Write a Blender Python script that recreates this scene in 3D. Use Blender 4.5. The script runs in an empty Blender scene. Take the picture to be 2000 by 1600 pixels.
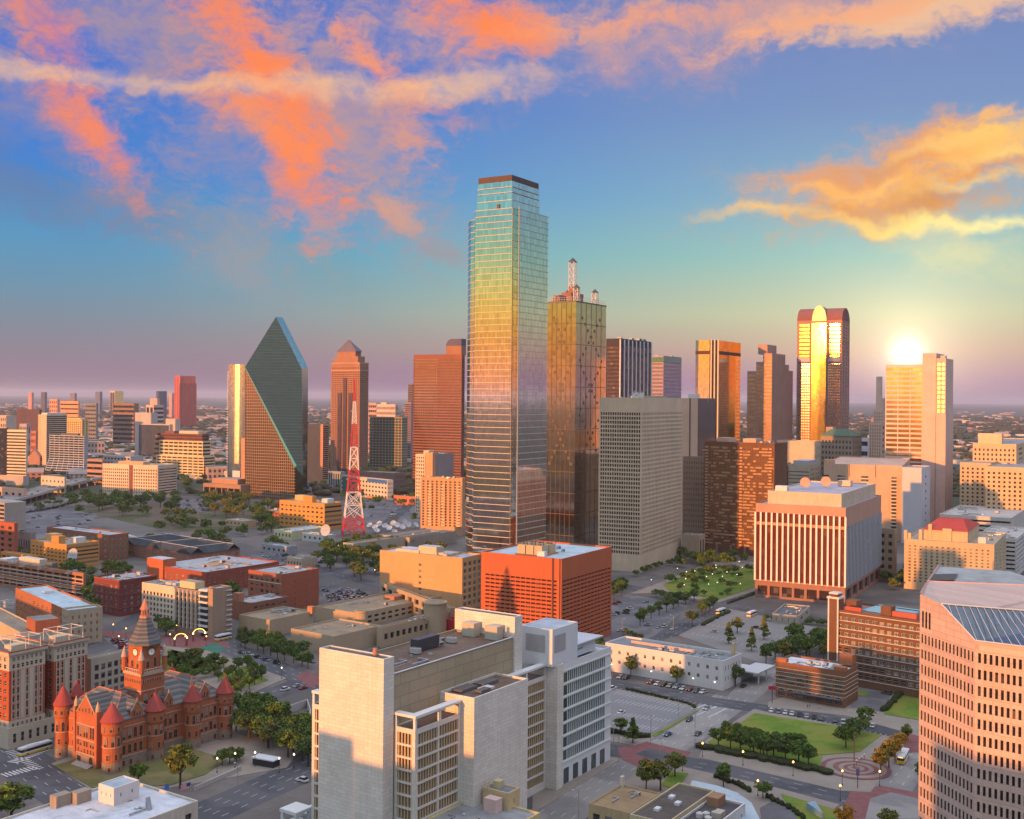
import bpy, math, random
import numpy as np
from mathutils import Vector, Matrix
R = math.radians
sc = bpy.context.scene
COL = sc.collection
random.seed(7)
# ------------------------------------------------------------------ camera, sky, sun, exposure
F, CX, HY, ROLL, H = 2200.0, 1000.0, 776.0, 0.0085, 135.0
cam = bpy.data.objects.new("camera", bpy.data.cameras.new("camera"))
COL.objects.link(cam)
sc.camera = cam
cam.data.sensor_width = 36
cam.data.lens = 36 * F / 2000
cam.data.shift_y = -(800 - HY) / 2000
cam.data.clip_start = 1
cam.data.clip_end = 150000
cam.matrix_world = Matrix.Translation((0, 0, H)) @ Matrix.Rotation(R(90), 4, 'X') @ Matrix.Rotation(ROLL, 4, 'Z')
SUN_AZ, SUN_EL = R(-143), R(3.5)
SD = Vector((math.sin(SUN_AZ) * math.cos(SUN_EL), math.cos(SUN_AZ) * math.cos(SUN_EL), math.sin(SUN_EL)))
sl = bpy.data.lights.new("sun", 'SUN')
sl.energy = 6.6
sl.angle = R(0.6)
sl.color = (1.0, 0.37, 0.085)
sun = bpy.data.objects.new("sun", sl)
COL.objects.link(sun)
sun.rotation_euler = (-SD).to_track_quat('-Z', 'Y').to_euler()
sc.view_settings.view_transform = 'Standard'
sc.view_settings.look = 'None'
sc.view_settings.exposure = 0.12
sc.view_settings.gamma = 1
sc.cycles.use_denoising = True
sc.cycles.max_bounces = 5
sc.cycles.diffuse_bounces = 2
sc.cycles.glossy_bounces = 3
sc.cycles.transmission_bounces = 2
sc.cycles.transparent_max_bounces = 4
sc.cycles.volume_bounces = 0
sc.cycles.sample_clamp_indirect = 6
sc.cycles.caustics_reflective = False
sc.cycles.caustics_refractive = False

def uv(x, y):
    dx, dy = x - CX, y - HY
    return dx * math.cos(ROLL) + dy * math.sin(ROLL), -dx * math.sin(ROLL) + dy * math.cos(ROLL)
def G(x, y, z=0.0):
    u, v = uv(x, y)
    D = F * (H - z) / v
    return Vector((u * D / F, D, z))
def at(x, y, D):
    u, v = uv(x, y)
    return Vector((u * D / F, D, H - v * D / F))
def azel(x, y):
    p = at(x, y, 1000) - Vector((0, 0, H))
    return math.atan2(p.x, p.y), math.atan2(p.z, math.hypot(p.x, p.y))
def lin(c):
    return tuple(((v / 12.92) if v <= .04045 else ((v + .055) / 1.055) ** 2.4) for v in c)

# ---- world: an evening sky written as functions of direction (azimuth, elevation)
W = bpy.data.worlds.new("World")
sc.world = W
W.use_nodes = True
nt = W.node_tree
for n in list(nt.nodes):
    nt.nodes.remove(n)
class NT:
    def __init__(s, t): s.t = t
    def n(s, kind, **kw):
        nd = s.t.nodes.new(kind)
        for k, v in kw.items(): setattr(nd, k, v)
        return nd
    def val(s, sock, v):
        if isinstance(v, bpy.types.NodeSocket): s.t.links.new(v, sock)
        else: sock.default_value = v
    def math(s, op, a, b=0.0, c=None, clamp=False):
        nd = s.n('ShaderNodeMath', operation=op, use_clamp=clamp)
        s.val(nd.inputs[0], a); s.val(nd.inputs[1], b)
        if c is not None: s.val(nd.inputs[2], c)
        return nd.outputs[0]
    def vm(s, op, a, b=None, out=0):
        nd = s.n('ShaderNodeVectorMath', operation=op)
        s.val(nd.inputs[0], a)
        if b is not None: s.val(nd.inputs[1], b)
        return nd.outputs[out]
    def mix(s, f, a, b, mode='MIX'):
        nd = s.n('ShaderNodeMix', data_type='RGBA', blend_type=mode)
        s.val(nd.inputs[0], f); s.val(nd.inputs[6], a); s.val(nd.inputs[7], b)
        return nd.outputs[2]
    def mr(s, v, a, b, c=0.0, d=1.0, kind='SMOOTHSTEP'):
        nd = s.n('ShaderNodeMapRange', interpolation_type=kind)
        for i, q in enumerate((v, a, b, c, d)): s.val(nd.inputs[i], q)
        return nd.outputs[0]
    def ramp(s, f, stops):
        nd = s.n('ShaderNodeValToRGB')
        s.val(nd.inputs[0], f)
        e = nd.color_ramp.elements
        while len(e) < len(stops): e.new(0.5)
        for i, (p, c) in enumerate(stops):
            e[i].position = p; e[i].color = (*c[:3], 1)
        return nd.outputs[0]
    def noise(s, vec, scale, detail=3, rough=.55, dist=0.0, out=0):
        nd = s.n('ShaderNodeTexNoise')
        if vec is not None: s.val(nd.inputs['Vector'], vec)
        nd.inputs['Scale'].default_value = scale; nd.inputs['Detail'].default_value = detail
        nd.inputs['Roughness'].default_value = rough; nd.inputs['Distortion'].default_value = dist
        return nd.outputs[out]
w = NT(nt)
tc = w.n('ShaderNodeTexCoord')
D3 = tc.outputs['Generated']
sp = w.n('ShaderNodeSeparateXYZ'); nt.links.new(D3, sp.inputs[0])
el = w.math('ARCSINE', sp.outputs[2])
az = w.math('ARCTAN2', sp.outputs[0], sp.outputs[1])
eln = w.mr(el, 0.0, R(50), kind='LINEAR')
def S(deg): return deg / 50.0
east = w.ramp(eln, [(0, lin((.52, .43, .50))), (S(1.2), lin((.55, .46, .53))), (S(2.4), lin((.52, .50, .55))), (S(3.6), lin((.47, .53, .59))), (S(5.2), lin((.38, .56, .66))),
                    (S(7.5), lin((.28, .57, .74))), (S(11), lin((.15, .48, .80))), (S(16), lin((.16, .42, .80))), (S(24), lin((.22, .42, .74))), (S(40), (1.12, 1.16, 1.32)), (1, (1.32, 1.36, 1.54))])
right = w.ramp(eln, [(0, lin((.55, .42, .58))), (S(1.0), lin((.66, .50, .60))), (S(2.4), lin((.76, .63, .56))), (S(4.2), lin((.74, .76, .62))),
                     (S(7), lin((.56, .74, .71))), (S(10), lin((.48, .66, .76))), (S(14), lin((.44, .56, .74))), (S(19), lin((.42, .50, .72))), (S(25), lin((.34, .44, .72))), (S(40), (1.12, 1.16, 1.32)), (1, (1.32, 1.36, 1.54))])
west = w.ramp(eln, [(0, (1.15, .26, .075)), (S(1.2), (1.2, .34, .07)), (S(3.0), lin((1.0, .66, .22))), (S(4.4), lin((1.0, .80, .32))),
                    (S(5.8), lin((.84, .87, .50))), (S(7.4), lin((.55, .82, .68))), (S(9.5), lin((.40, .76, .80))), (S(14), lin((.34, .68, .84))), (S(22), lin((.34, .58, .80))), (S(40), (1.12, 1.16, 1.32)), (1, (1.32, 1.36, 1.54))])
fr = w.mr(az, R(-24), R(16))
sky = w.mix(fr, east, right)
wd = w.vm('DOT_PRODUCT', D3, (SD.x, SD.y, 0.0), out=1)
fw = w.mr(wd, -0.05, 0.75)
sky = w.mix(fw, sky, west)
# faint unevenness of the air
nz = w.noise(D3, 3.0, 3)
sky = w.mix(w.mr(nz, .35, .7, 0.0, .10, 'LINEAR'), sky, (*lin((.62, .62, .66)), 1))
# clouds: soft patches around given directions, torn by noise
cmb = w.n('ShaderNodeCombineXYZ'); nt.links.new(az, cmb.inputs[0]); nt.links.new(el, cmb.inputs[1])
AE = cmb.outputs[0]
wn = w.noise(AE, 14.0, 4, .6, out=1)
wv = w.vm('SCALE', w.vm('SUBTRACT', wn, (.5, .5, .5)))
wv.node.inputs[3].default_value = .05
AW = w.vm('ADD', AE, wv)
fine = w.noise(w.vm('MULTIPLY', AW, (1, 1.7, 1)), 30.0, 8, .68, .6)
fine2 = w.noise(w.vm('MULTIPLY', AW, (1, 1.5, 1)), 10.0, 6, .62, .3)
fine3 = w.noise(w.vm('MULTIPLY', AE, (1, 2.4, 1)), 75.0, 5, .6)
lump = w.math('ADD', w.math('MULTIPLY', w.math('SUBTRACT', fine, .5), -2.6), w.math('ADD', w.math('MULTIPLY', w.math('SUBTRACT', fine2, .5), -3.4), w.math('MULTIPLY', w.math('SUBTRACT', fine3, .5), -.9)))
def blob(sky, px, py, rx, ry, rot, col, amt, soft=.35, nf=1.0, em=1.0):
    """one cloud patch: centre direction and size given in the photo's pixels (2200 to the radian), rot in degrees"""
    a, e = azel(px, py)
    mp = w.n('ShaderNodeMapping', vector_type='TEXTURE')
    nt.links.new(AW, mp.inputs[0])
    mp.inputs['Location'].default_value = (a, e, 0)
    mp.inputs['Rotation'].default_value = (0, 0, R(rot))
    mp.inputs['Scale'].default_value = (rx / F, ry / F, 1)
    ln = w.vm('LENGTH', mp.outputs[0], out=1)
    d = w.math('MULTIPLY_ADD', lump, nf, ln)
    m = w.mr(d, 1.75, 1.45 - soft * 3.2, 0.0, amt)
    return w.mix(m, sky, (*(v * em for v in lin(col)), 1))
OR, PK, GR, PE = (.98, .52, .30), (.80, .60, .55), (.55, .55, .62), (.93, .74, .58)
GB = (.42, .46, .58)
CL = [  # broad mauve-grey veils first, then orange, then bright edges
 (330, 60, 420, 110, -6, (.66, .56, .60), .75, .5), (950, 70, 420, 70, -2, (.72, .58, .62), .8, .5), (1500, 20, 560, 48, 2, (.80, .62, .58), .85, .45),
 (1900, 0, 260, 34, 4, PE, .85, .4), (100, 210, 160, 80, -30, (.62, .54, .60), .45, .6), (60, 360, 230, 60, -14, GB, .5, .6), (240, 380, 90, 60, -30, (.56, .52, .58), .7, .5),
 (520, 250, 240, 130, -35, (.66, .56, .60), .75, .5), (700, 210, 150, 100, -50, (.70, .57, .60), .7, .5), (1300, 90, 260, 60, 12, (.62, .56, .68), .5, .6),
 (340, 440, 260, 36, -4, (.40, .52, .66), .5, .6), (470, 480, 120, 70, -12, (.60, .60, .62), .85, .7, .8), (790, 430, 105, 62, -22, (.64, .58, .62), .95, .7, .8), (860, 490, 70, 26, -20, (.62, .58, .60), .8, .6, .8),
 (820, 545, 60, 22, -15, (.58, .62, .64), .45, .5), (690, 300, 100, 60, -50, (.70, .58, .60), .6, .5), (650, 540, 120, 50, -30, (.50, .60, .62), .4, .6),
 (180, 250, 130, 38, -52, OR, .85, .55), (100, 50, 110, 40, -50, OR, .7, .6), (480, 90, 210, 50, -50, OR, .95, .55), (560, 290, 170, 48, -66, OR, .95, .55), (470, 210, 110, 42, -40, (.95, .56, .38), .85, .55),
 (740, 120, 120, 26, -35, (.96, .58, .40), .85, .5), (960, 50, 120, 50, -12, OR, .95, .5), (800, 240, 60, 36, -60, (.90, .60, .45), .6, .5), (1250, 40, 190, 22, 5, (.94, .62, .46), .8, .5),
 (1650, 25, 230, 20, 8, (.95, .66, .48), .8, .5), (780, 410, 50, 26, -30, (.86, .62, .50), .6, .5), (620, 420, 60, 20, -35, (.72, .58, .58), .5, .5),
 (330, 150, 330, 15, 1, PE, .62, .6, .45), (760, 160, 260, 20, 3, PE, .62, .6, .5), (960, 165, 120, 22, 3, PE, .6, .6, .5), (60, 128, 150, 16, 0, PE, .55, .6, .6), (700, 185, 300, 12, 1, (.90, .70, .58), .5, .6, .6),
 (1800, 345, 270, 70, 8, (.80, .62, .46), .88, .6, .75), (1840, 310, 240, 54, 13, (.97, .62, .26), .92, .6, .85), (1680, 355, 150, 40, 8, (.95, .60, .28), .9, .55, .6), (1960, 262, 100, 34, 14, (1, .78, .40), .9, .55, .7), (1940, 222, 40, 12, 10, (.98, .72, .40), .8, .5, .6),
 (1780, 396, 210, 26, 2, (.84, .56, .30), .8, .55, .6), (1720, 360, 120, 12, 10, (1, .80, .42), .7, .6, .9), (1880, 350, 120, 14, 8, (1, .84, .46), .75, .6, .9), (1950, 300, 80, 12, 12, (1, .88, .52), .8, .6, .9), (1860, 285, 120, 10, 16, (1, .80, .42), .7, .6, .9),
 (1800, 425, 130, 15, -2, (1, .86, .45), .9, .5, .5), (1940, 425, 110, 13, 0, (1, .93, .62), .95, .5, .5), (1600, 372, 60, 10, 4, (1, .72, .36), .8, .55, .6), (1850, 375, 100, 14, 4, (.74, .46, .26), .6, .6, .9), (1720, 330, 90, 22, 10, (.62, .50, .46), .6, .7, 1.1), (1900, 330, 110, 18, 12, (.86, .50, .24), .7, .7, 1.1), (1800, 300, 70, 12, 14, (.98, .74, .44), .7, .7, 1.2), (1960, 385, 70, 16, 0, (.90, .62, .34), .6, .7, 1.1),
 (1490, 421, 100, 10, 0, (.98, .76, .42), .9, .5, .35), (1880, 490, 100, 50, -10, (.98, .88, .55), .45, .6, .6)]
for b in CL:
    sky = blob(sky, *b)
def glow(px, py, rad, col, amt, p=2.0):
    a, e = azel(px, py)
    v = Vector((math.sin(a) * math.cos(e), math.cos(a) * math.cos(e), math.sin(e)))
    dd = w.vm('DISTANCE', D3, tuple(v), out=1)
    q = w.math('POWER', w.math('DIVIDE', dd, rad / F), p)
    g = w.math('MULTIPLY', w.math('EXPONENT', w.math('MULTIPLY', q, -1.0)), amt)
    return g, (*col, 1)
for (gx, gy, gr, gc, ga, gp) in ((1778, 682, 185, (1.0, .76, .40), .34, 1.2), (1773, 688, 66, (1.0, .88, .55), .45, 1.3), (1771, 690, 22, (1, .97, .85), 1.3, 1.6)):
    g, c = glow(gx, gy, gr, gc, ga, gp)
    ad = w.vm('SCALE', c[:3]); nt.links.new(g, ad.node.inputs[3])
    sky = w.vm('ADD', sky, ad)
# the real evening sun's aureole, low in the west behind the camera
dd = w.vm('DISTANCE', D3, tuple(SD), out=1)
g = w.math('ADD', w.math('MULTIPLY', w.math('EXPONENT', w.math('MULTIPLY', w.math('POWER', w.math('DIVIDE', dd, .34), 1.5), -1.0)), .6), w.math('MULTIPLY', w.math('EXPONENT', w.math('MULTIPLY', w.math('POWER', w.math('DIVIDE', dd, .06), 1.5), -1.0)), 3.0))
ad = w.vm('SCALE', (1.0, .62, .20)); nt.links.new(g, ad.node.inputs[3])
sky = w.vm('ADD', sky, ad)
# below the horizon: dull ground colour
sky = w.mix(w.mr(el, R(-1.5), R(-.1)), (.09, .07, .08, 1), sky)
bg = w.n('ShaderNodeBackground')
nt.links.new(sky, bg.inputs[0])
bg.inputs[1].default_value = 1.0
wo = w.n('ShaderNodeOutputWorld')
nt.links.new(bg.outputs[0], wo.inputs[0])
W.cycles.sampling_method = 'MANUAL'
W.cycles.sample_map_resolution = 512
# ------------------------------------------------------------------ helpers
def tag(o, label=None, cat=None, group=None, kind=None):
    for k, v in (('label', label), ('category', cat), ('group', group), ('kind', kind)):
        if v: o[k] = v
    return o
def empty(name, loc, rz=0.0, label=None, cat=None, group=None):
    o = bpy.data.objects.new(name, None)
    COL.objects.link(o)
    o.location = loc; o.rotation_euler = (0, 0, rz)
    o.empty_display_size = 1
    return tag(o, label, cat, group)
class MB:
    """collects faces and links them as ONE mesh object"""
    def __init__(s): s.v = []; s.f = []; s.m = []
    def quad(s, a, b, c, d, m=0, flip=False):
        n = len(s.v); s.v += [a, b, c, d]
        s.f.append((n + 3, n + 2, n + 1, n) if flip else (n, n + 1, n + 2, n + 3)); s.m.append(m)
    def poly(s, pts, m=0):
        n = len(s.v); s.v += list(pts); s.f.append(tuple(range(n, n + len(pts)))); s.m.append(m)
    def box(s, x0, y0, z0, x1, y1, z1, m=0, bottom=True):
        n = len(s.v)
        s.v += [(x0, y0, z0), (x1, y0, z0), (x1, y1, z0), (x0, y1, z0), (x0, y0, z1), (x1, y0, z1), (x1, y1, z1), (x0, y1, z1)]
        fs = [(4, 5, 6, 7), (0, 1, 5, 4), (1, 2, 6, 5), (2, 3, 7, 6), (3, 0, 4, 7)] + ([(3, 2, 1, 0)] if bottom else [])
        for f in fs: s.f.append(tuple(n + i for i in f)); s.m.append(m)
    def prism(s, pts, z0, z1, m=0, mt=None, cap=True):
        k = len(pts); n = len(s.v)
        s.v += [(p[0], p[1], z0) for p in pts] + [(p[0], p[1], z1) for p in pts]
        for i in range(k):
            j = (i + 1) % k
            s.f.append((n + i, n + j, n + k + j, n + k + i)); s.m.append(m)
        if cap: s.f.append(tuple(n + k + i for i in range(k))); s.m.append(m if mt is None else mt)
    def cone(s, x, y, z0, z1, r0, r1, k=12, m=0, cap=True, ph=0.0):
        n = len(s.v)
        for z, r in ((z0, r0), (z1, r1)):
            for i in range(k):
                t = 2 * math.pi * i / k + ph
                s.v.append((x + r * math.cos(t), y + r * math.sin(t), z))
        for i in range(k):
            j = (i + 1) % k
            s.f.append((n + i, n + j, n + k + j, n + k + i)); s.m.append(m)
        if cap and r1 > 1e-3: s.f.append(tuple(n + k + i for i in range(k))); s.m.append(m)
    def tube(s, a, b, r, k=5, m=0):
        a, b = Vector(a), Vector(b); d = b - a
        if d.length < 1e-6: return
        q = d.to_track_quat('Z', 'Y'); n = len(s.v)
        for p in (a, b):
            for i in range(k):
                t = 2 * math.pi * i / k
                s.v.append(tuple(p + q @ Vector((r * math.cos(t), r * math.sin(t), 0))))
        for i in range(k):
            j = (i + 1) % k
            s.f.append((n + i, n + j, n + k + j, n + k + i)); s.m.append(m)
    def mesh(s, name, mats):
        me = bpy.data.meshes.new(name)
        me.from_pydata(s.v, [], s.f)
        for mt in (mats if isinstance(mats, (list, tuple)) else [mats]): me.materials.append(mt)
        if any(s.m): me.polygons.foreach_set('material_index', s.m)
        me.update()
        return me
    def build(s, name, mats, parent=None, loc=None, kind=None, smooth=False):
        if not s.f: return None
        me = s.mesh(name, mats)
        if smooth: me.shade_smooth()
        return inst(name, me, parent, loc, kind=kind)
def inst(name, me, parent=None, loc=None, rz=0.0, scale=None, kind=None):
    o = bpy.data.objects.new(name, me)
    COL.objects.link(o)
    if parent: o.parent = parent
    if loc is not None: o.location = loc
    if rz: o.rotation_euler = (0, 0, rz)
    if scale is not None: o.scale = scale
    if kind: o['kind'] = kind
    return o

# ------------------------------------------------------------------ materials
MC = {}
def newmat(name):
    m = bpy.data.materials.new(name); m.use_nodes = True
    t = NT(m.node_tree); b = m.node_tree.nodes['Principled BSDF']
    return m, t, b
def srgb(c): return (*lin(c), 1)
def scl(c, k): return tuple(max(0, min(1, v * k)) for v in c[:3]) + (1,)
def wall(c, var=.22, rough=.85, brick=0, key=''):
    """rendered, stone or brick wall: linear colour c, blotches, rain streaks, optional courses of height brick"""
    k = ('wall', c, var, rough, brick, key)
    if k in MC: return MC[k]
    m, t, b = newmat('wall_surface')
    tc = t.n('ShaderNodeTexCoord'); O = tc.outputs['Object']
    n1 = t.noise(O, .045, 4, .6); n2 = t.noise(t.vm('MULTIPLY', O, (1, 1, .07)), .9, 3, .6); n3 = t.noise(O, 1.3, 3, .65)
    f = t.math('ADD', t.math('MULTIPLY', n1, .45), t.math('ADD', t.math('MULTIPLY', n2, .35), t.math('MULTIPLY', n3, .35)))
    col = t.mix(t.mr(f, .38, .78, kind='LINEAR'), scl(c, 1 - var), scl(c, 1 + var))
    if brick:
        s = t.n('ShaderNodeSeparateXYZ'); t.t.links.new(O, s.inputs[0])
        c2 = t.n('ShaderNodeCombineXYZ')
        t.t.links.new(t.math('ADD', s.outputs[0], s.outputs[1]), c2.inputs[0]); t.t.links.new(s.outputs[2], c2.inputs[1])
        bt = t.n('ShaderNodeTexBrick')
        t.t.links.new(c2.outputs[0], bt.inputs[0])
        bt.inputs['Scale'].default_value = 1.0
        bt.inputs['Brick Width'].default_value = brick * 2.6; bt.inputs['Row Height'].default_value = brick
        bt.inputs['Mortar Size'].default_value = brick * .045; bt.inputs['Mortar Smooth'].default_value = .3
        bt.inputs['Color1'].default_value = (1, 1, 1, 1); bt.inputs['Color2'].default_value = (.90, .88, .86, 1); bt.inputs['Mortar'].default_value = (.68, .67, .66, 1)
        col = t.mix(1.0, col, bt.outputs[0], 'MULTIPLY')
    t.t.links.new(col, b.inputs['Base Color'])
    b.inputs['Roughness'].default_value = rough
    b.inputs['Specular IOR Level'].default_value = .25
    MC[k] = m
    return m
def glass(c=(.03, .035, .045), rough=.06, metal=0.0, cell=(3, 3.6), blind=.25, bc=(.28, .25, .2), warp=.0, key='', spec=.7):
    """glazing with rooms or blinds behind: pane-sized cells differ a little"""
    k = ('glass', c, rough, metal, cell, blind, bc, warp, key)
    if k in MC: return MC[k]
    m, t, b = newmat('glazing')
    tc = t.n('ShaderNodeTexCoord'); O = tc.outputs['Object']
    sn = t.vm('SNAP', O, (cell[0], cell[0], cell[1]))
    wn = t.n('ShaderNodeTexWhiteNoise'); t.t.links.new(sn, wn.inputs['Vector'])
    r = wn.outputs['Value']
    col = t.mix(t.mr(r, 1 - blind, 1.0, 0, .8, 'LINEAR'), (*c, 1), (*bc, 1))
    col = t.mix(t.mr(t.math('FRACT', t.math('MULTIPLY', r, 17.3)), 0, 1, 0, .45, 'LINEAR'), col, scl(c, .45))
    t.t.links.new(col, b.inputs['Base Color'])
    b.inputs['Roughness'].default_value = rough; b.inputs['Metallic'].default_value = metal
    b.inputs['Specular IOR Level'].default_value = spec
    if warp:
        # panes never sit perfectly flat: tilt each one slightly and bow it
        nb = t.n('ShaderNodeBump'); nb.inputs['Strength'].default_value = warp; nb.inputs['Distance'].default_value = 1.0
        t.t.links.new(t.math('ADD', t.noise(O, .12, 2), t.math('MULTIPLY', t.noise(O, .5, 2), .25)), nb.inputs['Height'])
        t.t.links.new(nb.outputs[0], b.inputs['Normal'])
    MC[k] = m
    return m
def winmat(c=(.03, .035, .045), light=0.0):
    """single window: tone differs per object"""
    k = ('win', c, light)
    if k in MC: return MC[k]
    m, t, b = newmat('window_glass')
    oi = t.n('ShaderNodeObjectInfo'); r = oi.outputs['Random']
    tc = t.n('ShaderNodeTexCoord')
    s = t.n('ShaderNodeSeparateXYZ'); t.t.links.new(tc.outputs['Generated'], s.inputs[0])
    bl = t.math('GREATER_THAN', s.outputs[2], t.mr(r, .25, 1.0, 1.1, .1, 'LINEAR'))
    col = t.mix(t.math('MULTIPLY', bl, .75), (*c, 1), (.33, .31, .27, 1))
    t.t.links.new(col, b.inputs['Base Color'])
    b.inputs['Roughness'].default_value = .08
    b.inputs['Specular IOR Level'].default_value = .45
    MC[k] = m
    return m
def roofmat(c, var=.25, key=''):
    k = ('roof', c, var, key)
    if k in MC: return MC[k]
    m, t, b = newmat('roof_surface')
    tc = t.n('ShaderNodeTexCoord'); O = tc.outputs['Object']
    n1 = t.noise(O, .09, 5, .65, .6); n2 = t.noise(t.vm('MULTIPLY', O, (1, .25, 1)), .5, 4, .7); n3 = t.noise(O, 2.5, 2)
    f = t.math('ADD', t.math('MULTIPLY', n1, .55), t.math('ADD', t.math('MULTIPLY', n2, .35), t.math('MULTIPLY', n3, .15)))
    col = t.mix(t.mr(f, .38, .66, kind='LINEAR'), scl(c, 1 - var), scl(c, 1 + var))
    # ponding stains
    st = t.mr(t.noise(O, .16, 3, .5, 1.2), .60, .68, 0, .35, 'LINEAR')
    col = t.mix(st, col, scl(c, .55))
    t.t.links.new(col, b.inputs['Base Color']); b.inputs['Roughness'].default_value = .9; b.inputs['Specular IOR Level'].default_value = .15
    MC[k] = m
    return m
def paint(c, rough=.5, metal=0.0, spec=.4):
    k = ('paint', c, rough, metal)
    if k in MC: return MC[k]
    m, t, b = newmat('paint')
    tc = t.n('ShaderNodeTexCoord')
    col = t.mix(t.noise(tc.outputs['Object'], .8, 3), scl(c, .82), scl(c, 1.12))
    t.t.links.new(col, b.inputs['Base Color'])
    b.inputs['Roughness'].default_value = rough; b.inputs['Metallic'].default_value = metal; b.inputs['Specular IOR Level'].default_value = spec
    MC[k] = m
    return m
def emit(c, s):
    k = ('emit', c, s)
    if k in MC: return MC[k]
    m, t, b = newmat('lamp_glow')
    b.inputs['Base Color'].default_value = (*c, 1); b.inputs['Emission Color'].default_value = (*c, 1); b.inputs['Emission Strength'].default_value = s
    MC[k] = m
    return m
WHITE, CREAM, TAN, BEIGE = (.62, .60, .56), (.56, .47, .34), (.42, .33, .23), (.48, .40, .30)
BRICK, DBRICK, OBRICK, BROWN, PINK, CONC = (.30, .095, .055), (.20, .055, .045), (.46, .19, .08), (.17, .085, .055), (.52, .36, .30), (.40, .37, .34)
GREY, RGREY, RWHITE, RBLUE, RBROWN, RDARK = (.25, .25, .26), (.27, .27, .28), (.62, .64, .68), (.35, .47, .55), (.24, .18, .14), (.07, .08, .09)

# ------------------------------------------------------------------ building blocks
def P3(f, A, B, x0, y0):
    """local mapping of a wall: s along it, t up, d inward"""
    if f == 'R': return lambda s, t, d=0.0: (x0 + s, y0 + d, t)
    if f == 'L': return lambda s, t, d=0.0: (x0 + d, y0 + s, t)
    if f == 'r': return lambda s, t, d=0.0: (x0 + s, y0 + B - d, t)
    if f == 'l': return lambda s, t, d=0.0: (x0 + A - d, y0 + s, t)
def gridwall(mb, f, A, B, x0, y0, z0, z1, sp, m=0):
    """wall with real openings and reveals; sp=(bays, storeys, opening width, height fractions, top, bottom, edge, depth). Returns openings"""
    Wd = A if f in 'Rr' else B
    P = P3(f, A, B, x0, y0); flip = f in 'Lr'
    if sp is None:
        mb.quad(P(0, z0), P(Wd, z0), P(Wd, z1), P(0, z1), m, flip); return []
    nx, nz, fw, fh, top, bot = sp[:6]
    edge = sp[6] if len(sp) > 6 else .6
    dp = sp[7] if len(sp) > 7 else .45
    edge = min(edge, Wd * .2)
    bw = (Wd - 2 * edge) / nx; zb, zt = z0 + bot, z1 - top; sh = (zt - zb) / nz
    xs = [(edge + (i + .5 - fw / 2) * bw, edge + (i + .5 + fw / 2) * bw) for i in range(nx)]
    zs = [(zb + (j + .5 - fh / 2) * sh, zb + (j + .5 + fh / 2) * sh) for j in range(nz)]
    s = 0.0
    for a, b in xs:
        if a - s > 1e-3: mb.quad(P(s, z0), P(a, z0), P(a, z1), P(s, z1), m, flip)
        z = z0
        for c, d in zs:
            if c - z > 1e-3: mb.quad(P(a, z), P(b, z), P(b, c), P(a, c), m, flip)
            z = d
        if z1 - z > 1e-3: mb.quad(P(a, z), P(b, z), P(b, z1), P(a, z1), m, flip)
        for c, d in zs:
            mb.quad(P(a, c), P(b, c), P(b, c, dp), P(a, c, dp), m, flip)
            mb.quad(P(a, d, dp), P(b, d, dp), P(b, d), P(a, d), m, flip)
        if fh < .985:
            for c, d in zs:
                mb.quad(P(a, c), P(a, c, dp), P(a, d, dp), P(a, d), m, flip)
                mb.quad(P(b, c, dp), P(b, c), P(b, d), P(b, d, dp), m, flip)
        else:
            c, d = zs[0][0], zs[-1][1]
            mb.quad(P(a, c), P(a, c, dp), P(a, d, dp), P(a, d), m, flip)
            mb.quad(P(b, c, dp), P(b, c), P(b, d), P(b, d, dp), m, flip)
        s = b
    if Wd - s > 1e-3: mb.quad(P(s, z0), P(Wd, z0), P(Wd, z1), P(s, z1), m, flip)
    return [(a, b, c, d, dp) for a, b in xs for c, d in zs]
def roofslab(mb, A, B, x0, y0, z1, ph, th=.45, m=0):
    """parapet ring"""
    a, b, c, d = x0, y0, x0 + A, y0 + B; e, g, h, i = a + th, b + th, c - th, d - th; z = z1 - ph
    for p, q, r_, s_ in (((a, b), (c, b), (h, g), (e, g)), ((c, b), (c, d), (h, i), (h, g)), ((c, d), (a, d), (e, i), (h, i)), ((a, d), (a, b), (e, g), (e, i))):
        mb.quad((*p, z1), (*q, z1), (*r_, z1), (*s_, z1), m)
    for p, q in (((e, g), (h, g)), ((h, g), (h, i)), ((h, i), (e, i)), ((e, i), (e, g))):
        mb.quad((*q, z), (*p, z), (*p, z1), (*q, z1), m)
WM = {}
def window_mesh(w, h, fm, gm, kind):
    k = (round(w, 1), round(h, 1), fm, gm, kind)
    if k in WM: return WM[k]
    mb = MB(); w2, h2 = w / 2, h / 2; t = min(.14, w * .07)
    mb.quad((-w2, .10, -h2), (w2, .10, -h2), (w2, .10, h2), (-w2, .10, h2), 0)
    if kind != 'plain':
        for b in ((-w2, -h2, -w2 + t, h2), (w2 - t, -h2, w2, h2), (-w2 + t, -h2, w2 - t, -h2 + t), (-w2 + t, h2 - t, w2 - t, h2)):
            mb.box(b[0], 0, b[1], b[2], .098, b[3], 1)
        bars = {'sash': [(-w2 + t, -t / 2, w2 - t, t / 2)], 'two': [(-t / 2, -h2 + t, t / 2, h2 - t)],
                'grid': [(-w2 + t, -t / 2, w2 - t, t / 2), (-w2 / 3 - t / 2, -h2 + t, -w2 / 3 + t / 2, h2 - t), (w2 / 3 - t / 2, -h2 + t, w2 / 3 + t / 2, h2 - t)],
                'three': [(-w2 / 3 - t / 2, -h2 + t, -w2 / 3 + t / 2, h2 - t), (w2 / 3 - t / 2, -h2 + t, w2 / 3 + t / 2, h2 - t)]}[kind]
        for i, b in enumerate(bars): mb.box(b[0], .02 + .01 * i, b[1], b[2], .094 - .004 * i, b[3], 1)
    WM[k] = mb.mesh('window', [gm, fm])
    return WM[k]
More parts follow.
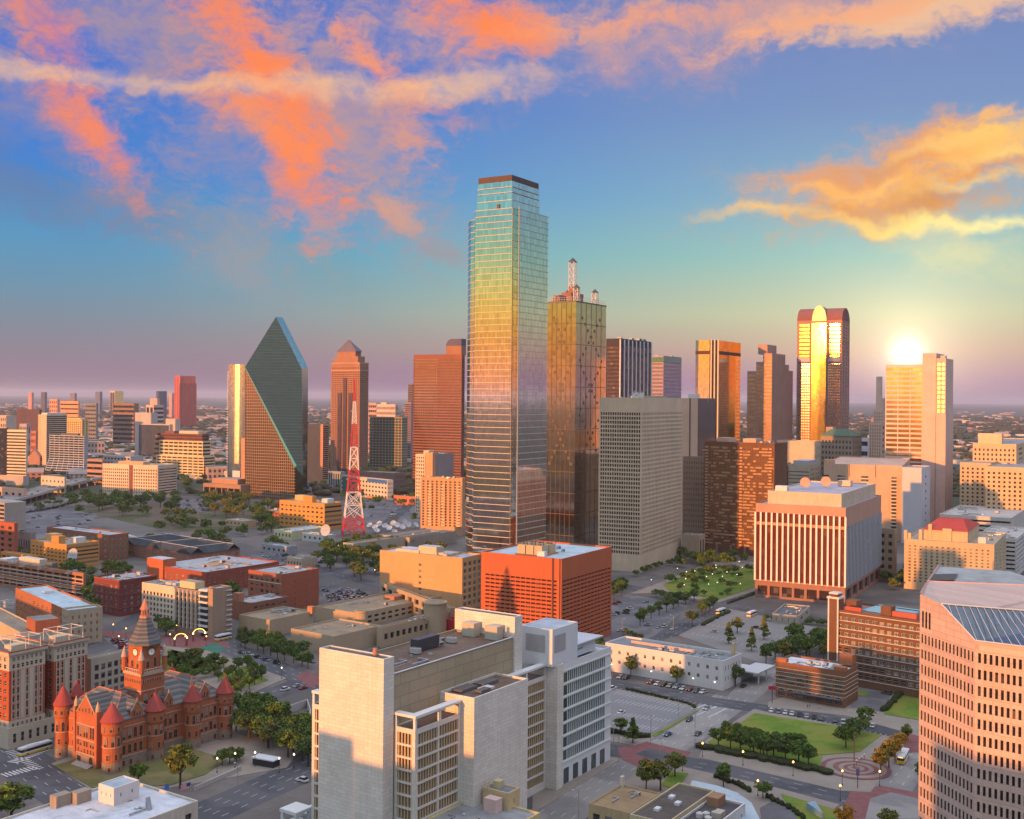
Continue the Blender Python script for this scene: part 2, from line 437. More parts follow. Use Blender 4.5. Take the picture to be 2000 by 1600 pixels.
FRAME = paint((.5, .48, .44)); DFRAME = paint((.08, .075, .07))
GLZ = glass((.018, .02, .026), .08, 0, (3, 3.6), .3, (.15, .13, .10), spec=.45)
class Bld:
    """a building set by its near vertical edge (photo x, distance D or the photo y of its foot) and where its two faces end"""
    def __init__(s, name, label, cat, xc, D, a, xl, xr, yt, group=None, z=None, P=None):
        if P:  # P = (X, Y, A, B, height) directly in metres
            s.X, s.D, s.A, s.B, s.h = P; s.a = R(a); s.n = 0
            s.r = Vector((math.sin(s.a), math.cos(s.a))); s.l = Vector((-math.cos(s.a), math.sin(s.a)))
            s.root = empty(name, (s.X, s.D, 0), math.pi / 2 - s.a, label, cat, group)
            return
        u, v = uv(xc, yt)
        if D < 0:  # foot of the near edge at photo y = -D
            D = G(xc, -D).y
        s.D = D; s.X = u * D / F
        s.h = z if z is not None else H - v * D / F
        s.a = R(a); r = Vector((math.sin(s.a), math.cos(s.a))); l = Vector((-math.cos(s.a), math.sin(s.a)))
        def ext(x, d):
            k = uv(x, yt)[0] / F
            return max(1.0, (k * D - s.X) / (d.x - k * d.y))
        s.A = ext(xr, r); s.B = ext(xl, l); s.r, s.l = r, l
        s.root = empty(name, (s.X, D, 0), math.pi / 2 - s.a, label, cat, group)
        s.n = 0
    def loc(s, x, y, z):
        """photo pixel on the horizontal plane z -> local x, y"""
        p = G(x, y, z); q = Vector((p.x - s.X, p.y - s.D))
        return q.dot(s.r), q.dot(s.l)
    def z(s, x, y, lx, ly):
        """height of a photo pixel above local point"""
        p = Vector((s.X, s.D)) + s.r * lx + s.l * ly
        return H - uv(x, y)[1] * p.y / F
    def blk(s, wm, Rs=None, Ls=None, x0=0.0, y0=0.0, A=None, B=None, z0=0.0, z1=None, roof=RGREY, gl=None, mode='core', ph=.9, wk='sash', frame=None,
            wg=None, part='wall', bs=None, ls=None, trim=None, label=None):
        A = s.A if A is None else A; B = s.B if B is None else B; z1 = s.h if z1 is None else z1
        mb = MB()
        ops = [('R', o) for o in gridwall(mb, 'R', A, B, x0, y0, z0, z1, Rs)]
        ops += [('L', o) for o in gridwall(mb, 'L', A, B, x0, y0, z0, z1, Ls)]
        gridwall(mb, 'r', A, B, x0, y0, z0, z1, bs); gridwall(mb, 'l', A, B, x0, y0, z0, z1, ls)
        roofslab(mb, A, B, x0, y0, z1, ph)
        o = mb.build(part, wm, s.root)
        if label: o['label'] = label
        if roof is not None:
            rb = MB(); e = .44
            rb.quad((x0 + e, y0 + e, z1 - ph), (x0 + A - e, y0 + e, z1 - ph), (x0 + A - e, y0 + B - e, z1 - ph), (x0 + e, y0 + B - e, z1 - ph))
            rb.build('roof', roofmat(roof) if isinstance(roof, tuple) else roof, s.root)
        if trim:  # cornice just proud of the wall top
            tb = MB(); p, q = trim[1], trim[2]
            tb.box(x0 - p, y0 - p, z1 - q, x0 + A + p, y0 - .003, z1 + .12); tb.box(x0 - p, y0, z1 - q, x0 - .003, y0 + B, z1 + .12)
            tb.build('cornice', trim[0], s.root)
        if mode == 'core':
            cb = MB(); d = max([o_[1][4] for o_ in ops] + [.3]) - .002
            if ops:
                Ld = min([o_[1][4] for o_ in ops if o_[0] == 'L'] + [d]); Rd = min([o_[1][4] for o_ in ops if o_[0] == 'R'] + [d])
                zt = z1 - ph - .3
                if any(f == 'R' for f, _ in ops): cb.quad((x0 + .05, y0 + Rd - .002, z0), (x0 + A - .05, y0 + Rd - .002, z0), (x0 + A - .05, y0 + Rd - .002, zt), (x0 + .05, y0 + Rd - .002, zt))
                if any(f == 'L' for f, _ in ops): cb.quad((x0 + Ld - .002, y0 + .05, z0), (x0 + Ld - .002, y0 + B - .05, z0), (x0 + Ld - .002, y0 + B - .05, zt), (x0 + Ld - .002, y0 + .05, zt), 0, True)
                if bs or ls:
                    cb.quad((x0 + A - .45, y0 + .05, z0), (x0 + A - .45, y0 + B - .05, z0), (x0 + A - .45, y0 + B - .05, zt), (x0 + A - .45, y0 + .05, zt))
                    cb.quad((x0 + .05, y0 + B - .45, z0), (x0 + A - .05, y0 + B - .45, z0), (x0 + A - .05, y0 + B - .45, zt), (x0 + .05, y0 + B - .45, zt), 0, True)
                cb.build('glazing', gl or GLZ, s.root)
        else:
            fm = frame or FRAME; gm = wg or winmat()
            ops.sort(key=lambda q: (q[1][0] * .4 - q[1][2]))
            rest = MB()
            for f, (a, b, c, d, dp) in ops:
                me = window_mesh(b - a, d - c, fm, gm, wk)
                cs, cz = (a + b) / 2, (c + d) / 2
                P = P3(f, A, B, x0, y0)
                if s.n < 96:
                    inst('window', me, s.root, P(cs, cz, dp - .11), 0 if f == 'R' else -math.pi / 2)
                    s.n += 1
                else:
                    rest.quad(P(a, c, dp - .012), P(b, c, dp - .012), P(b, d, dp - .012), P(a, d, dp - .012), 0, f == 'L')
                    mz = (c + d) / 2
                    rest.quad(P(a, mz - .06, dp - .05), P(b, mz - .06, dp - .05), P(b, mz + .06, dp - .05), P(a, mz + .06, dp - .05), 1, f == 'L')
            if rest.f: rest.build('window', [gm, fm], s.root, kind='stuff')
        return o
    def fins(s, m, f, n, w, pr, z0, z1, x0=0.0, y0=0.0, A=None, B=None, name='fin', edge=0.0):
        A = s.A if A is None else A; B = s.B if B is None else B
        Wd = A if f == 'R' else B; mb = MB()
        for i in range(n):
            c = edge + (Wd - 2 * edge) * (i / (n - 1) if n > 1 else .5)
            if f == 'R': mb.box(x0 + c - w / 2, y0 - pr, z0, x0 + c + w / 2, y0 - .003, z1)
            else: mb.box(x0 - pr, y0 + c - w / 2, z0, x0 - .003, y0 + c + w / 2, z1)
        return mb.build(name, m, s.root)
    def bands(s, m, fs, n, h, pr, z0, z1, x0=0.0, y0=0.0, A=None, B=None, name='floor_band'):
        A = s.A if A is None else A; B = s.B if B is None else B; mb = MB()
        for j in range(n):
            z = z0 + (z1 - z0) * (j / (n - 1) if n > 1 else 0)
            if 'R' in fs: mb.box(x0 - (pr if 'L' in fs else 0), y0 - pr, z - h / 2, x0 + A + .0, y0 - .003, z + h / 2)
            if 'L' in fs: mb.box(x0 - pr, y0 - .001, z - h / 2, x0 - .003, y0 + B, z + h / 2)
        return mb.build(name, m, s.root)
    def box(s, name, m, x0, y0, z0, A, B, h, roof=None):
        mb = MB(); mb.box(x0, y0, z0, x0 + A, y0 + B, z0 + h, 0, False)
        o = mb.build(name, m, s.root)
        if roof:
            rb = MB(); rb.quad(*[(x0 + p * A, y0 + q * B, z0 + h + .02) for p, q in ((.03, .03), (.97, .03), (.97, .97), (.03, .97))])
            rb.build('roof', roofmat(roof), s.root)
        return o
    def clutter(s, n, z, x0=0.0, y0=0.0, A=None, B=None, seed=1, big=1.0):
        """air handling units, fans and vents of a flat roof"""
        A = s.A if A is None else A; B = s.B if B is None else B
        rnd = random.Random(seed); placed = []
        for i in range(n * 6):
            if len(placed) >= n: break
            k = rnd.choice((0, 0, 1, 2, 3, 3, 4)); sc_ = rnd.uniform(.7, 1.3) * big
            x = x0 + A * rnd.uniform(.1, .88); y = y0 + B * rnd.uniform(.1, .88)
            if any(abs(x - p) < 3.6 * big and abs(y - q) < 3.6 * big for p, q in placed): continue
            placed.append((x, y))
            inst(('air_unit', 'roof_vent', 'roof_hatch', 'roof_duct', 'roof_patch')[k], UNITS[k], s.root, (x, y, z), rnd.choice((0, math.pi / 2)), (sc_, sc_, sc_))
UNITS = []
def mk_units():
    m1, m2, m3 = paint((.42, .42, .40), .6), paint((.25, .25, .25), .5, .6), paint((.07, .07, .07))
    a = MB(); a.box(-1.5, -1.0, .25, 1.5, 1.0, 1.75, 0); a.cone(-.7, 0, 1.752, 1.95, .55, .5, 10, 1); a.cone(.7, 0, 1.752, 1.95, .55, .5, 10, 1)
    a.box(-1.3, -1.05, .5, 1.3, -1.002, 1.5, 2); a.box(1.55, -.3, 0, 2.6, .3, .8, 1); a.box(-1.4, -.9, 0, -1.1, .9, .25, 2); a.box(1.1, -.9, 0, 1.4, .9, .25, 2)
    UNITS.append(a.mesh('air_unit', [m1, m2, m3]))
    b = MB(); b.cone(0, 0, 0, 1.0, .35, .35, 10, 0); b.cone(0, 0, 1.0, 1.35, .65, .45, 10, 1); b.cone(0, 0, 1.35, 1.5, .45, .05, 10, 1); b.tube((.5, 0, .12), (3.2, 0, .12), .08, 5, 1); b.tube((3.2, 0, .12), (3.2, 1.6, .12), .08, 5, 1)
    UNITS.append(b.mesh('roof_vent', [m1, m2]))
    c = MB(); c.box(-.9, -.7, 0, .9, .7, .5, 0); c.quad((-.8, -.6, .62), (.8, -.6, .62), (.8, .6, .75), (-.8, .6, .75), 1); c.box(-.85, -.65, .502, .85, .65, .6, 1)
    UNITS.append(c.mesh('roof_hatch', [m1, paint((.55, .58, .6), .25)]))
mk_units()
d_ = MB(); d_.box(-4, -.3, .35, 4, .3, .85); d_.box(3.4, .301, .35, 4, 4, .85); [d_.box(x, -.25, 0, x + .15, .25, .349) for x in (-3.5, -1, 1.5, 3.6)]; d_.tube((-5, -.9, .12), (6, -.9, .12), .06, 4); d_.tube((-5, -1.15, .12), (2, -1.15, .12), .06, 4)
UNITS.append(d_.mesh('roof_duct', [paint((.45, .46, .47), .35, .5)]))
d_ = MB(); d_.poly([(-2.4, -1.2, .015), (2.2, -1.6, .015), (2.9, .8, .015), (-1.7, 1.5, .015)]); UNITS.append(d_.mesh('roof_patch', [paint((.11, .10, .10), .9)]))
def quick(name, label, xc, D, a, xl, xr, yt, wm, Rs=None, Ls=None, roof=RGREY, cat='building', group=None, cl=0, **k):
    b = Bld(name, label, cat, xc, D, a, xl, xr, yt, group)
    b.blk(wm, Rs, Ls, roof=roof, **k)
    if cl: b.clutter(cl, b.h - .9, seed=int(xc))
    return b
# ------------------------------------------------------------------ skyline towers
def wl(c, **k): return wall(c, **k)
# tallest tower: dark mirror glass, pale floor lines
def tallest():
    b = Bld('office_tower', 'tallest tower, blue and gold mirror glass with pale floor lines and dark crown', 'skyscraper', 1006, 718, 31, 919, 1071, 405)
    mir = glass((.80, .78, .74), .05, 1.0, (1.6, 4.2), .0, warp=.012, key='tall')
    line = paint((.52, .45, .37), .5)
    A, B, h = b.A, b.B, b.h
    n = 70; fh = h / n
    ntc = 9.0  # dark re-entrant slot between the two wings
    def shaft(part, pts, z0, z1):
        mb = MB(); mb.prism(pts, z0, z1); mb.build(part, [mir], b.root)
    # plan (local): left wing faces x=0, right wing face y=0, notch at the near corner
    sl_, sr = 2.5, 6.5
    cut = 7.0
    pts = [(0, sl_), (sl_ + 3, sl_), (sl_ + 3, -0.0), (A, 0), (A, B * .8), (A * .8, B), (6, B + 1), (0, B - 5)]
    pts = [(0.0, 2.0), (4.5, 2.0), (4.5, 0.0), (A, 0.0), (A, B * .75), (A * .78, B), (5.0, B)]
    pts = pts + [(0, B - 4)]
    shaft('glass_shaft', pts, 0, h)
    low = b.z(915, 428, 6, B + 8)
    mb = MB(); mb.prism([(7.0, B + .01), (A * .7, B + .01), (A * .7, B + 12), (16, B + 12), (8.5, B + 5)], 0, low); mb.build('glass_shaft', [mir], b.root)
    # crown: two set-back tiers and a dark cap
    z1 = b.z(1010, 380, 6, 4); z2 = b.z(1010, 358, 9, 6); z3 = b.z(1004, 346, 9, 6)
    mb = MB(); mb.box(.8, 2.8, h, A * .84, B - 4.5, z1, 0, False); mb.box(1.1, 3.1, z1 + .001, A * .835, B - 4.8, z2, 0, False); mb.build('crown', [mir], b.root)
    mb = MB(); mb.box(1.4, 3.4, z2, A * .83, B - 5.1, z3, 0, False); mb.build('crown_cap', [wl((.10, .07, .06))], b.root)
    # floor lines
    mb = MB(); k = h / 62
    for j in range(62):
        z = (j + 1) * k - .4; t = .4
        mb.box(-.28, 1.72, z, -.004, B - 4, z + t); mb.box(4.5, -.28, z, A + .2, -.004, z + t)
        mb.box(-.28, 1.72, z, 3.2, 1.996, z + t)
        if z < low:
            mb.quad((6.8, B + .2, z), (8.3, B + 5.2, z), (8.3, B + 5.2, z + t), (6.8, B + .2, z + t), 0, True)
            mb.quad((8.3, B + 5.2, z), (15.9, B + 12.3, z), (15.9, B + 12.3, z + t), (8.3, B + 5.2, z + t), 0, True)
        mb.quad((-.2, B - 4.0, z), (4.9, B + .2, z), (4.9, B + .2, z + t), (-.2, B - 4.0, z + t), 0, True)
    for z in (h + 5, h + 10, z1 + 4):
        mb.box(.6, 2.5, z, A * .83, 2.79, z + .4); mb.box(.5, 2.8, z, .79, B - 5, z + .4)
    mb.build('floor_band', line, b.root)
    mb = MB()
    for i in range(1, 24):
        y = 2 + (B - 6) * i / 24; mb.box(-.06, y - .04, 0, -.003, y + .04, h)
    for i in range(1, 20):
        x = 4.5 + (A - 4.5) * i / 20; mb.box(x - .04, -.06, 0, x + .04, -.003, h)
    mb.build('mullion', paint((.09, .085, .08)), b.root)
    mb = MB(); mb.box(4.25, -.5, 0, 5.3, -.29, h + 1); mb.build('corner_fin', paint((.62, .56, .46)), b.root)
    mb = MB(); mb.box(.003, 2.01, 0, 4.4, 2.6, h - 3); 
    mb.build('slot', glass((.10, .09, .08), .1, .6, (2, 4.2), .1, key='slot'), b.root)
    # lower dark facade storeys: window washing rigs on the ledge
    mb = MB(); mb.box(.2, B * .35, h, .7, B * .35 + 2, h + 3.0); mb.build('roof_crane', paint((.08, .07, .07)), b.root)
tallest()
# second tower with rooftop lattice masts
def second():
    b = Bld('office_tower', 'gold glass tower with crossed dark diamond pattern and white lattice masts on its roof', 'skyscraper', 1125, 950, 31, 1069.5, 1184, 590)
    h = b.h; mir = glass((.50, .43, .33), .08, 1.0, (3.2, 3.9), .0, warp=.01, key='ren')
    mb = MB(); mb.box(0, 0, 0, b.A, b.B, h, 0, False); mb.build('glass_shaft', mir, b.root)
    ln = MB()
    for j in range(1, 12): 
        z = h * j / 12; ln.box(-.14, -.14, z, b.A, -.004, z + .5); ln.box(-.14, -.003, z, -.004, b.B, z + .5)
    for i in range(1, 6):
        x = b.A * i / 6; ln.box(x - .2, -.2, 0, x + .2, -.145, h)
        y = b.B * i / 6; ln.box(-.2, y - .2, 0, -.145, y + .2, h)
    ln.build('mullion', paint((.10, .07, .05)), b.root)
    pm_ = MB(); pm_.box(-.3, -1, 0, -.205, 1, 2.4); pL = pm_.mesh('diamond_panel', paint((.13, .095, .06), .3)); pm_ = MB(); pm_.box(-1, -.30, 0, 1, -.205, 2.4); pR = pm_.mesh('diamond_panel', paint((.13, .095, .06), .3))
    nn = 25
    for j in range(nn):
        z = h * (.36 + .6 * j / nn); t = abs(((j * 2 / nn * 1.5) % 2) - 1)
        for s in (t, 1 - t):
            x = b.A * (.12 + .76 * s); inst('diamond_panel', pR, b.root, (x, 0, z))
            y = b.B * (.12 + .76 * s); inst('diamond_panel', pL, b.root, (0, y, z))
    cap = MB(); cap.box(-.4, -.4, h, b.A + .2, b.B + .2, h + 1.2); cap.build('roof_edge', wl((.16, .15, .10)), b.root)
    A, B = b.A, b.B
    for (x, y, w, d, hh) in ((.3, .5, .4, .35, 9), (.42, .55, .2, .2, 15), (.1, .7, .2, .22, 6)):
        b.box('penthouse', wl((.26, .13, .11)), A * x, B * y, h + 1.2, A * w, B * d, hh)
    rail = MB()
    for i in range(13):
        t = i / 12; rail.tube((A * t, .5, h + 1.2), (A * t, .5, h + 4.5), .13); rail.tube((.5, B * t, h + 1.2), (.5, B * t, h + 4.5), .13)
    for z in (2.6, 4.5): rail.tube((0, .5, h + z), (A, .5, h + z), .13); rail.tube((.5, 0, h + z), (.5, B, h + z), .13)
    rail.build('railing', paint((.5, .48, .48)), b.root)
    def mast(px, py, z0, zt, w):
        mb = MB(); k = max(2, int((zt - z0) / (w * 1.1))); st = (zt - z0) / k
        c = [(px - w / 2, py - w / 2), (px + w / 2, py - w / 2), (px + w / 2, py + w / 2), (px - w / 2, py + w / 2)]
        for q in c: mb.tube((*q, z0), (*q, zt), .28)
        for j in range(k):
            for i in range(4):
                p, q = c[i], c[(i + 1) % 4]
                mb.tube((*p, z0 + j * st), (*q, z0 + (j + 1) * st), .17); mb.tube((*q, z0 + j * st), (*p, z0 + (j + 1) * st), .17); mb.tube((*p, z0 + (j + 1) * st), (*q, z0 + (j + 1) * st), .2)
        o = mb.build('lattice_mast', paint((.62, .60, .60)), b.root)
        cb = MB(); cb.cone(px, py, zt, zt + w * .8, w * .85, .05, 4, 0, True, math.pi / 4); cb.build('mast_cap', paint((.05, .05, .05)), b.root)
    zt = b.z(1103, 512, A * .45, B * .6)
    mast(A * .45, B * .62, h + 12, zt, 5.0)
    mast(A * .85, B * .25, h + 1.2, b.z(1158, 572, A * .85, B * .25), 4.2)
    mast(A * .2, B * .2, h + 1.2, h + 13, 4.0)
    mast(A * .55, B * .92, h + 1.2, h + 11, 3.5)
    for (x, y, z) in ((.05, .8, 5), (.15, .45, 4)):
        d = MB(); d.cone(A * x, B * y, h + z, h + z + .8, 1.0, 2.0, 12); d.tube((A * x, B * y, h + 1), (A * x, B * y, h + z), .2); d.build('satellite_dish', paint((.6, .6, .58)), b.root)
second()
# pale concrete grid block right of it
b = quick('office_block', 'pale concrete office block with a fine square window grid, dishes on its flat roof', 1254, 873, 26, 1170.5, 1333, 777, wl((.58, .46, .33)),
          (30, 33, .52, .6, 11, 13, .8, .9), (17, 33, .66, .66, 11, 13, 1.0, 1.1), gl=glass((.012, .012, .014), .2, 0, (3, 3.6), .06, spec=.2, key='om'))
mb = MB()
for i in range(6): mb.cone(b.A * .05 + i * 1.6, b.B * .3 - i * .9, b.h + 1.5 + (i % 3) * 1.6, b.h + 2.3 + (i % 3) * 1.6, .6, 1.5, 10)
mb.build('satellite_dishes', paint((.6, .58, .55)), b.root); b.box('penthouse', wl(WHITE), b.A * .25, b.B * .3, b.h - .8, 8, 7, 5); b.box('penthouse', wl(TAN), b.A * .55, b.B * .3, b.h - .8, b.A * .35, 9, 2.5); b.clutter(10, b.h - .9, seed=4)
# fountain-place like prism of green glass
def prism_tower():
    b = Bld('glass_prism_tower', 'green mirror glass tower cut into slanted facets with a pointed ridge', 'skyscraper', 577, 1440, 31, 478, 590, 915)
    # world points
    D = b.D; n2 = Vector((b.l.x, b.l.y, 0)); 
    def onplane(x, y, p0, nrm):
        d = at(x, y, 1000) - Vector((0, 0, H)); o = Vector((0, 0, H)); t = (p0 - o).dot(nrm) / d.dot(nrm); return o + d * t
    P0 = Vector((b.X, D, 0)); nL = Vector((-b.r.x, -b.r.y, 0)); nR = Vector((-b.l.x, -b.l.y, 0))
    L0 = onplane(478, 1000, P0, nL); L0.z = 0; L = onplane(478, 718, P0, nL); Q = onplane(575, 912, P0, nL)
    S1 = at(589, 720, D + 42); S2 = at(602, 719, D + 75)
    n2 = (Q - L).cross(S1 - L).normalized()
    P1 = onplane(539, 619, L, n2)
    rg = Vector((b.r.x, b.r.y, 0)) * 26
    P2 = at(552, 620, P1.y + 24)
    Q2 = onplane(592, 930, L, n2)
    E1 = Vector((Q2.x, Q2.y, 0)); S1g = Vector((S1.x + 1, S1.y, 0)); S2g = Vector((S2.x, S2.y, 0))
    Lb = L0 + Vector((b.r.x, b.r.y, 0)) * 45; Lbt = Vector((Lb.x, Lb.y, L.z))
    inv = b.root.matrix_basis.copy()
    M = Matrix.Translation((b.X, D, 0)) @ Matrix.Rotation(math.pi / 2 - b.a, 4, 'Z'); Mi = M.inverted()
    q = lambda *p: [tuple(Mi @ v) for v in p]
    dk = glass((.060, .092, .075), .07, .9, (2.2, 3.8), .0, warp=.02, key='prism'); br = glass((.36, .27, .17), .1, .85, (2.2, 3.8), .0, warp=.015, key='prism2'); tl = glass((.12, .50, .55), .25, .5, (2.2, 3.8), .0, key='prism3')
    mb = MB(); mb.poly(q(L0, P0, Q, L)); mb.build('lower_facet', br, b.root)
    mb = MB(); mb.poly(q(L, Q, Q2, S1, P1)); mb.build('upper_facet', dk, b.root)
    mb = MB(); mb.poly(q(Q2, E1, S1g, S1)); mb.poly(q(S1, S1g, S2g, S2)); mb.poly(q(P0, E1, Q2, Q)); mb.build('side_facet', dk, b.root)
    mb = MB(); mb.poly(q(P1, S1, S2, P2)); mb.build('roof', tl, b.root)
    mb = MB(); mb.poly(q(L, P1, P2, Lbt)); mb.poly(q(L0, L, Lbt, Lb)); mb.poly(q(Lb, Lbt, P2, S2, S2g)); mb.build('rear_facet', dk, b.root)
    ln = MB()
    ofs = nL * .12
    for j in range(1, 58):
        z = 3.9 * j
        if z > L.z: break
        t0 = 1.0 if z < Q.z else (L.z - z) / (L.z - Q.z)
        e = L0.lerp(P0, t0)
        p = q(Vector((L0.x, L0.y, z)) + ofs, Vector((e.x, e.y, z)) + ofs, Vector((e.x, e.y, z + .45)) + ofs, Vector((L0.x, L0.y, z + .45)) + ofs); ln.quad(*p)
    for i in range(1, 26):
        t = i / 26; e = L0.lerp(P0, t); zt = L.z + (Q.z - L.z) * t
        du = (P0 - L0).normalized() * .2
        p = q(Vector((e.x, e.y, 0)) + ofs - du, Vector((e.x, e.y, 0)) + ofs + du, Vector((e.x, e.y, zt - .6)) + ofs + du, Vector((e.x, e.y, zt - .1)) + ofs - du); ln.quad(*p)
    ln.build('mullion', paint((.40, .24, .15)), b.root)
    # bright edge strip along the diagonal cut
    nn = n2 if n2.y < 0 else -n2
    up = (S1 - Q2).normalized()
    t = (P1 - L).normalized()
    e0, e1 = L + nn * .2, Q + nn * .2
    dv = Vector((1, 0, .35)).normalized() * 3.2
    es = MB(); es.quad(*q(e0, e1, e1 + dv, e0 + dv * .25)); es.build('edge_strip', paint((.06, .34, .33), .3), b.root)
    fl = MB(); o2 = nn * .15
    def xs(z):
        pts = []
        for p_, q_ in ((L, P1), (P1, S1), (S1, Q2), (Q2, Q), (Q, L)):
            if (p_.z - z) * (q_.z - z) < 0: pts.append(p_.lerp(q_, (z - p_.z) / (q_.z - p_.z)))
        return pts
    zz = Q.z + 3
    while zz < P1.z - 2:
        a1, a2 = xs(zz), xs(zz + .5)
        if len(a1) == 2 and len(a2) == 2:
            a1.sort(key=lambda v: v.x); a2.sort(key=lambda v: v.x); fl.quad(*q(a1[0] + o2, a1[1] + o2, a2[1] + o2, a2[0] + o2))
        zz += 3.9
    fl.build('floor_line', paint((.045, .06, .055)), b.root)
    return b
prism_tower()
# pyramid-topped granite tower
def pyramid_tower():
    b = Bld('office_tower', 'brown granite tower with stepped shoulders and a dark pyramid roof', 'skyscraper', 703, 2000, 35, 647, 720, 708)
    wm = wl((.30, .155, .10)); A, B, h = b.A, b.B, b.h
    b.blk(wm, (6, 48, .5, .5, 8, 8, 1.5, .6), (17, 48, .5, .5, 8, 8, 1.5, .6), gl=glass((.22, .19, .20), .1, .75, (2.5, 4), .1, key='pyr'))
    z1 = b.z(700, 696, 2, 5); z2 = b.z(700, 686, 2, 5)
    mb = MB(); mb.box(2.5, B * .10, h, A * .9, B * .93, z1, 0, False); mb.box(5, B * .22, z1, A * .85, B * .85, z2, 0, False); mb.build('setback', wm, b.root)
    zp = b.z(685, 663, A * .5, B * .5)
    mb = MB(); cx, cy = A * .47, B * .53
    c = [(4, B * .18, z2), (A * .9, B * .18, z2), (A * .9, B * .88, z2), (4, B * .88, z2)]
    for i in range(4): mb.poly([c[i], c[(i + 1) % 4], (cx, cy, zp)])
    mb.build('pyramid_roof', wl((.13, .12, .17)), b.root)
    mb = MB(); mb.tube((cx, cy, zp), (cx, cy, zp + 8), .25); mb.build('spire', paint((.5, .4, .4)), b.root)
    b.bands(wl((.42, .25, .15)), 'RL', 2, 2.0, .5, h - 14, h - 1)
    # central bays stepped up the face
    mb = MB()
    for k, zz in ((.30, h * .72), (.5, h * .86), (.68, h * .72)): mb.box(-1.6, B * k - B * .06, 0, -.004, B * k + B * .06, zz)
    mb.build('bay_window_shaft', glass((.16, .12, .14), .1, .6, (1.6, 4), .2, key='pb'), b.root)
pyramid_tower()
# cluster left and right of the tallest tower
GB_ = glass((.35, .25, .22), .1, .8, (2.2, 3.8), .15, key='brn')
b = quick('office_tower', 'broad maroon tower left of the tallest one with curved corner top', 902, 1500, 29, 808, 908, 692, wl((.235, .095, .06)), (4, 48, .6, .5, 4, 6, 1, .5), (1, 48, 1, .5, 6, 6, .4, .7), gl=GB_)
mb = MB()
for j in range(24):
    z = b.h * (.48 + .5 * j / 24)
    for i in range(10): y = b.B * (.5 + .048 * i); mb.box(-.25, y, z, -.004, y + 1.6, z + 1.7)
mb.build('window_dots', glass((.7, .6, .45), .1, .9, (9, 9), 0, key='dots'), b.root, kind='stuff')
zt = b.z(890, 662, 6, 6); mb = MB()
k = 10
pts = [(0, b.h - .1)] + [(12 * 0 + 0, 0)] * 0
for i in range(k):
    t0, t1 = i / k * math.pi / 2, (i + 1) / k * math.pi / 2
    hh = zt - b.h; s = 10.0
    y0, y1 = b.B * .34 - s * math.sin(t0) * 0, 0
mb.box(2, 2, b.h - .9, b.A + 6, b.B * .34, b.h + (zt - b.h) * .55)
o = mb.build('crown', wl((.30, .15, .09)), b.root)
mb = MB(); L0 = b.B * .34; z0 = b.h + (zt - b.h) * .55; hh = zt - z0
prof = [(2, z0)] + [(2 + 9 * math.sin(i / 8 * math.pi / 2), z0 + hh * (1 - math.cos(i / 8 * math.pi / 2)) if False else z0 + hh * math.sin(i / 8 * math.pi / 2)) for i in range(9)]
prof = [(2 + 9 * (1 - math.cos(i / 8 * math.pi / 2)), z0 + hh * math.sin(i / 8 * math.pi / 2)) for i in range(9)]
pr = [(L0 - (p - 2), z) for p, z in prof] + [(2, zt), (2, z0)]
n = len(mb.v)
mb.v += [(2, y, z) for y, z in pr] + [(b.A + 6, y, z) for y, z in pr]; K = len(pr)
mb.f.append(tuple(range(n, n + K))); mb.m.append(0)
for i in range(K): j = (i + 1) % K; mb.f.append((n + i, n + j, n + K + j, n + K + i)); mb.m.append(0)
mb.build('vaulted_top', wl((.10, .10, .16)), b.root)
quick('office_tower', 'dim banded slab half hidden behind the maroon tower', 803, 2300, 29, 790, 812, 787, wl((.28, .20, .22)), None, (1, 28, 1, .5, 2, 4, .3, .5))
quick('office_tower', 'narrow dark slab rising behind the maroon tower', 806, 2350, 29, 797, 815, 750, wl((.20, .15, .16)), None, (1, 34, 1, .5, 2, 4, .3, .5))
quick('glass_office_block', 'green glass block with a cream window grid between the pyramid tower and the maroon tower', 785, -918, 26, 722, 796, 815, wl((.33, .27, .18)), (6, 18, .8, .7, 1.5, 3, .6, .25), (10, 18, .84, .74, 1.5, 3, .6, .25),
      gl=glass((.10, .20, .18), .08, .6, (5, 5), .2, key='ggrid'), roof=(.2, .18, .15))
b = quick('apartment_block', 'cream apartment block peeping over the green glass block', 772, 2450, 22, 736, 778, 790, wl((.60, .46, .40)), (3, 10, .6, .6, 3, 3), (9, 10, .55, .55, 3, 3)); b.box('penthouse', wl(CREAM), 2, b.B * .5, b.h, 14, b.B * .3, 4)
quick('apartment_block', 'second cream block with open balconies beside the pyramid tower', 735, 2500, 22, 720, 740, 787, wl((.5, .33, .3)), None, (4, 11, .8, .5, 3, 3))
b = quick('office_tower', 'black tower with white vertical fins right of the gold glass tower', 1211, 1250, 31, 1184, 1272, 661, wl((.05, .045, .05)), None, (1, 42, 1, .5, 8, 6, .3, .5), gl=glass((.16, .10, .12), .1, .5, (3, 4), .2, key='bf'))
b.fins(paint((.75, .74, .78), .5), 'R', 9, 1.5, 1.0, 0, b.h - 1); b.clutter(6, b.h - .9, seed=5, big=1.6)
mb = MB(); mb.quad((.2, -.05, 0), (b.A - .2, -.05, 0), (b.A - .2, -.05, b.h - 8), (.2, -.05, b.h - 8)); mb.build('glazing', glass((.10, .07, .09), .12, .4, (3, 4), .2, key='bf2'), b.root)
b = quick('office_tower', 'mauve banded mirror tower right of the white finned black tower', 1296, 1600, 31, 1272, 1331, 695, wl((.33, .27, .32)), (1, 34, 1, .55, 9, 4, .3, .3), (1, 34, 1, .55, 9, 4, .3, .3), gl=glass((.42, .34, .40), .1, .9, (3, 4), .0, key='mv'))
